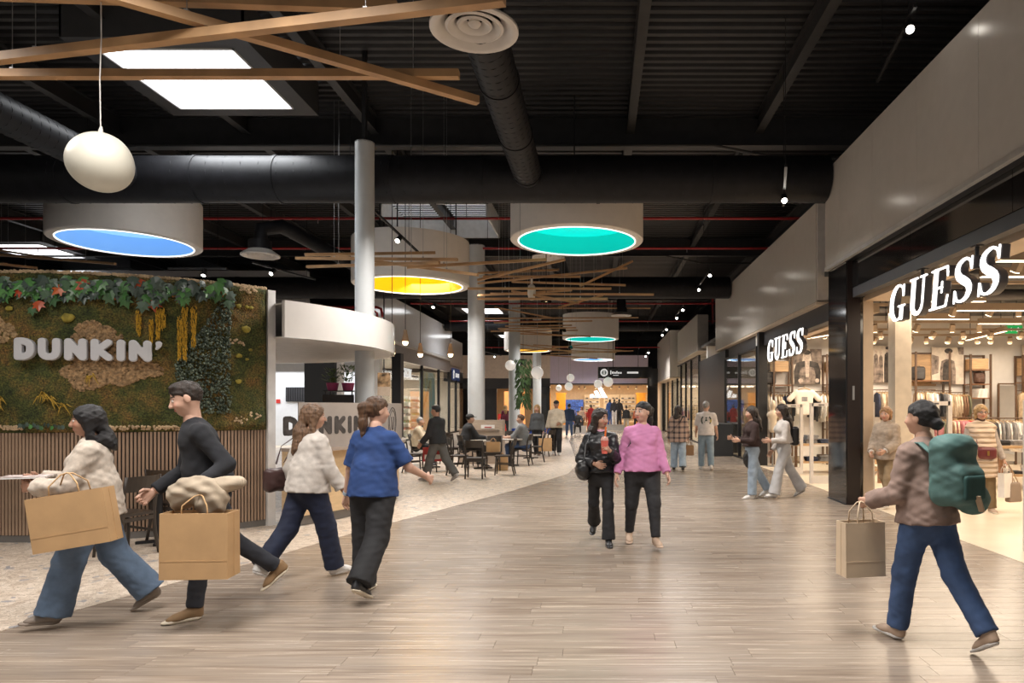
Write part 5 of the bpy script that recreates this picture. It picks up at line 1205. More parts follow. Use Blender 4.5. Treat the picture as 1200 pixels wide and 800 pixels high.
# ---- fashion shop behind the glass beside the far entrance
rail(5.2, 6.8, 28.62, 1.75, ['cream', 'white', 'pink', 'red', 'grey'], 'clothes rail behind the glass window at the back', 'rail deep behind the window', 1.1)
rail(5.0, 5.9, 25.0, 1.7, ['white', 'cream', 'blue', 'beige'], 'clothes rail close behind the glass window', 'rail close behind the window', 1.1, None, True)
pd = thing('display_block', 'white display block standing in the shop window', 'display', (4.75, 20.4, 0)); MB().box((-.2, -.5, 0), (.25, .9, 1.0)).build('block', M('white_display', (.68, .63, .57), .4), pd); MB().box((-.21, -.51, 0), (.26, .91, .1)).build('kick', WALNUT, pd)
track(22.0, 4.8, 8, 5, 3.4, 'beige track with spot heads behind the shop window'); track(24.6, 4.8, 8, 5, 3.4, 'beige track with spot heads deep behind the shop window')
for (y, cols, w_) in ((33, ['red', 'pink', 'white'], 'rail behind the third window'), (38, ['cream', 'white', 'beige'], 'rail behind the fourth window'), (43, ['blue', 'grey', 'white'], 'rail behind the fifth window')):
    rail(5.0, 7.5, y, 1.7, cols, 'clothes '+w_, w_, 1.1, None, True, 14)
# ---- sports shop at the end of the hall
sg2 = thing('stripe_emblem', 'white lit emblem of three slanting bars in the end shop', 'sign', (-.62, 46.9, 2.25))
for i, (x0, h_) in enumerate(((0, .26), (.42, .52), (.84, .80))):
    MB().prism([(x0, 0), (x0+.36, 0), (x0+.36-.30*h_/.8*1.0+.0, h_) if i else (x0+.22, h_*.75), (x0+.10, h_*.98) if i else (x0+.1, h_)] if False else [(x0, 0), (x0+.36, 0), (x0+.36-.56*h_, h_), (x0-.56*h_+.14, h_*.86)], 0, .06, lambda x, y, z: (x, z, y)).build('bar', M('emblem_white', (1, 1, 1), .4, 0, 0, emit=(1, .96, .9), es=2.0), sg2)
MB().cyl((.45, .03, .5), (.45, .03, 1.25), .015, n=6).build('hanging_rod', BLACK, sg2)
for i, x in enumerate((-.55, 1.0, 2.3)):
    t = thing('shoe_wall', 'lit cream shoe wall at the back of the end shop, %s' % ['below the slanting bars', 'behind the dark mannequin', 'beside the orange panel'][i], 'display', (x, 54.6, 0)); MB().box((-.62, 0, .4), (.62, .3, 2.6)).build('panel', M('cream_display', (.74, .62, .45), .5), t)
    for r in range(6):
        MB().box((-.55, -.22, .75+.3*r), (.55, 0, .77+.3*r)).build('ledge', WHITE, t)
        for c in range(4): MB().cbox((-.42+.28*c, -.12, .82+.3*r), (.20, .09, .09)).build('shoe', M('shoe_dark' if (r+c) % 3 else 'shoe_pale', (.06, .05, .05) if (r+c) % 3 else (.5, .48, .45), .6), t)
tag(MB().box((-2.7, 54.2, 0), (-1.25, 54.7, 2.2)).box((-2.7, 54.1, 1.65), (-1.25, 54.2, 1.7)).build('blue_display', M('blue_print_wall', (.03, .10, .45), .5, 0, .4, 8)), 'blue patterned display wall in the end shop', 'display')
for i, (x, lab) in enumerate(((-2.9, 'orange-lit panel left in the end shop'), (3.2, 'orange-lit panel right in the end shop'))): tag(MB().box((x-.35, 52, .0), (x+.35, 52.1, 2.6)).box((x-.4, 51.98, 2.6), (x+.4, 52.12, 2.7)).build('orange_panel', M('orange_panel_mat', (.75, .33, .03), .5)), lab, 'panel')
for i, (x, y, cols, w_) in enumerate(((-2.2, 50, ['white', 'pink', 'charcoal'], 'left rail of the end shop'), (-.9, 49.5, ['red', 'red', 'charcoal'], 'red rail of the end shop'), (1.1, 49.2, ['blue', 'white', 'charcoal'], 'middle rail of the end shop'), (2.6, 50.5, ['charcoal', 'pink', 'grey'], 'right rail of the end shop'))):
    rail(x-.5, x+.5, y, 1.35, cols, 'clothes '+w_, w_, 1.0, None, True, 9)
def mannequin(x, y, z0, col, leg, lab, dress=False):
    t = thing('mannequin', lab, 'mannequin', (x, y, z0)); sd = SDF(.03, .04)
    sd.ell((0, 0, 1.68), (.075, .09, .12)); sd.cone((0, 0, 1.5), (0, 0, 1.6), .045); link(np_mesh('head', [sd.mesh()], M('mannequin_black', (.03, .03, .03), .4)), 'head', t)
    sd = SDF(.03, .05); sd.cone((0, 0, 1.4), (0, 0, 1.0), .18, .15, flat=((0, 1, 0), 1.4)); sd.cone((-.18, 0, 1.42), (-.26, 0, .95), .06); sd.cone((.18, 0, 1.42), (.26, 0, .95), .06)
    if dress: sd.cone((0, 0, 1.0), (0, 0, .15), .15, .3, flat=((0, 1, 0), 1.3))
    link(np_mesh('jacket', [sd.mesh()], gmesh(col)[1]), 'jacket', t)
    if not dress:
        sd = SDF(.03, .04); [sd.cone((s*.09, 0, .95), (s*.11, 0, .05), .09, .07) for s in (-1, 1)]; link(np_mesh('trousers', [sd.mesh()], gmesh(leg)[1]), 'trousers', t)
    MB().cyl((0,0,0), (0,0,.03), .22, n=20).build('base_plate', CHROME, t); MB().cyl((0,0,.02), (0,0,.3), .02, n=8).build('stand_pole', CHROME, t)
for i, (x, w_) in enumerate(((-2.0, 1.2), (1.1, 1.4))):
    tag(MB().box((x-w_/2, 46.8, .0), (x+w_/2, 47.8, .35)).box((x-w_/2-.02, 46.78, .35), (x+w_/2+.02, 47.82, .38)).build('podium', M('concrete_podium', (.40, .37, .34), .6)), ['grey podium before the end shop, under the seated visitor', 'grey podium under the dressed mannequins'][i], 'podium')
mannequin(.75, 47.3, .38, 'blue', 'blue', 'mannequin in a blue tracksuit on the podium'); mannequin(1.05, 47.0, .38, 'charcoal', 'white', 'mannequin in a dark jacket and pale trousers on the podium'); mannequin(1.4, 47.4, .38, 'charcoal', 'charcoal', 'mannequin all in charcoal on the podium'); mannequin(-.55, 47.6, 0, 'red', 'red', 'mannequin in a long red garment beside the podium', True)
track(47.5, -3, 3, 10, 3.1, 'beige track with spot heads along the front of the end shop')
# ---- left end: shop with warm glow
tag(MB().box((-6.6, 47.5, .8), (-5.2, 47.6, 2.7)).box((-6.65, 47.48, .0), (-5.15, 47.62, .8)).build('lit_poster', M('orange_glow_poster', (.8, .3, .08), .5, 0, .2, 2, emit=(1, .45, .15), es=1.0)), 'glowing orange and white poster in the far shop behind the columns', 'poster')
# ---- shoe shop on the left side
sh = thing('shop_lettering', 'outlined white letters on the glass of the shoe shop', 'sign', (-9.05, 31.4, 3.0))
def text_mesh(txt, size, depth, mat, name):
    cu = bpy.data.curves.new(name, 'FONT'); cu.body = txt; cu.size = size; cu.extrude = depth; o = bpy.data.objects.new(name, cu); COL.objects.link(o)
    dg = bpy.context.evaluated_depsgraph_get(); me = bpy.data.meshes.new_from_object(o.evaluated_get(dg)); bpy.data.objects.remove(o); me.name = name; me.materials.clear(); me.materials.append(mat); return me
o = link(text_mesh('GEOX', .62, .02, M('sign_print_white'), 'letters'), 'letters', sh, (0, 0, 0), (R(90), 0, R(90)), (.9, 1, 1))
MB().box((-.2, -.1, .1), (-.1, 3.2, .16)).build('mounting_rail', DARKGREY, sh)
YP = M('yellow_green_poster', (.55, .52, .28), .5, 0, .15, 2); N, L, b = nodes_of(YP)
tc = N.new('ShaderNodeTexCoord'); n1 = N.new('ShaderNodeTexNoise'); n1.inputs['Scale'].default_value = .8; L.new(tc.outputs['Object'], n1.inputs['Vector']); r1 = ramp(N, [(.42, (.58, .53, .26)), (.5, (.45, .55, .5)), (.6, (.3, .5, .5))]); L.new(n1.outputs['Fac'], r1.inputs[0]); L.new(r1.outputs[0], b.inputs['Base Color'])
ps = thing('window_poster', 'tall yellow and teal poster in the shoe shop window', 'poster', (-9.3, 35.5, .005)); MB().box((-.03, 0, 0), (0, 3.2, 3.5)).build('sheet', YP, ps)
for k in range(5): MB().prism([(.5+.3*k, 1.3+.3*k), (.62+.3*k, 1.28+.3*k), (.85+.3*k, 1.8+.3*k), (.74+.3*k, 1.84+.3*k)], .0, .006, lambda x, y, z: (z, x, y)).build('print_stroke', M('print_ochre', (.25, .2, .08), .6), ps)
for k, y in enumerate((36.3, 38.3, 40.3)):
    t = thing('shoe_rack', 'white shoe rack in the left shop, %s' % ['seen under the glass lettering', 'middle one behind the yellow poster', 'farthest behind the yellow poster'][k], 'shelf', (-10.6, y, 0)); MB().box((-.05, 0, 0), (0, 1.6, 2.2)).build('back', WHITE, t)
    for r in range(5):
        MB().box((0, 0, .35+.38*r), (.3, 1.6, .38+.38*r)).build('shelf_board', WHITE, t)
        for c in range(5):
            col = [(.3, .05, .06), (.05, .07, .2), (.35, .2, .1), (.03, .03, .03), (.5, .4, .35), (.1, .25, .1)][(r*5+c*3+k) % 6]
            MB().cbox((.14, .18+.3*c, .43+.38*r), (.24, .1, .09)).cbox((.07, .18+.3*c, .48+.38*r), (.1, .09, .09)).build('shoe', M('shoe_col_%d' % ((r*5+c*3+k) % 6), col, .5), t)
q = P(450, 450, 21.4); hp2 = thing('hanging_poster', 'small hung photo poster with a beige caption band', 'poster', q)
MB().box((-.2, -.01, -.36), (.2, .01, .36)).build('sheet', M('beige_caption', (.5, .4, .31), .6), hp2); MB().prism([(-.2, -.08), (.2, -.08), (.2, .36), (-.2, .36)], -.012, -.0101, lambda x, y, z: (x, z, y)).build('photo', M('photo_print', (.3, .19, .1), .5, 0, .8, 5), hp2); MB().cyl((0,0,.36), (0,0,7.5-q.z), .02, n=6).build('hanging_rod', BLACK, hp2)
vt = thing('wall_grille', 'black slatted grille in the white wall behind the kiosk', 'grille', P(346, 462, 28.5))
MB().box((-.4, 0, -.3), (.4, .05, .3)).build('frame', BLACK, vt); [MB().box((-.36+.1*k, -.02, -.28), (-.32+.1*k, 0, .28)).build('slat', DARKGREY, vt) for k in range(8)]
q = P(326, 470, 28.57); tag(MB().cbox(q, (.16, .03, .16)).cbox(q+Vector((-.2, 0, 0)), (.12, .03, .14)).build('fire_sign', M('fire_red', (.6, .04, .03), .5)), 'small red and white fire notice beside the kiosk wall end', 'sign')
bs = thing('shop_lettering', 'blue lit fascia sign with a white mark beside the thick column', 'sign', (-9.1, 42.4, 3.3)); MB().box((-.05, 0, 0), (0, 2.2, .75)).build('board', M('blue_sign', (.03, .05, .14), .4, emit=(.05, .1, .3), es=.2), bs); MB().prism([(.2, .1), (.4, .1), (.45, .45), (.6, .5), (.35, .66), (.15, .5), (.2, .45)], 0, .02, lambda x, y, z: (z, x, y)).build('mark', M('sign_print_white'), bs); MB().box((0, .9, .2), (.02, 1.9, .45)).build('word_bar', M('sign_print_white'), bs)
# ================================================================ PEOPLE
def V3(*a): return np.array(a, float)
def nrm(v): v = np.array(v, float); return v/max(np.linalg.norm(v), 1e-9)
def skin_mat(name, col):
    m = M(name, col, .5, 0, 0); N, L, b = nodes_of(m); at_ = N.new('ShaderNodeAttribute'); at_.attribute_name = 'tint'
    n = N.new('ShaderNodeTexNoise'); n.inputs['Scale'].default_value = 9; tc = N.new('ShaderNodeTexCoord'); L.new(tc.outputs['Object'], n.inputs['Vector'])
    r = N.new('ShaderNodeMapRange'); r.inputs['To Min'].default_value = .88; r.inputs['To Max'].default_value = 1.12; L.new(n.outputs['Fac'], r.inputs[0])
    mx = N.new('ShaderNodeVectorMath'); mx.operation = 'SCALE'; L.new(at_.outputs['Color'], mx.inputs[0]); L.new(r.outputs[0], mx.inputs['Scale']); L.new(mx.outputs[0], b.inputs['Base Color'])
    b.inputs['Subsurface Weight'].default_value = .0
    return m, np.array(col)
SK = {'fair': skin_mat('skin_fair', (.56, .34, .25)), 'light': skin_mat('skin_light', (.50, .29, .20)), 'tan': skin_mat('skin_tan', (.38, .20, .13))}
def cloth(name, col, rough=.85, var=.10, scale=7, bump=.35, bscale=14, **k): return M('wear_'+name, col, rough, 0, var, scale, bump, bscale, **k)
HAIRC = {'darkbrown': (.022, .013, .009), 'black': (.010, .009, .010), 'brown': (.085, .042, .02), 'lightbrown': (.16, .09, .05), 'blond': (.36, .22, .09), 'grey': (.25, .24, .23), 'redblond': (.30, .16, .07)}
def hairm(c): return M('hair_'+c, HAIRC[c], .45, 0, .35, 6, .5, 60, stretch=(14, 14, 1.2))
def wr(amp, sc=1.0):
    def f(p):
        x, y, z = p[..., 0]*sc, p[..., 1]*sc, p[..., 2]*sc
        return amp*.6*(np.sin(58*z+14*x+5*np.sin(13*y+7*x))+.8*np.sin(33*x-47*y+61*z+3*np.sin(29*z))+.6*np.sin(97*z-41*x+37*y))
    return f
def shoe_meshes(foot, H, res, style='sneaker'):
    ank, d, n, x = foot; k = H/1.7; Rm = np.stack([x, d, n], 1)
    so = SDF(res, .006); c = ank+d*.068*k-n*.058*k
    so.rbox(c, V3(.040, .088, .012)*k, .011*k, Rm); so.ell(c+d*.085*k, V3(.043, .052, .012)*k, Rm, k=.01); so.ell(c-d*.08*k, V3(.036, .04, .012)*k, Rm, k=.01)
    up = SDF(res, .03*k); b = -n*.034*k
    hi = .085 if style == 'boot' else .02
    up.cone(ank-d*.02*k+n*hi*k, ank-d*.022*k+b, .041*k, .038*k); up.cone(ank+b*.6+d*.02*k, ank+d*.10*k+b*1.1, .042*k, .032*k, flat=(n, 1.0)); up.ell(ank+d*.115*k-n*.045*k, V3(.042, .058, .026)*k, Rm)
    up.plane(ank-n*.052*k, -n)
    if style != 'boot': up.plane(ank+n*.028*k, n)
    return up, so
def person(label, X, Y, rz=0, H=1.68, fem=True, g=1.0, lean=0, legs=((20, 5, 3, 0), (-20, 10, 3, 0)), arms=((-10, 8, 15), (10, 8, 15)), head=(0, 0), top=None, tr=None, shoes=('white', 'white'),
           hair=('long', 'darkbrown'), skin='light', res=.012, curl=(.5, .5), palm=(None, None), sit=None, torso_turn=0, coat=None, glasses=False, z0=None, group=None):
    P0 = V3(0, 0, .53*H); u = V3(0, math.sin(R(lean)), math.cos(R(lean))); f = V3(0, math.cos(R(lean)), -math.sin(R(lean))); x = V3(1, 0, 0)
    tt = R(torso_turn); xs = V3(math.cos(tt), math.sin(tt), 0); fs = nrm(np.cross(u, xs)) if torso_turn else f
    J = {}
    shw = (.088 if fem else .102)*H*(1+.25*(g-1))
    for s, nm, lg in ((-1, 'L', legs[0]), (1, 'R', legs[1])):
        hp, kn, ab, ft = lg; h0 = P0+s*.05*H*x*g
        td = nrm(V3(s*math.sin(R(ab)), math.sin(R(hp))*math.cos(R(ab)), -math.cos(R(hp))*math.cos(R(ab)))); k0 = h0+td*.245*H
        a = hp-kn; sd = nrm(V3(s*math.sin(R(ab))*.5, math.sin(R(a)), -math.cos(R(a)))); a0 = k0+sd*.243*H
        d = nrm(V3(s*.12, math.cos(R(ft)), -math.sin(R(ft)))); n = nrm(V3(0, math.sin(R(ft)), math.cos(R(ft)))); n = nrm(n-d*(n@d)); xx = np.cross(d, n)
        J[nm] = dict(hip=h0, knee=k0, ank=a0, foot=(a0, d, n, xx))
    low = min(min((J[k]['ank']-J[k]['foot'][2]*.070*H/1.7+J[k]['foot'][1]*t*H/1.7)[2] for t in (-.11, .0, .20)) for k in 'LR')
    sh_ = V3(0, 0, -low if z0 is None else z0-low)
    P0 = P0+sh_
    for k in 'LR':
        for q in ('hip', 'knee', 'ank'): J[k][q] = J[k][q]+sh_
        J[k]['foot'] = (J[k]['ank'],)+J[k]['foot'][1:]
    nb = P0+u*.292*H; hy, hpit = R(head[0]), R(head[1]); hc = nb+u*.085*H*.5+V3(0, math.sin(R(lean*.5)), 1)*.062*H+V3(0, .012*H, 0)
    hf = V3(-math.sin(hy)*math.cos(hpit), math.cos(hy)*math.cos(hpit), -math.sin(hpit)); hx = V3(math.cos(hy), math.sin(hy), 0); hu = np.cross(hx, hf); HR = np.stack([hx, hf, hu], 1); hh = .0667*H
    A = {}
    for s, nm, ar in ((-1, 'L', arms[0]), (1, 'R', arms[1])):
        fl, ab, el = ar[:3]; bv = ar[3] if len(ar) > 3 else (0, 1, 0); s0 = P0+u*.254*H+s*shw*xs
        ud = nrm(V3(s*math.sin(R(ab)), math.sin(R(fl))*math.cos(R(ab)), -math.cos(R(fl))*math.cos(R(ab)))); bb = V3(-s*bv[0], bv[1], bv[2]); bb = nrm(bb-ud*(bb@ud)); e0 = s0+ud*.170*H
        fd = math.cos(R(el))*ud+math.sin(R(el))*bb; w0 = e0+fd*.145*H; pn = palm[0 if s < 0 else 1]; pn = V3(-s, 0, 0) if pn is None else V3(*pn); pn = nrm(pn-fd*(pn@fd)); th = nrm(s*np.cross(fd, pn))
        A[nm] = dict(sh=s0, el=e0, wr=w0, ud=ud, fd=fd, pn=pn, th=th, hand=w0+fd*.07*H/1.7)
    def torso(sd, grow, hem=None, neck=True):
        wW, cW, hW = (.076, .088, .096) if fem else (.085, .098, .092)
        if hem is None: sd.cone(P0-u*.01*H, P0+u*.07*H, hW*H*g, wW*H*g*1.08, flat=(f, 1.42), k=.05, grow=grow)
        sd.cone(P0+u*.08*H, P0+u*.205*H, wW*H*g*1.04, cW*H*(.5+.5*g), flat=(fs, 1.42), k=.06, grow=grow)
        sd.cone(P0+u*.250*H-xs*shw*.78, P0+u*.250*H+xs*shw*.78, .032*H, k=.05, grow=grow*.7)
        sd.cone(P0+u*.225*H, P0+u*.284*H, .074*H, .037*H, flat=(fs, 1.2), k=.05, grow=grow*.5)
        if fem:
            for s in (-1, 1): sd.ell(P0+u*.2*H+xs*s*.042*H+fs*.044*H, V3(.04, .036, .042)*H*(.4+.6*g), k=.04, grow=grow*.8)
    def arm(sd, nm, grow, upto=2.0, flare=0.0):
        a = A[nm]; s0, e0, w0 = a['sh'], a['el'], a['wr']; gg = .5+.5*g
        r0, r1, r2 = (.027*H*gg, .022*H*gg, .0155*H) if fem else (.031*H*gg, .025*H*gg, .0175*H)
        if upto <= 1: sd.cone(s0, s0+(e0-s0)*upto, r0, r0+(r1-r0)*upto+flare, clip=0, k=.03, grow=grow)
        else:
            sd.cone(s0, e0, r0, r1, k=.03, grow=grow); e1 = e0+(w0-e0)*(upto-1); sd.cone(e0, e1, r1, r1+(r2-r1)*(upto-1)+flare, clip=0, k=.02, grow=grow)
    def leg(sd, nm, grow, rr=None, upto=1.0, flat=True):
        j = J[nm]; q = rr or (.055*H*g, .036*H*(.5+.5*g), .021*H); a1 = j['knee']+(j['ank']-j['knee'])*upto
        sd.cone(j['hip'], j['knee'], q[0], q[1], k=.035, grow=grow); sd.cone(j['knee'], a1, q[1]*(1.0 if rr else 1.05), q[2], k=.03, clip=(0 if flat else None), grow=grow)
    t = thing('person', label, 'person', (X, Y, 0), R(rz), group)
    smat, scol = SK[skin]
    # -- body (skin)
    bres = max(res*1.35, .014); parts = []
    sd = SDF(bres, .03); torso(sd, -.004); [leg(sd, k, -.003, None, 1.0, False) for k in 'LR']; sd.cone(nb-u*.02*H, nb+u*.03*H, .04*H, .032*H)
    parts.append(sd.mesh())
    sd = SDF(max(res*.8, .009), .02); [arm(sd, k, 0, 2.0) for k in 'LR']; parts.append(sd.mesh())
    hres = max(res*.5, .0052); hd = SDF(hres, .035*H/1.7)
    def hp(a, b, c): return hc+HR@(V3(a, b, c)*hh)
    hd.cone(nb-u*.012*H, hp(0, -.14, -.5), (.027 if fem else .033)*H, (.024 if fem else .0285)*H, k=.02)
    hd.ell(hp(0, -.1, .22), V3(.70, .86, .78)*hh, HR); hd.ell(hp(0, .18, -.28), V3(.56, .60, .68)*hh, HR); hd.ell(hp(0, .42, -.74), V3(.28, .28, .22)*hh, HR, k=.03)
    for s in (-1, 1):
        hd.ell(hp(s*.29, .84, .03), V3(.17, .12, .11)*hh, HR, k=.02, op='s'); hd.ell(hp(s*.28, .66, .03), V3(.13, .13, .12)*hh, HR, k=.004); hd.ell(hp(s*.36, .52, -.3), V3(.2, .2, .18)*hh, HR, k=.03)
        hd.ell(hp(s*.70, -.08, -.06), V3(.08, .19, .27)*hh, HR, k=.008)
    hd.cone(hp(0, .78, .08), hp(0, .95, -.26), .065*hh, .11*hh, k=.012); hd.ell(hp(0, .84, -.29), V3(.16, .11, .08)*hh, HR, k=.012)
    hd.ell(hp(0, .74, -.50), V3(.23, .10, .045)*hh, HR, k=.01); hd.ell(hp(0, .72, -.58), V3(.19, .10, .055)*hh, HR, k=.01)
    hv, hq = hd.mesh(); nhead0 = sum(len(p[0]) for p in parts); parts.append((hv, hq))
    hk_ = H/1.7*(1.0 if fem else 1.08); fres = max(res*.42, .0046) if res < .016 else .010
    for ii, (s, nm) in enumerate(((-1, 'L'), (1, 'R'))):
        a = A[nm]; w0, d, pn, th = a['wr'], a['fd'], a['pn'], a['th']; hs = SDF(fres, .012); c = curl[ii]
        hs.cone(w0-d*.03, w0+d*.02*hk_, .024*hk_, .022*hk_, flat=(pn, 1.35)); hs.cone(w0+d*.025*hk_+th*.012*hk_, w0+d*.082*hk_+th*.026*hk_, .019*hk_, .016*hk_, flat=(pn, 1.15)); hs.cone(w0+d*.025*hk_-th*.012*hk_, w0+d*.080*hk_-th*.028*hk_, .019*hk_, .015*hk_, flat=(pn, 1.15)); hs.cone(w0+d*.03*hk_, w0+d*.086*hk_, .018*hk_, .016*hk_, flat=(pn, 1.15))
        for i, (o, Ln) in enumerate(((.031, .070), (.011, .080), (-.010, .074), (-.029, .058))):
            q = w0+d*(.086-.004*abs(i-1))*hk_+th*o*hk_; dd = nrm(d+th*(o*2.2)); ang = c*.55
            for seg, fr in enumerate((.45, .32, .23)):
                dd2 = math.cos(ang)*dd+math.sin(ang)*pn; e = q+dd2*Ln*fr*hk_; hs.cone(q, e, (.0092-.0008*seg)*hk_, (.0086-.0010*seg)*hk_, k=.004); q = e; ang += c*(.75 if seg == 0 else .5)
        q = w0+d*.022*hk_+th*.026*hk_+pn*.006; dd = nrm(th*.75+d*.75+pn*.35*(.5+c)); e = q+dd*.038*hk_; hs.cone(q, e, .0135*hk_, .0105*hk_, k=.008); dd = nrm(th*.25+d*.95+pn*(.25+.4*c)); hs.cone(e, e+dd*.030*hk_, .0105*hk_, .0085*hk_, k=.004)
        parts.append(hs.mesh())
    me = np_mesh('body', parts, smat); tot = len(me.vertices); tint = np.ones((tot, 4), np.float32); tint[:, :3] = scol
    if tot >= nhead0+len(hv):
        q = (hv-hc)@HR/hh; tn = tint[nhead0:nhead0+len(hv)]
        def paint(m, c, w=1.0): tn[m, :3] = tn[m, :3]*(1-w)+np.array(c)*w
        front = q[:, 1] > .45
        paint((np.abs(np.abs(q[:, 0])-.40) < .16) & (np.abs(q[:, 2]+.28) < .16) & (q[:, 1] > .4), scol*np.array([1.15, .85, .85]), .5)
        paint((((q[:, 0]/.24)**2+((q[:, 2]+.54)/.12)**2) < 1) & (q[:, 1] > .62), scol*np.array([.95, .52, .55]))
        for s in (-1, 1):
            e2 = ((q[:, 0]-s*.28)/.135)**2+((q[:, 2]-.03)/.075)**2
            paint((e2 < 1) & front, (.62, .58, .55)); paint((((q[:, 0]-s*.28)**2+(q[:, 2]-.03)**2) < .065**2) & front, (.03, .02, .015))
            paint((np.abs(q[:, 0]-s*.30) < .19) & (np.abs(q[:, 2]-.25-.03*np.cos(5*(q[:, 0]-s*.3))) < .045) & front, np.array(HAIRC[hair[1]])*1.2+.01)
            paint((np.abs(q[:, 0]-s*.29) < .15) & (np.abs(q[:, 2]-.115) < .022) & front, (.03, .02, .02))
    ca = me.color_attributes.new('tint', 'FLOAT_COLOR', 'POINT'); ca.data.foreach_set('color', tint.ravel())
    link(me, 'body', t)
    # -- hair
    st_ = hair[0]; hr = SDF(max(res*.7, .008), .02*H/1.7)
    def hcap(gr=.09):
        hr.ell(hp(0, -.13, .25), V3(.70+gr, .86+gr, .79+gr)*hh, HR)
    if st_ in ('long', 'longtied', 'bob', 'pony', 'bun', 'short', 'fringe', 'curtain', 'thin'):
        hcap(.05 if st_ in ('short', 'thin') else .10)
        if st_ in ('long', 'longtied'):
            for s in (-1, 1): hr.cone(hp(s*.62, -.1, .2), hp(s*.70, -.12, -1.5), .30*hh, .26*hh, k=.05); hr.cone(hp(s*.55, -.75, -1.4), hp(s*.42, -1.25, -2.8 if st_ == 'long' else -1.9), .32*hh, .2*hh, k=.05)
            hr.cone(hp(0, -.6, .1), hp(0, -1.15, -1.4), .52*hh, .46*hh, flat=(HR[:, 1], 1.3), k=.05); hr.cone(hp(0, -1.15, -1.4), hp(0, -1.4, -3.2 if st_ == 'long' else -2.0), .46*hh, .22*hh, flat=(HR[:, 1], 1.3), k=.05)
        if st_ == 'bob':
            for s in (-1, 1): hr.cone(hp(s*.62, -.15, .2), hp(s*.66, -.05, -.72), .30*hh, .22*hh, k=.04)
            hr.cone(hp(0, -.5, .1), hp(0, -.5, -.7), .62*hh, .5*hh, k=.04)
        if st_ in ('pony',):
            hr.cone(hp(0, -.85, .35), hp(0, -1.2, .2), .24*hh, .30*hh, k=.03); hr.cone(hp(0, -1.2, .2), hp(.02, -1.15, -1.0), .33*hh, .30*hh, k=.04); hr.cone(hp(.02, -1.15, -1.0), hp(.05, -1.15, -2.4), .30*hh, .10*hh, k=.04)
        if st_ == 'bun': hr.ell(hp(0, -1.0, -.35), V3(.42, .38, .42)*hh, HR, k=.02)
        if st_ == 'short': hr.ell(hp(0, .25, .82), V3(.45, .4, .2)*hh, HR, k=.04)
        fw = dict(long=(.60, .72), longtied=(.60, .72), bob=(.60, .68), pony=(.90, .74), bun=(.90, .74), short=(.95, .70), thin=(.98, .78), fringe=(.56, .6))[st_]
        hr.ell(hp(0, .95, -.42), V3(fw[0], .80, fw[1]+.22)*hh, HR, k=.012, op='s')
        if st_ in ('short', 'thin', 'pony', 'bun'):
            hr.ell(hp(0, .35, -1.05), V3(1.2, 1.0, .78)*hh, HR, k=.012, op='s') if st_ in ('pony', 'bun') else hr.ell(hp(0, .62, -1.05), V3(1.3, 1.1, .98)*hh, HR, k=.012, op='s')
            for s in (-1, 1): hr.ell(hp(s*.78, .05, -.15), V3(.16, .26, .32)*hh, HR, k=.01, op='s'); hr.ell(hp(s*.78, .58, -.02), V3(.42, .50, .42)*hh, HR, k=.01, op='s')
        hrm = np_mesh('hair', [hr.mesh(noise=wr(.0032, 1.7))], hairm(hair[1])); link(hrm, 'hair', t)
        if st_ == 'pony': link(np_mesh('hair_tie', [SDF(.009, .01).cone(hp(0, -.98, .30), hp(0, -1.06, .27), .27*hh).mesh()], M('tie_dark', (.02, .02, .02), .6)), 'hair_tie', t)
    if st_ in ('cap', 'beanie'):
        hcap(.02); hr.ell(hp(0, .25, -1.0), V3(1.3, 1.05, .95)*hh, HR, k=.012, op='s'); hr.ell(hp(0, .95, -.3), V3(.6, .8, .9)*hh, HR, k=.012, op='s'); link(np_mesh('hair', [hr.mesh()], hairm(hair[1])), 'hair', t)
        cp = SDF(max(res*.6, .008), .01); cp.ell(hp(0, -.1, .36), V3(.82, .98, .78)*hh, HR); cp.plane(hp(0, 0, .32), -hu)
        if st_ == 'cap': cp.ell(hp(0, 1.0, .36), V3(.55, .6, .07)*hh, HR, k=.01)
        link(np_mesh('cap', [cp.mesh()], hair[2]), 'cap', t)
    if glasses:
        gm = MB()
        for s in (-1, 1): gm.tube([hp(s*.30+.21*math.cos(a), .86, .03+.15*math.sin(a)) for a in np.linspace(0, 2*PI, 17)], .0028, 5); gm.tube([hp(s*.5, .84, .06), hp(s*.74, .1, .06)], .0028, 5)
        gm.tube([hp(-.09, .88, .04), hp(.09, .88, .04)], .0028, 5); gm.build('glasses', M('glasses_frame', (.06, .03, .02), .3), t)
    # -- trousers
    tr = dict(dict(mat=cloth('denim_blue', (.09, .14, .24)), grow=.010, r=None, upto=.97), **(tr or {}))
    sd = SDF(res, .03); hW = .096 if fem else .092
    sd.cone(P0-u*.012*H, P0+u*.085*H, hW*H*g, .080*H*g, flat=(f, 1.38), k=.05, grow=tr['grow'], clip=0)
    for s in (-1, 1): sd.ell(P0-f*.028*H+x*s*.042*H-u*.02*H, V3(.042, .037, .050)*H*g, k=.04, grow=tr['grow']*.5)
    for k in 'LR':
        rr = tr['r']
        leg(sd, k, tr['grow'], (rr[0]*H*g, rr[1]*H, rr[2]*H) if rr else None, tr['upto'])
    link(np_mesh('trousers', [sd.mesh(noise=wr(.0022))], tr['mat']), 'trousers', t)
    # -- top
    tp = dict(dict(mat=cloth('white_knit', (.6, .57, .53)), grow=.016, sleeve=1.96, hem=-.01, hemr=None, flare=.006, sgrow=.012, collar=None, neck=True, amp=.0022), **(top or {}))
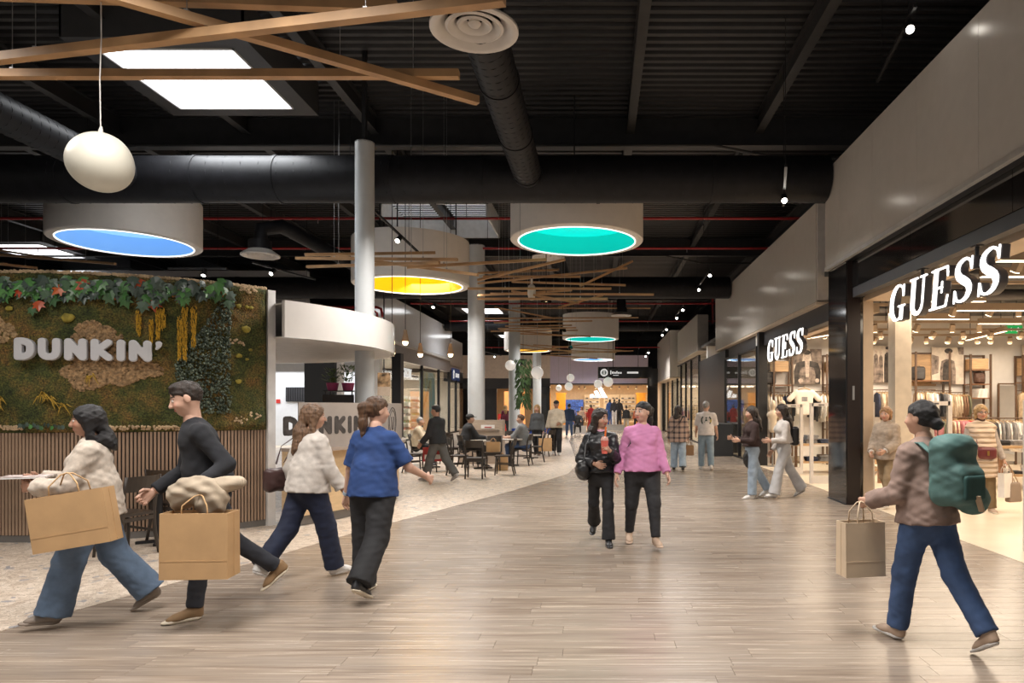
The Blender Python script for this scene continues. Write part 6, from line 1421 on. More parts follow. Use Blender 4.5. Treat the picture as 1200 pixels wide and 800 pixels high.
    def make_top(nm, T):
        sd = SDF(res, .03); torso(sd, T['grow'], hem=T['hem'])
        hr0 = (max(T['hemr'], .110) if T['hemr'] else .110)*H*g
        sd.cone(P0+u*T['hem']*H, P0+u*.09*H, hr0, (.095 if fem else .096)*H*g, flat=(f, 1.10), k=.05, clipa=0, grow=T['grow'])
        for k in 'LR': arm(sd, k, T['sgrow'], T['sleeve'], T['flare'])
        if T['collar']: sd.cone(nb-u*.012*H, nb+u*T['collar']*H, .044*H, .042*H, k=.015, clip=0)
        link(np_mesh(nm, [sd.mesh(noise=wr(T['amp']))], T['mat']), nm, t)
    make_top(tp.get('name', 'top'), tp)
    if coat:
        c = dict(dict(mat=None, grow=.034, sleeve=1.9, hem=-.05, hemr=None, flare=.008, sgrow=.022, collar=.03, amp=.004, name='coat'), **coat); make_top(c['name'], c)
    # -- shoes
    for k in 'LR':
        up, so = shoe_meshes(J[k]['foot'], H, max(res*.7, .008), shoes[2] if len(shoes) > 2 else 'sneaker')
        o = link(np_mesh('shoe', [up.mesh()], SHOEM[shoes[0]]), 'shoe', t); link(np_mesh('sole', [so.mesh()], SHOEM[shoes[1]]), 'sole', o)
    Rw = Matrix.Rotation(R(rz), 3, 'Z'); loc = Vector((X, Y, 0))
    W_ = lambda p: loc+Rw @ Vector(p)
    return dict(t=t, W=W_, A=A, J=J, P0=P0, u=u, f=f, x=xs, fs=fs, nb=nb, hc=hc, hh=hh, H=H, Rw=Rw, g=g)
SHOEM = {'white': M('shoe_white', (.66, .63, .60), .5), 'tansuede': M('shoe_tan', (.24, .145, .07), .75), 'cream': M('sole_cream', (.6, .52, .4), .5), 'black': M('shoe_black', (.02, .02, .022), .35), 'beige': M('shoe_beige', (.46, .33, .24), .6), 'grey': M('shoe_grey', (.28, .26, .25), .6), 'taupe': M('shoe_taupe', (.24, .19, .15), .6), 'brown': M('shoe_brown', (.12, .07, .045), .5)}
def shopper(label, p, w, h, d, rz, mat, hand=None, name='shopping_bag', hmat=None, tilt=0, hl=.16):
    """open-topped paper carrier; p = middle of its rim, handles reach the hand"""
    t = thing(name, label, 'bag', p, rz); t.rotation_euler = (0, R(tilt), rz)
    m = MB(); o_ = [(-w/2, -d/2), (w/2, -d/2), (w/2, d/2), (-w/2, d/2)]; i_ = [(x*.97, y*.94) for x, y in o_]
    mid = [(0, -d/2), (w/2-.0, 0), (0, d/2), (-w/2+.02, 0)]
    vs = [(x, y, -h) for x, y in o_]+[(x*1.0, y*.9, 0) for x, y in o_]+[(x, y*.85, 0) for x, y in i_]+[(x, y, -h+.01) for x, y in i_]
    fs = [(3, 2, 1, 0)]+[(i, (i+1) % 4, 4+(i+1) % 4, 4+i) for i in range(4)]+[(4+i, 4+(i+1) % 4, 8+(i+1) % 4, 8+i) for i in range(4)]+[(8+i, 8+(i+1) % 4, 12+(i+1) % 4, 12+i) for i in range(4)]+[(12, 13, 14, 15)]
    m.add(vs, fs).build('bag_body', mat, t)
    for s in (-1, 1): MB().cbox((s*(w/2+.001), 0, -h*.5), (.004, .006, h*.96)).build('side_crease', mat, t)
    MB().cbox((0, -d/2*.97, -h*.72), (w*.98, .004, .008)).build('fold_crease', mat, t)
    for s in (-1, 1): MB().tube([(-w*.2, s*d*.42, -.03), (-w*.18, s*d*.4, hl*.45), (-w*.06, s*d*.12, hl*.94), (0, 0, hl), (w*.06, s*d*.12, hl*.94), (w*.18, s*d*.4, hl*.45), (w*.2, s*d*.42, -.03)], .005, 6).build('handle', hmat or mat, t, True)
    return t
def strap(label_t, name, pts, w, th, mat):
    m = MB(); n = len(pts)
    P_ = [Vector(p) for p in pts]; vs = []; fs = []
    for i, p in enumerate(P_):
        d = (P_[min(i+1, n-1)]-P_[max(i-1, 0)]).normalized(); up = Vector((0, 0, 1)) if abs(d.z) < .9 else Vector((0, 1, 0)); s = d.cross(up).normalized(); q = d.cross(s)
        vs += [p+s*w/2+q*th/2, p-s*w/2+q*th/2, p-s*w/2-q*th/2, p+s*w/2-q*th/2]
        if i: a, b = 4*(i-1), 4*i; fs += [(a+k, b+k, b+(k+1) % 4, a+(k+1) % 4) for k in range(4)]
    fs += [(3, 2, 1, 0), tuple(4*(n-1)+k for k in range(4))]; return m.add(vs, fs).build(name, mat, label_t, True)
KRAFT = M('kraft_paper', (.50, .31, .15), .75, 0, .06, 5, .15, 12); PALEBAG = M('pale_paper', (.60, .47, .33), .75, 0, .06, 5)
# ---- the cast. rz: 0 faces away down the hall, 180 faces the camera, 90 walks toward the kiosk side, -90 toward the shops
JEAN = cloth('denim_wash', (.105, .155, .235), .8, .14, 9); JEANL = cloth('denim_light', (.30, .37, .45), .8, .12, 9); JEAND = cloth('denim_dark', (.045, .085, .19), .8, .14, 9)
BLK = cloth('black_cotton', (.013, .013, .015), .8, .2, 8); NAVYP = cloth('navy_twill', (.012, .018, .045), .8, .15, 8)
# 1 person in white sweater, with paper bag and magazine
p = G(82, 728)
A1 = person('person in an oatmeal sweater and wide blue jeans striding past the slatted wall', -3.80, 5.15, 116, 1.63, True, 1.0, 3, ((20, 6, 2, -6), (-15, 22, 2, 30)),
       ((25, 12, 75, (.6, 1, .1)), (28, 14, 80, (.5, 1, .1))), (8, 4), dict(mat=cloth('oatmeal_knit', (.50, .43, .36), .95, .12, 25), grow=.034, sgrow=.030, hem=-.045, hemr=.098, flare=.012, amp=.004),
       dict(mat=JEAN, grow=.014, r=(.060, .052, .062), upto=1.0), ('taupe', 'taupe'), ('longtied', 'black'), 'tan', .010, (1.1, 1.1))
col = SDF(.009, .01); col.cone(A1['nb']-A1['u']*.02, A1['nb']+A1['u']*.032, .062, .056, clip=0, clipa=0); link(np_mesh('shirt_collar', [col.mesh()], cloth('pale_blue_cotton', (.22, .34, .62))), 'shirt_collar', A1['t'])
w = A1['W'](A1['A']['L']['hand']); shopper('crumpled kraft bag carried against the hip by the oatmeal sweater person', Vector((-3.72, 4.80, 1.0)), .50, .38, .16, R(8), KRAFT, tilt=-9, hl=.14)
w = (A1['W'](A1['A']['L']['hand'])+A1['W'](A1['A']['R']['hand']))/2; mg = thing('magazine', 'folded magazine held flat by the oatmeal sweater person', 'magazine', w+Vector((0, 0, .045)), R(20)); MB().cbox((0, 0, 0), (.29, .21, .010)).build('pages', WHITE, mg); MB().cbox((0, 0, .0065), (.292, .212, .003)).build('cover', M('magazine_cover', (.50, .42, .40), .35, 0, .4, 12), mg)
# 2 person in black
A2 = person('person in black leaning forward mid-stride with a coat over the arm', -3.02, 5.32, 128, 1.83, False, .95, 13, ((10, 3, 2, 0), (-20, 32, 2, 40)),
       ((-34, 20, 84), (8, 10, 50, (.4, 1, .1))), (-8, 19), dict(mat=cloth('black_jumper', (.014, .015, .019), .9, .2, 8), grow=.018, sgrow=.014, hem=-.02, hemr=.094),
       dict(mat=cloth('charcoal_jean', (.022, .024, .032), .8, .2, 9), grow=.004, r=(.056, .037, .030), upto=.96), ('tansuede', 'cream'), ('short', 'darkbrown'), 'fair', .010, (1.4, 1.3))
w = A2['W'](A2['A']['L']['wr']); ct_ = thing('folded_coat', 'beige coat folded over the forearm of the person in black', 'coat', w); sd = SDF(.012, .05); sd.ell((.02, .0, .0), (.17, .09, .085)); sd.ell((.12, -.02, -.08), (.12, .08, .13)); sd.ell((-.10, -.01, -.06), (.10, .08, .10)); link(np_mesh('cloth', [sd.mesh(noise=wr(.009, .8))], cloth('stone_coat', (.38, .31, .23), .9, .15, 6)), 'cloth', ct_)
sd = SDF(.012, .04); sd.cone((.1, 0, .0), (.30, .02, .03), .07, .05); link(np_mesh('sleeve', [sd.mesh(noise=wr(.006, .8))], cloth('stone_coat', (0, 0, 0))), 'sleeve', ct_)
w = A2['W'](A2['A']['L']['hand']); shopper('large upright kraft carrier held by the person in black', w+Vector((.12, -.04, -.12)), .46, .46, .20, R(4), KRAFT, hl=.12)
# 3 person white knit walking away
A3 = person('person with long hair in a loose white knit and navy trousers, walking away', -2.72, 6.38, -34, 1.66, True, 1.02, 4, ((-20, 20, 2, 28), (18, 6, 2, -6)),
       ((-14, 16, 30), (12, 14, 18)), (-25, 4), dict(mat=cloth('white_loose_knit', (.58, .53, .48), .95, .1, 14), grow=.030, sgrow=.026, hem=-.03, hemr=.112, flare=.012, sleeve=1.8, amp=.003),
       dict(mat=NAVYP, grow=.012, r=(.060, .046, .046), upto=1.0), ('white', 'white'), ('long', 'lightbrown'), 'light', .010)
w = A3['W'](A3['A']['L']['el']); hb = thing('shoulder_bag', 'dark brown shoulder bag under the arm of the white knit person', 'bag', w+Vector((-.10, -.02, -.05)), R(-28)); sd = SDF(.012, .04); sd.rbox((0, 0, -.05), (.06, .15, .11), .05); link(np_mesh('bag_body', [sd.mesh(noise=wr(.003))], M('plum_leather', (.05, .022, .02), .45)), 'bag_body', hb)
sw = [hb.matrix_basis.inverted() @ Vector(q) for q in (w+Vector((-.10, -.08, .05)), w+Vector((-.04, -.10, .22)), A3['W'](A3['A']['L']['sh'])+Vector((.0, 0, .085)), w+Vector((-.02, .10, .22)), w+Vector((-.10, .08, .05)))]; strap(hb, 'strap', sw, .02, .006, M('plum_leather'))
# 4 navy tee ponytail
A4 = person('person with a ponytail in a navy T-shirt and black trousers, walking away', -1.94, 5.86, -14, 1.70, True, 1.06, 4, ((4, 2, 2, 0), (-15, 26, 2, 30)),
       ((4, 20, 10), (20, 24, 45)), (-28, 2), dict(mat=cloth('navy_tee', (.018, .050, .17), .85, .12, 9), grow=.024, sgrow=.022, hem=-.035, hemr=.110, flare=.012, sleeve=.86, amp=.003),
       dict(mat=BLK, grow=.012, r=(.062, .050, .054), upto=1.0), ('black', 'cream'), ('pony', 'brown'), 'fair', .010, (.6, .8))
w = A4['A']['L']; wt = thing('wrist_watch', 'pale blue watch band on the wrist of the navy T-shirt person', 'watch', A4['W'](w['wr']-w['fd']*.01)); a_ = A4['Rw'] @ Vector(w['fd']); MB().cyl(-a_*.014, a_*.014, .033, n=20).build('band', M('watch_band', (.35, .42, .5), .5), wt, True, 40)
# 5 person black jacket with drink
A5 = person('person in a black leather jacket and flared trousers facing us with a red drink', .02, 8.02, 178, 1.60, True, .92, 1, ((10, 4, 2, 0), (-16, 30, 2, 30)),
       ((24, 10, 100, (.35, 1, .35)), (8, 22, 92, (.9, .5, .2))), (48, 6), dict(mat=cloth('pink_shirt', (.62, .32, .44)), grow=.010, sgrow=.006, hem=.05, sleeve=1.5, collar=.02),
       dict(mat=BLK, grow=.008, r=(.050, .034, .046), upto=1.0), ('black', 'black', 'boot'), ('longtied', 'darkbrown'), 'light', .010, (1.3, .9), (None, (0, -1, 0)),
       coat=dict(mat=M('wear_leather_black', (.014, .014, .016), .38, 0, .2, 8, .3, 18), grow=.026, hem=.005, hemr=.09, sleeve=1.92, sgrow=.022, collar=None, name='jacket'))
c = A5; col = MB()
for s in (-1, 1):
    q = c['nb']+c['f']*.055; pts_ = [q+V3(s*.012, .012, -.02), q+V3(s*.05, -.03, .012), q+V3(s*.085, -.01, -.06), q+V3(s*.028, .042, -.115)]; col.add([tuple(k) for k in pts_]+[tuple(k+V3(0, -.006, 0)) for k in pts_], [(0, 1, 2, 3), (7, 6, 5, 4), (0, 3, 7, 4), (1, 0, 4, 5), (2, 1, 5, 6), (3, 2, 6, 7)])
col.build('shirt_collar', MATS['wear_pink_shirt'], c['t'])
zp = MB(); zp.tube([c['P0']+c['u']*k*c['H']+c['f']*(.098+.012*math.sin(k*9)) for k in (.01, .08, .14, .2)], .005, 6); zp.build('zip', CHROME, c['t'])
w = c['W'](c['A']['L']['hand']+c['A']['L']['pn']*.03); cup = thing('drink_cup', 'tall clear cup of red iced drink in the hand of the leather jacket person', 'cup', w-Vector((0, 0, .06)))
MB().lathe([(0, 0), (.032, 0), (.044, .15), (0, .15)], 24).build('cup_body', M('red_smoothie', (.62, .13, .10), .3, 0, .1, 20), cup, True, 40); MB().lathe([(.046, .148), (.047, .156), (.03, .19), (0, .195)], 24).build('dome_lid', M('clear_lid', (.62, .35, .3), .15), cup, True, 40); MB().cyl((0, 0, .1), (.015, .0, .30), .010, n=10).build('straw', M('orange_straw', (.75, .16, .02), .4), cup)
w = c['W'](c['P0']+V3(.2, .04, .03)); bg = thing('shoulder_bag', 'slouchy black leather bag hanging at the hip of the leather jacket person', 'bag', w, R(178)); sd = SDF(.010, .05); sd.ell((0, 0, 0), (.10, .155, .125)); sd.rbox((0, 0, .06), (.05, .13, .06), .04); link(np_mesh('bag_body', [sd.mesh(noise=wr(.004))], M('bag_leather_black', (.015, .015, .016), .3, 0, .2, 8, .3, 20)), 'bag_body', bg)
sw = [bg.matrix_basis.inverted() @ Vector(q) for q in (w+Vector((0, -.11, .08)), w+Vector((.03, -.13, .3)), c['W'](c['A']['R']['sh'])+Vector((.02, -.02, .085)), w+Vector((.03, .12, .3)), w+Vector((0, .11, .08)))]; strap(bg, 'strap', sw, .022, .006, M('bag_leather_black'))
# 6 person pink sweatshirt
A6 = person('person in a pink sweatshirt and black trousers looking aside at a companion', .50, 7.92, 186, 1.66, True, 1.17, 1, ((22, 12, 2, 0), (-10, 12, 2, 14)),
       ((12, 12, 22), (-14, 16, 30)), (-52, 0), dict(mat=cloth('pink_sweat', (.60, .24, .44), .9, .06, 8), grow=.022, sgrow=.020, hem=-.01, hemr=.094, flare=.002, sleeve=1.94, amp=.004, collar=.004),
       dict(mat=cloth('black_jean', (.022, .022, .025), .8, .2, 9), grow=.006, r=(.058, .042, .028), upto=.95), ('beige', 'beige'), ('pony', 'black'), 'fair', .010, (.6, .6))
c = A6; nk = MB()
for k in range(15):
    a = -1.0+2*k/14; V_, F_ = [], []; q = c['nb']+c['f']*(.075+.02*math.cos(a))+V3(math.sin(a)*.085, 0, -.035-.02*math.cos(a)); nk.cyl(q, q+V3(0, .006, 0), .006, n=8)
nk.build('bead_necklace', M('pearl', (.7, .62, .58), .3), c['t'])
st_t = thing('shoulder_bag', 'dark bag with thin strap tucked behind the pink sweatshirt person', 'bag', c['W'](c['P0']+V3(.19, -.10, .16)), R(186)); sd = SDF(.012, .04); sd.rbox((0, 0, 0), (.04, .11, .09), .035); link(np_mesh('bag_body', [sd.mesh()], M('bag_leather_black')), 'bag_body', st_t)
iv = st_t.matrix_basis.inverted(); sw = [iv @ c['W'](q) for q in (c['P0']+V3(.20, .0, .2), c['P0']+V3(.155, .115, .30), c['A']['R']['sh']+V3(-.02, .06, .02), c['A']['R']['sh']+V3(-.03, -.01, .068), c['A']['R']['sh']+V3(-.01, -.10, -.03), c['P0']+V3(.18, -.12, .25))]; strap(st_t, 'strap', sw, .016, .006, M('bag_leather_black'))
# 7 backpack person
A7 = person('person with a dark hair bun and blue jeans hurrying toward the hall', 2.22, 4.62, 22, 1.66, True, 1.0, 3, ((14, 6, 2, -4), (-20, 16, 2, 32)),
       ((6, 14, 66), (-10, 14, 40)), (14, 0), dict(mat=cloth('taupe_fleece', (.25, .175, .145), .95, .15, 10), grow=.030, sgrow=.028, hem=-.03, hemr=.097, flare=.008, amp=.004),
       dict(mat=JEAND, grow=.006, r=(.060, .044, .040), upto=.97), ('beige', 'white'), ('bun', 'black'), 'light', .010, (1.3, .8))
c = A7; bp_ = thing('backpack', 'large teal green backpack worn by the person with the hair bun', 'backpack', c['W'](c['P0']+c['u']*.17*c['H']-c['f']*.22), R(26)); sd = SDF(.011, .06)
sd.rbox((0, 0, .02), (.165, .09, .22), .08); sd.rbox((0, -.09, -.06), (.13, .06, .12), .05); sd.ell((0, .0, .20), (.14, .10, .06)); sd.ell((.12, -.05, -.16), (.11, .10, .10))
TEAL = cloth('teal_canvas', (.075, .155, .145), .7, .15, 7); link(np_mesh('bag_body', [sd.mesh(noise=wr(.003))], TEAL), 'bag_body', bp_); link(np_mesh('front_pocket', [SDF(.011, .03).rbox((0, -.145, -.07), (.10, .02, .08), .02).mesh()], cloth('teal_dark', (.03, .085, .08))), 'front_pocket', bp_)
iv = bp_.matrix_basis.inverted()
for s, nm in ((-1, 'L'), (1, 'R')):
    sh0 = c['A'][nm]['sh']; q0 = c['P0']+c['u']*.27*c['H']
    sw = [iv @ c['W'](q) for q in (q0+V3(s*.09, -.15, -.02), q0+V3(s*.10, -.06, .045), q0+V3(s*.105, .03, .04), q0+V3(s*.11, .10, -.05), q0+V3(s*.13, .08, -.2), q0+V3(s*.16, -.05, -.28))]; strap(bp_, 'shoulder_strap', sw, .05, .012, TEAL)
MB().bar((.0, -.17, -.12), (.05, -.165, -.22), .035, .012).build('leather_tab', M('tan_tab', (.45, .33, .22), .6), bp_)
w = c['W'](c['A']['L']['hand']); shopper('creased pale paper bag in the left hand of the backpack wearer', w+Vector((-.02, -.02, -.13)), .30, .38, .14, R(10), PALEBAG, hl=.14)
# 8 person in beige jacket leaving the shop
A8 = person('person in a beige fleece jacket stepping out of the shop', 4.62, 10.95, 128, 1.62, True, 1.04, 2, ((18, 6, 2, -4), (-16, 16, 2, 24)), ((14, 12, 60, (.6, 1, 0)), (10, 12, 55, (.6, 1, 0))), (10, 4),
       dict(mat=cloth('white_inner', (.62, .58, .54)), grow=.012, hem=.0, collar=.008), dict(mat=cloth('khaki_twill', (.26, .18, .10)), grow=.010, r=(.056, .044, .038), upto=.98), ('grey', 'white'), ('bob', 'redblond'), 'light', .014, (.9, .9),
       coat=dict(mat=cloth('beige_fleece', (.34, .265, .20), .95, .1, 20), grow=.042, hem=-.05, hemr=.102, sgrow=.034, collar=.008, name='jacket'))
w = A8['W'](A8['P0']+V3(.20, .02, .03)); hb = thing('shoulder_bag', 'tan handbag at the hip of the person in the beige fleece', 'bag', w, R(128)); link(np_mesh('bag_body', [SDF(.014, .04).rbox((0, 0, 0), (.05, .14, .10), .04).mesh()], M('tan_leather', (.36, .22, .12), .5)), 'bag_body', hb)
# 9 person in quilted vest
QV = M('wear_quilted_cream', (.58, .44, .32), .6, 0, .05, 8); N, L, b = nodes_of(QV); tc = N.new('ShaderNodeTexCoord'); wv = N.new('ShaderNodeTexWave'); wv.bands_direction = 'Z'; wv.inputs['Scale'].default_value = 4.2; wv.inputs['Distortion'].default_value = .6; L.new(tc.outputs['Object'], wv.inputs['Vector']); bpn = N.new('ShaderNodeBump'); bpn.inputs['Strength'].default_value = .9; bpn.inputs['Distance'].default_value = .03; L.new(wv.outputs['Fac'], bpn.inputs['Height']); L.new(bpn.outputs[0], b.inputs['Normal'])
A9 = person('person in a long cream quilted vest standing inside the shop with bags', 5.84, 10.45, 168, 1.65, True, 1.12, 0, ((4, 2, 4, 0), (-4, 2, 4, 0)), ((4, 16, 16), (8, 18, 62, (.2, 1, .1))), (6, 4),
       dict(mat=cloth('greige_knit', (.38, .32, .28), .95, .1, 20), grow=.014, sgrow=.014, hem=.0, collar=None), dict(mat=cloth('khaki_cord', (.21, .15, .08)), grow=.008, r=(.056, .042, .040), upto=1.0), ('beige', 'cream'), ('bob', 'blond'), 'light', .012, (1.3, .9),
       coat=dict(mat=QV, name='quilted_vest', grow=.040, hem=-.20, hemr=.102, sleeve=.10, sgrow=.02, collar=None), glasses=True)
c = A9; link(np_mesh('scarf', [SDF(.012, .03).cone(c['nb']-c['u']*.03, c['nb']+c['u']*.035, .085, .07).mesh()], cloth('brown_scarf', (.06, .03, .02))), 'scarf', c['t'])
w = c['W'](c['P0']+V3(-.03, .20, .04)); hb = thing('crossbody_bag', 'dark red crossbody bag over the cream quilted vest', 'bag', w, R(168)); link(np_mesh('bag_body', [SDF(.012, .04).rbox((0, 0, 0), (.13, .045, .09), .05).mesh()], M('burgundy_leather', (.13, .02, .02), .4)), 'bag_body', hb); MB().cbox((0, .05, .0), (.03, .01, .07)).build('clasp', M('brass', (.5, .32, .1), .3, 1), hb)
iv = hb.matrix_basis.inverted(); sw = [iv @ c['W'](q) for q in (c['P0']+V3(.09, .19, .10), c['P0']+c['u']*.16*c['H']+V3(.10, .15, 0), c['A']['R']['sh']+V3(-.05, .06, .05), c['A']['R']['sh']+V3(-.06, -.02, .085))]; strap(hb, 'strap', sw, .018, .006, M('burgundy_leather'))
w = c['W'](c['A']['L']['hand']); shopper('white paper carrier held by the quilted vest person', w+Vector((-.02, -.03, -.13)), .24, .36, .10, R(30), M('white_paper', (.72, .68, .64), .6), hl=.13); tb_ = thing('tote_bag', 'taupe tote with brown handles hanging beside the quilted vest person', 'bag', w+Vector((.13, .02, -.32)), R(20)); link(np_mesh('bag_body', [SDF(.012, .03).rbox((0, 0, -.10), (.12, .05, .15), .03, taper=.12).mesh()], M('taupe_tote', (.27, .2, .15), .6)), 'bag_body', tb_)
for s in (-1, 1): MB().tube([(-.06, s*.03, .04), (-.05, s*.02, .2), (-.10, 0, .31), (-.03, s*.02, .2), (.06, s*.03, .04)], .007, 6).build('handle', M('tan_leather'), tb_)
# 10 person in brown top
A10 = person('person with long hair in an off-shoulder brown top and pale jeans, drawstring bag at hip', 2.70, 12.05, 100, 1.63, True, .92, 0, ((4, 2, 2, 0), (-18, 14, 2, 22)), ((14, 10, 80, (.1, 1, .2)), (16, 12, 85, (.2, 1, .2))), (4, 8),
       dict(mat=cloth('chocolate_knit', (.035, .018, .016), .9), grow=.020, sgrow=.018, hem=.03), dict(mat=JEANL, grow=.010, r=(.053, .042, .042), upto=1.0), ('white', 'white'), ('long', 'darkbrown'), 'light', .013, (.9, .9))
c = A10; w = c['W'](c['P0']+V3(.12, .02, -.12)); db = thing('drawstring_bag', 'black drawstring bag hanging at the hip of the brown top person', 'bag', w-Vector((0, .12, 0)), R(100)); link(np_mesh('bag_body', [SDF(.014, .05).ell((0, 0, -.05), (.07, .13, .17)).cone((0, 0, .05), (0, 0, .15), .07, .04).mesh(noise=wr(.004))], M('bag_leather_black')), 'bag_body', db); MB().tube([(0, -.03, .14), (-.02, -.05, .35), (-.03, .0, .5), (-.02, .05, .35), (0, .03, .14)], .006, 6).build('cord', BLACK, db)
# 11 person in pale clothes
A11 = person('person in a cropped pale top and pale grey flared trousers walking toward the kiosk side', 3.26, 12.05, 96, 1.67, True, .92, 2, ((18, 6, 2, -4), (-22, 10, 2, 28)), ((10, 12, 80, (.2, 1, .2)), (-6, 10, 40)), (0, 6),
       dict(mat=cloth('pale_top', (.55, .50, .46), .9), grow=.018, sgrow=.016, hem=.06, hemr=.084), dict(mat=cloth('pale_grey_denim', (.47, .46, .46), .8), grow=.010, r=(.055, .042, .058), upto=1.02), ('white', 'grey'), ('long', 'darkbrown'), 'light', .013)
c = A11; w = c['W'](c['P0']+c['u']*.13*c['H']+V3(.03, -.20, 0)); bb = thing('backpack', 'small black backpack on the person in pale clothes', 'backpack', w, R(96)); link(np_mesh('bag_body', [SDF(.014, .05).rbox((0, 0, 0), (.12, .07, .17), .05).mesh()], M('bag_leather_black')), 'bag_body', bb)
for s in (-1, 1): MB().tube([(s*.08, .06, .15), (s*.09, .12, .21), (s*.09, .20, .20)], .012, 6).build('shoulder_strap', M('bag_leather_black'), bb)
# 12 person in printed tee
A12 = person('person with grey hair in a white T-shirt with a printed back and faded jeans', 2.76, 17.6, -8, 1.76, False, 1.0, 1, ((6, 3, 3, 0), (-12, 8, 3, 10)), ((10, 10, 40), (4, 12, 30)), (-20, 0),
       dict(mat=cloth('white_tee', (.58, .52, .49), .85), grow=.030, sgrow=.030, hem=-.03, hemr=.096, sleeve=.85, flare=.012), dict(mat=cloth('faded_jean', (.20, .26, .31), .8, .12), grow=.010, r=(.056, .044, .038), upto=.98), ('white', 'white'), ('short', 'grey'), 'light', .015)
c = A12
PRN = M('print_dark_green', (.03, .05, .04), .8); back = -.128*1.0
for s in (-1, 1):
    for k in range(7):
        a = .3+k*.33; q = c['P0']+c['u']*.19*c['H']+V3(s*.125*math.sin(a)*.95, 0, -.12*math.cos(a)); yb = -(.094+.03*(1-min(1, (abs(q[0])/.16)**2)))*1.0-.012
        link(MB().cyl((q[0], yb+.02, q[2]), (q[0], yb-.012, q[2]), .020, n=8).mesh('back_print', PRN if not (s > 0 and k in (3, 4)) else M('print_yellow', (.5, .38, .05), .8)), 'back_print', c['t'])
for (dx, dz, r) in ((0, .0, .03), (-.03, -.05, .025), (.03, -.05, .025), (0, .06, .022)):
    q = c['P0']+c['u']*.19*c['H']; link(MB().cyl((dx, -.10, q[2]+dz), (dx, -.140, q[2]+dz), r, n=10).mesh('back_print', PRN), 'back_print', c['t'])
# 13 plaid person
PLD = M('wear_plaid', (.3, .2, .16), .9, 0, 0); N, L, b = nodes_of(PLD); tc = N.new('ShaderNodeTexCoord'); sx = N.new('ShaderNodeSeparateXYZ'); L.new(tc.outputs['Object'], sx.inputs[0])
def band(src, fr, ph=0.0):
    m1 = N.new('ShaderNodeMath'); m1.operation = 'MULTIPLY_ADD'; m1.inputs[1].default_value = fr; m1.inputs[2].default_value = ph; L.new(src, m1.inputs[0]); m2 = N.new('ShaderNodeMath'); m2.operation = 'FRACT'; L.new(m1.outputs[0], m2.inputs[0]); m3 = N.new('ShaderNodeMath'); m3.operation = 'LESS_THAN'; m3.inputs[1].default_value = .38; L.new(m2.outputs[0], m3.inputs[0]); return m3.outputs[0]
ad = N.new('ShaderNodeMath'); ad.operation = 'ADD'; L.new(band(sx.outputs[0], 7.5), ad.inputs[0]); L.new(band(sx.outputs[2], 7.5), ad.inputs[1]); dv = N.new('ShaderNodeMath'); dv.operation = 'MULTIPLY'; dv.inputs[1].default_value = .5; L.new(ad.outputs[0], dv.inputs[0])
rp = ramp(N, [(0, (.42, .29, .23)), (.45, (.20, .14, .12)), (.9, (.05, .04, .045))], 'CONSTANT'); L.new(dv.outputs[0], rp.inputs[0]); L.new(rp.outputs[0], b.inputs['Base Color'])
A13 = person('person with long hair in a brown plaid overshirt and pale jeans, seen from behind', 2.02, 17.4, -6, 1.64, True, 1.05, 1, ((6, 3, 2, 0), (-10, 10, 2, 12)), ((0, 10, 20), (4, 12, 20)), (-24, 2),
       dict(mat=PLD, grow=.045, sgrow=.036, hem=-.10, hemr=.108, name='overshirt'), dict(mat=JEANL, grow=.012, r=(.056, .050, .050), upto=1.02), ('black', 'black'), ('longtied', 'darkbrown'), 'light', .015)
w = A13['W'](A13['A']['R']['hand']); shopper('small brown bag in the hand of the plaid overshirt person', w+Vector((.02, 0, -.12)), .22, .26, .1, 0, M('brown_paper', (.27, .15, .07), .75), hl=.12)
c = A13; sb = thing('crossbody_strap', 'black crossbody strap over the back of the plaid overshirt', 'strap', c['W'](c['P0']), R(-6)); iv = sb.matrix_basis.inverted(); strap(sb, 'band', [iv @ c['W'](q) for q in (c['P0']+V3(-.17, -.13, .10), c['P0']+V3(-.06, -.175, .24), c['P0']+V3(.06, -.165, .38), c['P0']+V3(.12, -.06, .50))], .03, .008, BLACK)
# 14 cream person, 15 grey person
A14 = person('person in a cream jacket and dark cap walking toward us by the cafe', -1.43, 22.9, 176, 1.84, False, 1.0, 0, ((14, 6, 2, 0), (-12, 14, 2, 14)), ((10, 10, 70, (.5, 1, 0)), (0, 12, 20)), (4, 6),
       dict(mat=cloth('cream_jacket', (.55, .47, .36)), grow=.035, sgrow=.03, hem=-.03, hemr=.098, name='jacket'), dict(mat=BLK, grow=.010, r=(.056, .044, .036), upto=.98), ('white', 'white'), ('cap', 'black', M('cap_black', (.02, .02, .02), .8)), 'tan', .018)
A15 = person('person with long blond hair in a dark grey top carrying a kraft bag', -2.02, 22.3, 170, 1.70, True, 1.05, 0, ((14, 6, 2, 0), (-12, 14, 2, 14)), ((4, 10, 16), (-4, 12, 16)), (0, 4),
       dict(mat=cloth('slate_top', (.065, .07, .075)), grow=.020, sgrow=.018, hem=-.02), dict(mat=BLK, grow=.008, r=(.054, .040, .034), upto=.97), ('brown', 'white'), ('longtied', 'blond'), 'light', .018)
w = A15['W'](A15['A']['L']['hand']); shopper('kraft carrier in the hand of the blond person', w+Vector((.05, 0, -.15)), .42, .42, .16, 0, KRAFT, hl=.15)
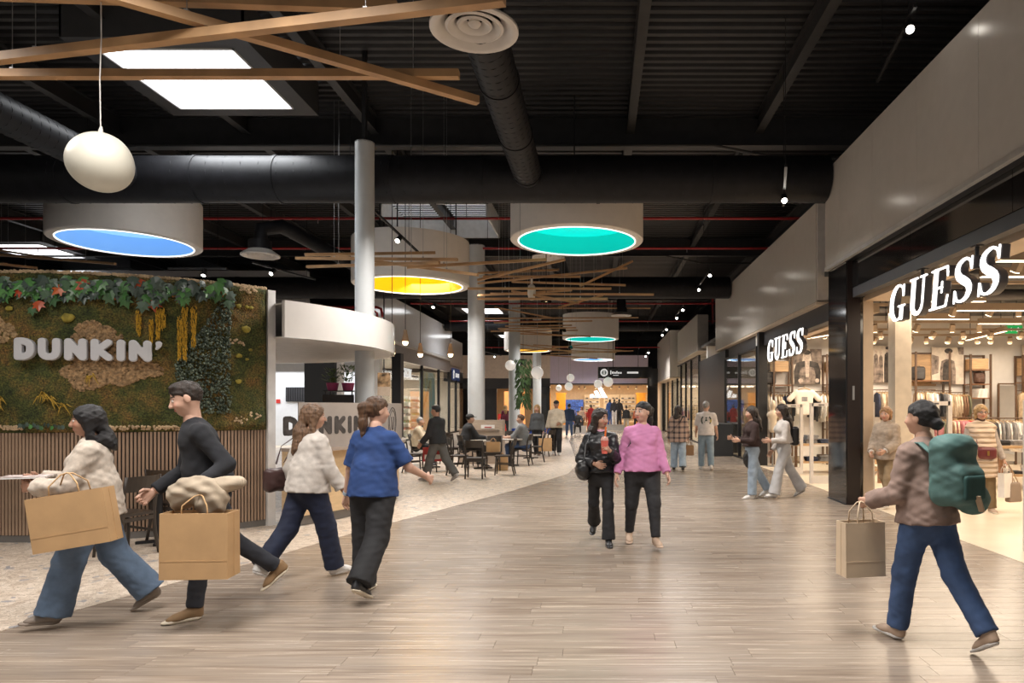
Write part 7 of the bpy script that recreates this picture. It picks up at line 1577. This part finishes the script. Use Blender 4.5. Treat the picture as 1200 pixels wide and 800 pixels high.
# 16 walking person with red bag
A16 = person('person in a black jacket and grey trousers walking past the cafe tables', -3.48, 14.75, 66, 1.68, False, .95, 4, ((20, 6, 2, -4), (-20, 18, 2, 28)), ((12, 8, 30), (10, 10, 40)), (12, 6),
       dict(mat=cloth('black_jacket', (.016, .016, .018)), grow=.032, sgrow=.028, hem=-.03, hemr=.097, name='jacket'), dict(mat=cloth('grey_trouser', (.09, .085, .08)), grow=.012, r=(.056, .046, .044), upto=1.0), ('grey', 'grey'), ('short', 'black'), 'tan', .015)
w = A16['W'](A16['A']['R']['hand']); rb = shopper('red and white plastic bag held by the person passing the cafe', w+Vector((.0, -.05, -.10)), .42, .30, .16, R(10), M('red_plastic', (.50, .05, .05), .4, 0, .2, 6), hl=.11); MB().cbox((0, -.083, -.2), (.34, .006, .10)).build('white_panel', WHITE, rb)
# seated
def seat_at(p, rz): a = R(rz); return p.x-math.sin(a)*-.0, p.y
SIT = ((82, 84, 8, 0), (78, 80, 8, 0))
def seated(lab, p, rz, **k):
    kw = dict(H=1.72, fem=False, g=1.05, lean=8, legs=SIT, arms=((38, 10, 50, (.4, 1, .3)), (34, 10, 55, (.4, 1, .3))), res=.016); kw.update(k)
    a = R(rz); fx, fy = -math.sin(a), math.cos(a)
    return person(lab, p.x-fx*.06, p.y-fy*.06, rz, **kw)
seated('person with white hair in a cream jacket seated at a cafe table', CHPOS['dark bistro chair under the seated person in the cream jacket'], -80, H=1.66, hair=('thin', 'grey'), top=dict(mat=cloth('cream_anorak', (.55, .46, .33)), grow=.035, sgrow=.03, hem=-.02, name='jacket'), tr=dict(mat=BLK), shoes=('black', 'black'))
seated('person in a black hoodie and cap seated at a cafe table', CHPOS['dark bistro chair under the person in the cap'], -60, H=1.78, g=1.15, hair=('cap', 'black', M('cap_black')), top=dict(mat=cloth('black_hoodie', (.015, .015, .017)), grow=.036, sgrow=.03, hem=-.02, collar=.03), tr=dict(mat=BLK), shoes=('black', 'grey'), skin='fair')
seated('person in a grey shirt and blue jeans seated with back to the walk', CHPOS['dark bistro chair under the person in the grey shirt'], 80, H=1.76, g=1.12, hair=('short', 'brown'), top=dict(mat=cloth('grey_shirt', (.17, .175, .18)), grow=.026, sgrow=.024, sleeve=1.2, hem=-.02), tr=dict(mat=JEAND), shoes=('black', 'white'), skin='fair')
q = G(588.5, 551); shopper('kraft bag standing on the floor under the empty chair', Vector((q.x, q.y, .34)), .28, .335, .16, 0, KRAFT, hl=.1)
q = CHPOS['dark bistro chair facing the walk with a kraft bag on its seat']; shopper('kraft bag standing on a chair seat at the cafe', Vector((q.x, q.y, .72)), .32, .25, .18, 0, KRAFT, hl=.1)
# far figures
def far(lab, u, v, rz, H, tcol, pcol, hairs, fem=True, legs=((10, 4, 2, 0), (-10, 8, 2, 8)), **k):
    p = G(u, v); return person(lab, p.x, p.y, rz, H, fem, 1.05, 1, legs, ((4, 10, 20), (0, 10, 20)), (0, 0), dict(mat=cloth('far_'+tcol[0], tcol[1]), grow=.03, sgrow=.026, hem=-.03), dict(mat=cloth('far_'+pcol[0], pcol[1]), grow=.012), k.get('shoes', ('white', 'white')), hairs, k.get('skin', 'light'), .026)
far('person in a dark blue jacket standing before the end shop with back turned', 667, 512.5, 10, 1.80, ('navyjkt', (.03, .05, .11)), ('bluejean', (.06, .10, .2)), ('short', 'black'), False)
far('person in a black top and beige trousers in front of the end shop', 734, 505, 0, 1.70, ('blacktop', (.02, .018, .018)), ('beigetr', (.45, .38, .30)), ('short', 'black'), True)
far('person in an orange top at the right of the end shop', 746, 503.5, 20, 1.62, ('orangetop', (.5, .14, .07)), ('darktr', (.03, .03, .04)), ('longtied', 'darkbrown'))
far('person in a burgundy sweater with long blond hair behind the cafe', 592.5, 511, 8, 1.72, ('burgundy', (.11, .012, .03)), ('darktr', (.03, .03, .04)), ('long', 'blond'))
far('person in pale clothes among the rails of the end shop', 682, 503, 150, 1.66, ('paletop', (.5, .42, .38)), ('darktr', (.03, .03, .04)), ('longtied', 'brown'))
p = G(677.5, 508); person('person in black seated on the podium of the end shop', p.x, p.y, 176, 1.74, False, 1.05, 8, SIT, ((30, 10, 60), (30, 10, 60)), (0, 14), dict(mat=cloth('far_blackjkt', (.015, .015, .017)), grow=.03, sgrow=.026), dict(mat=BLK), ('black', 'white'), ('short', 'black'), 'light', .024)
p = G(677.5, 507.2); tag(MB().box((p.x-.5, p.y-.05, 0), (p.x+.5, p.y+.45, .40)).box((p.x-.52, p.y-.07, .40), (p.x+.52, p.y+.47, .43)).build('bench', M('concrete_podium')), 'grey block bench under the seated person in black', 'bench')
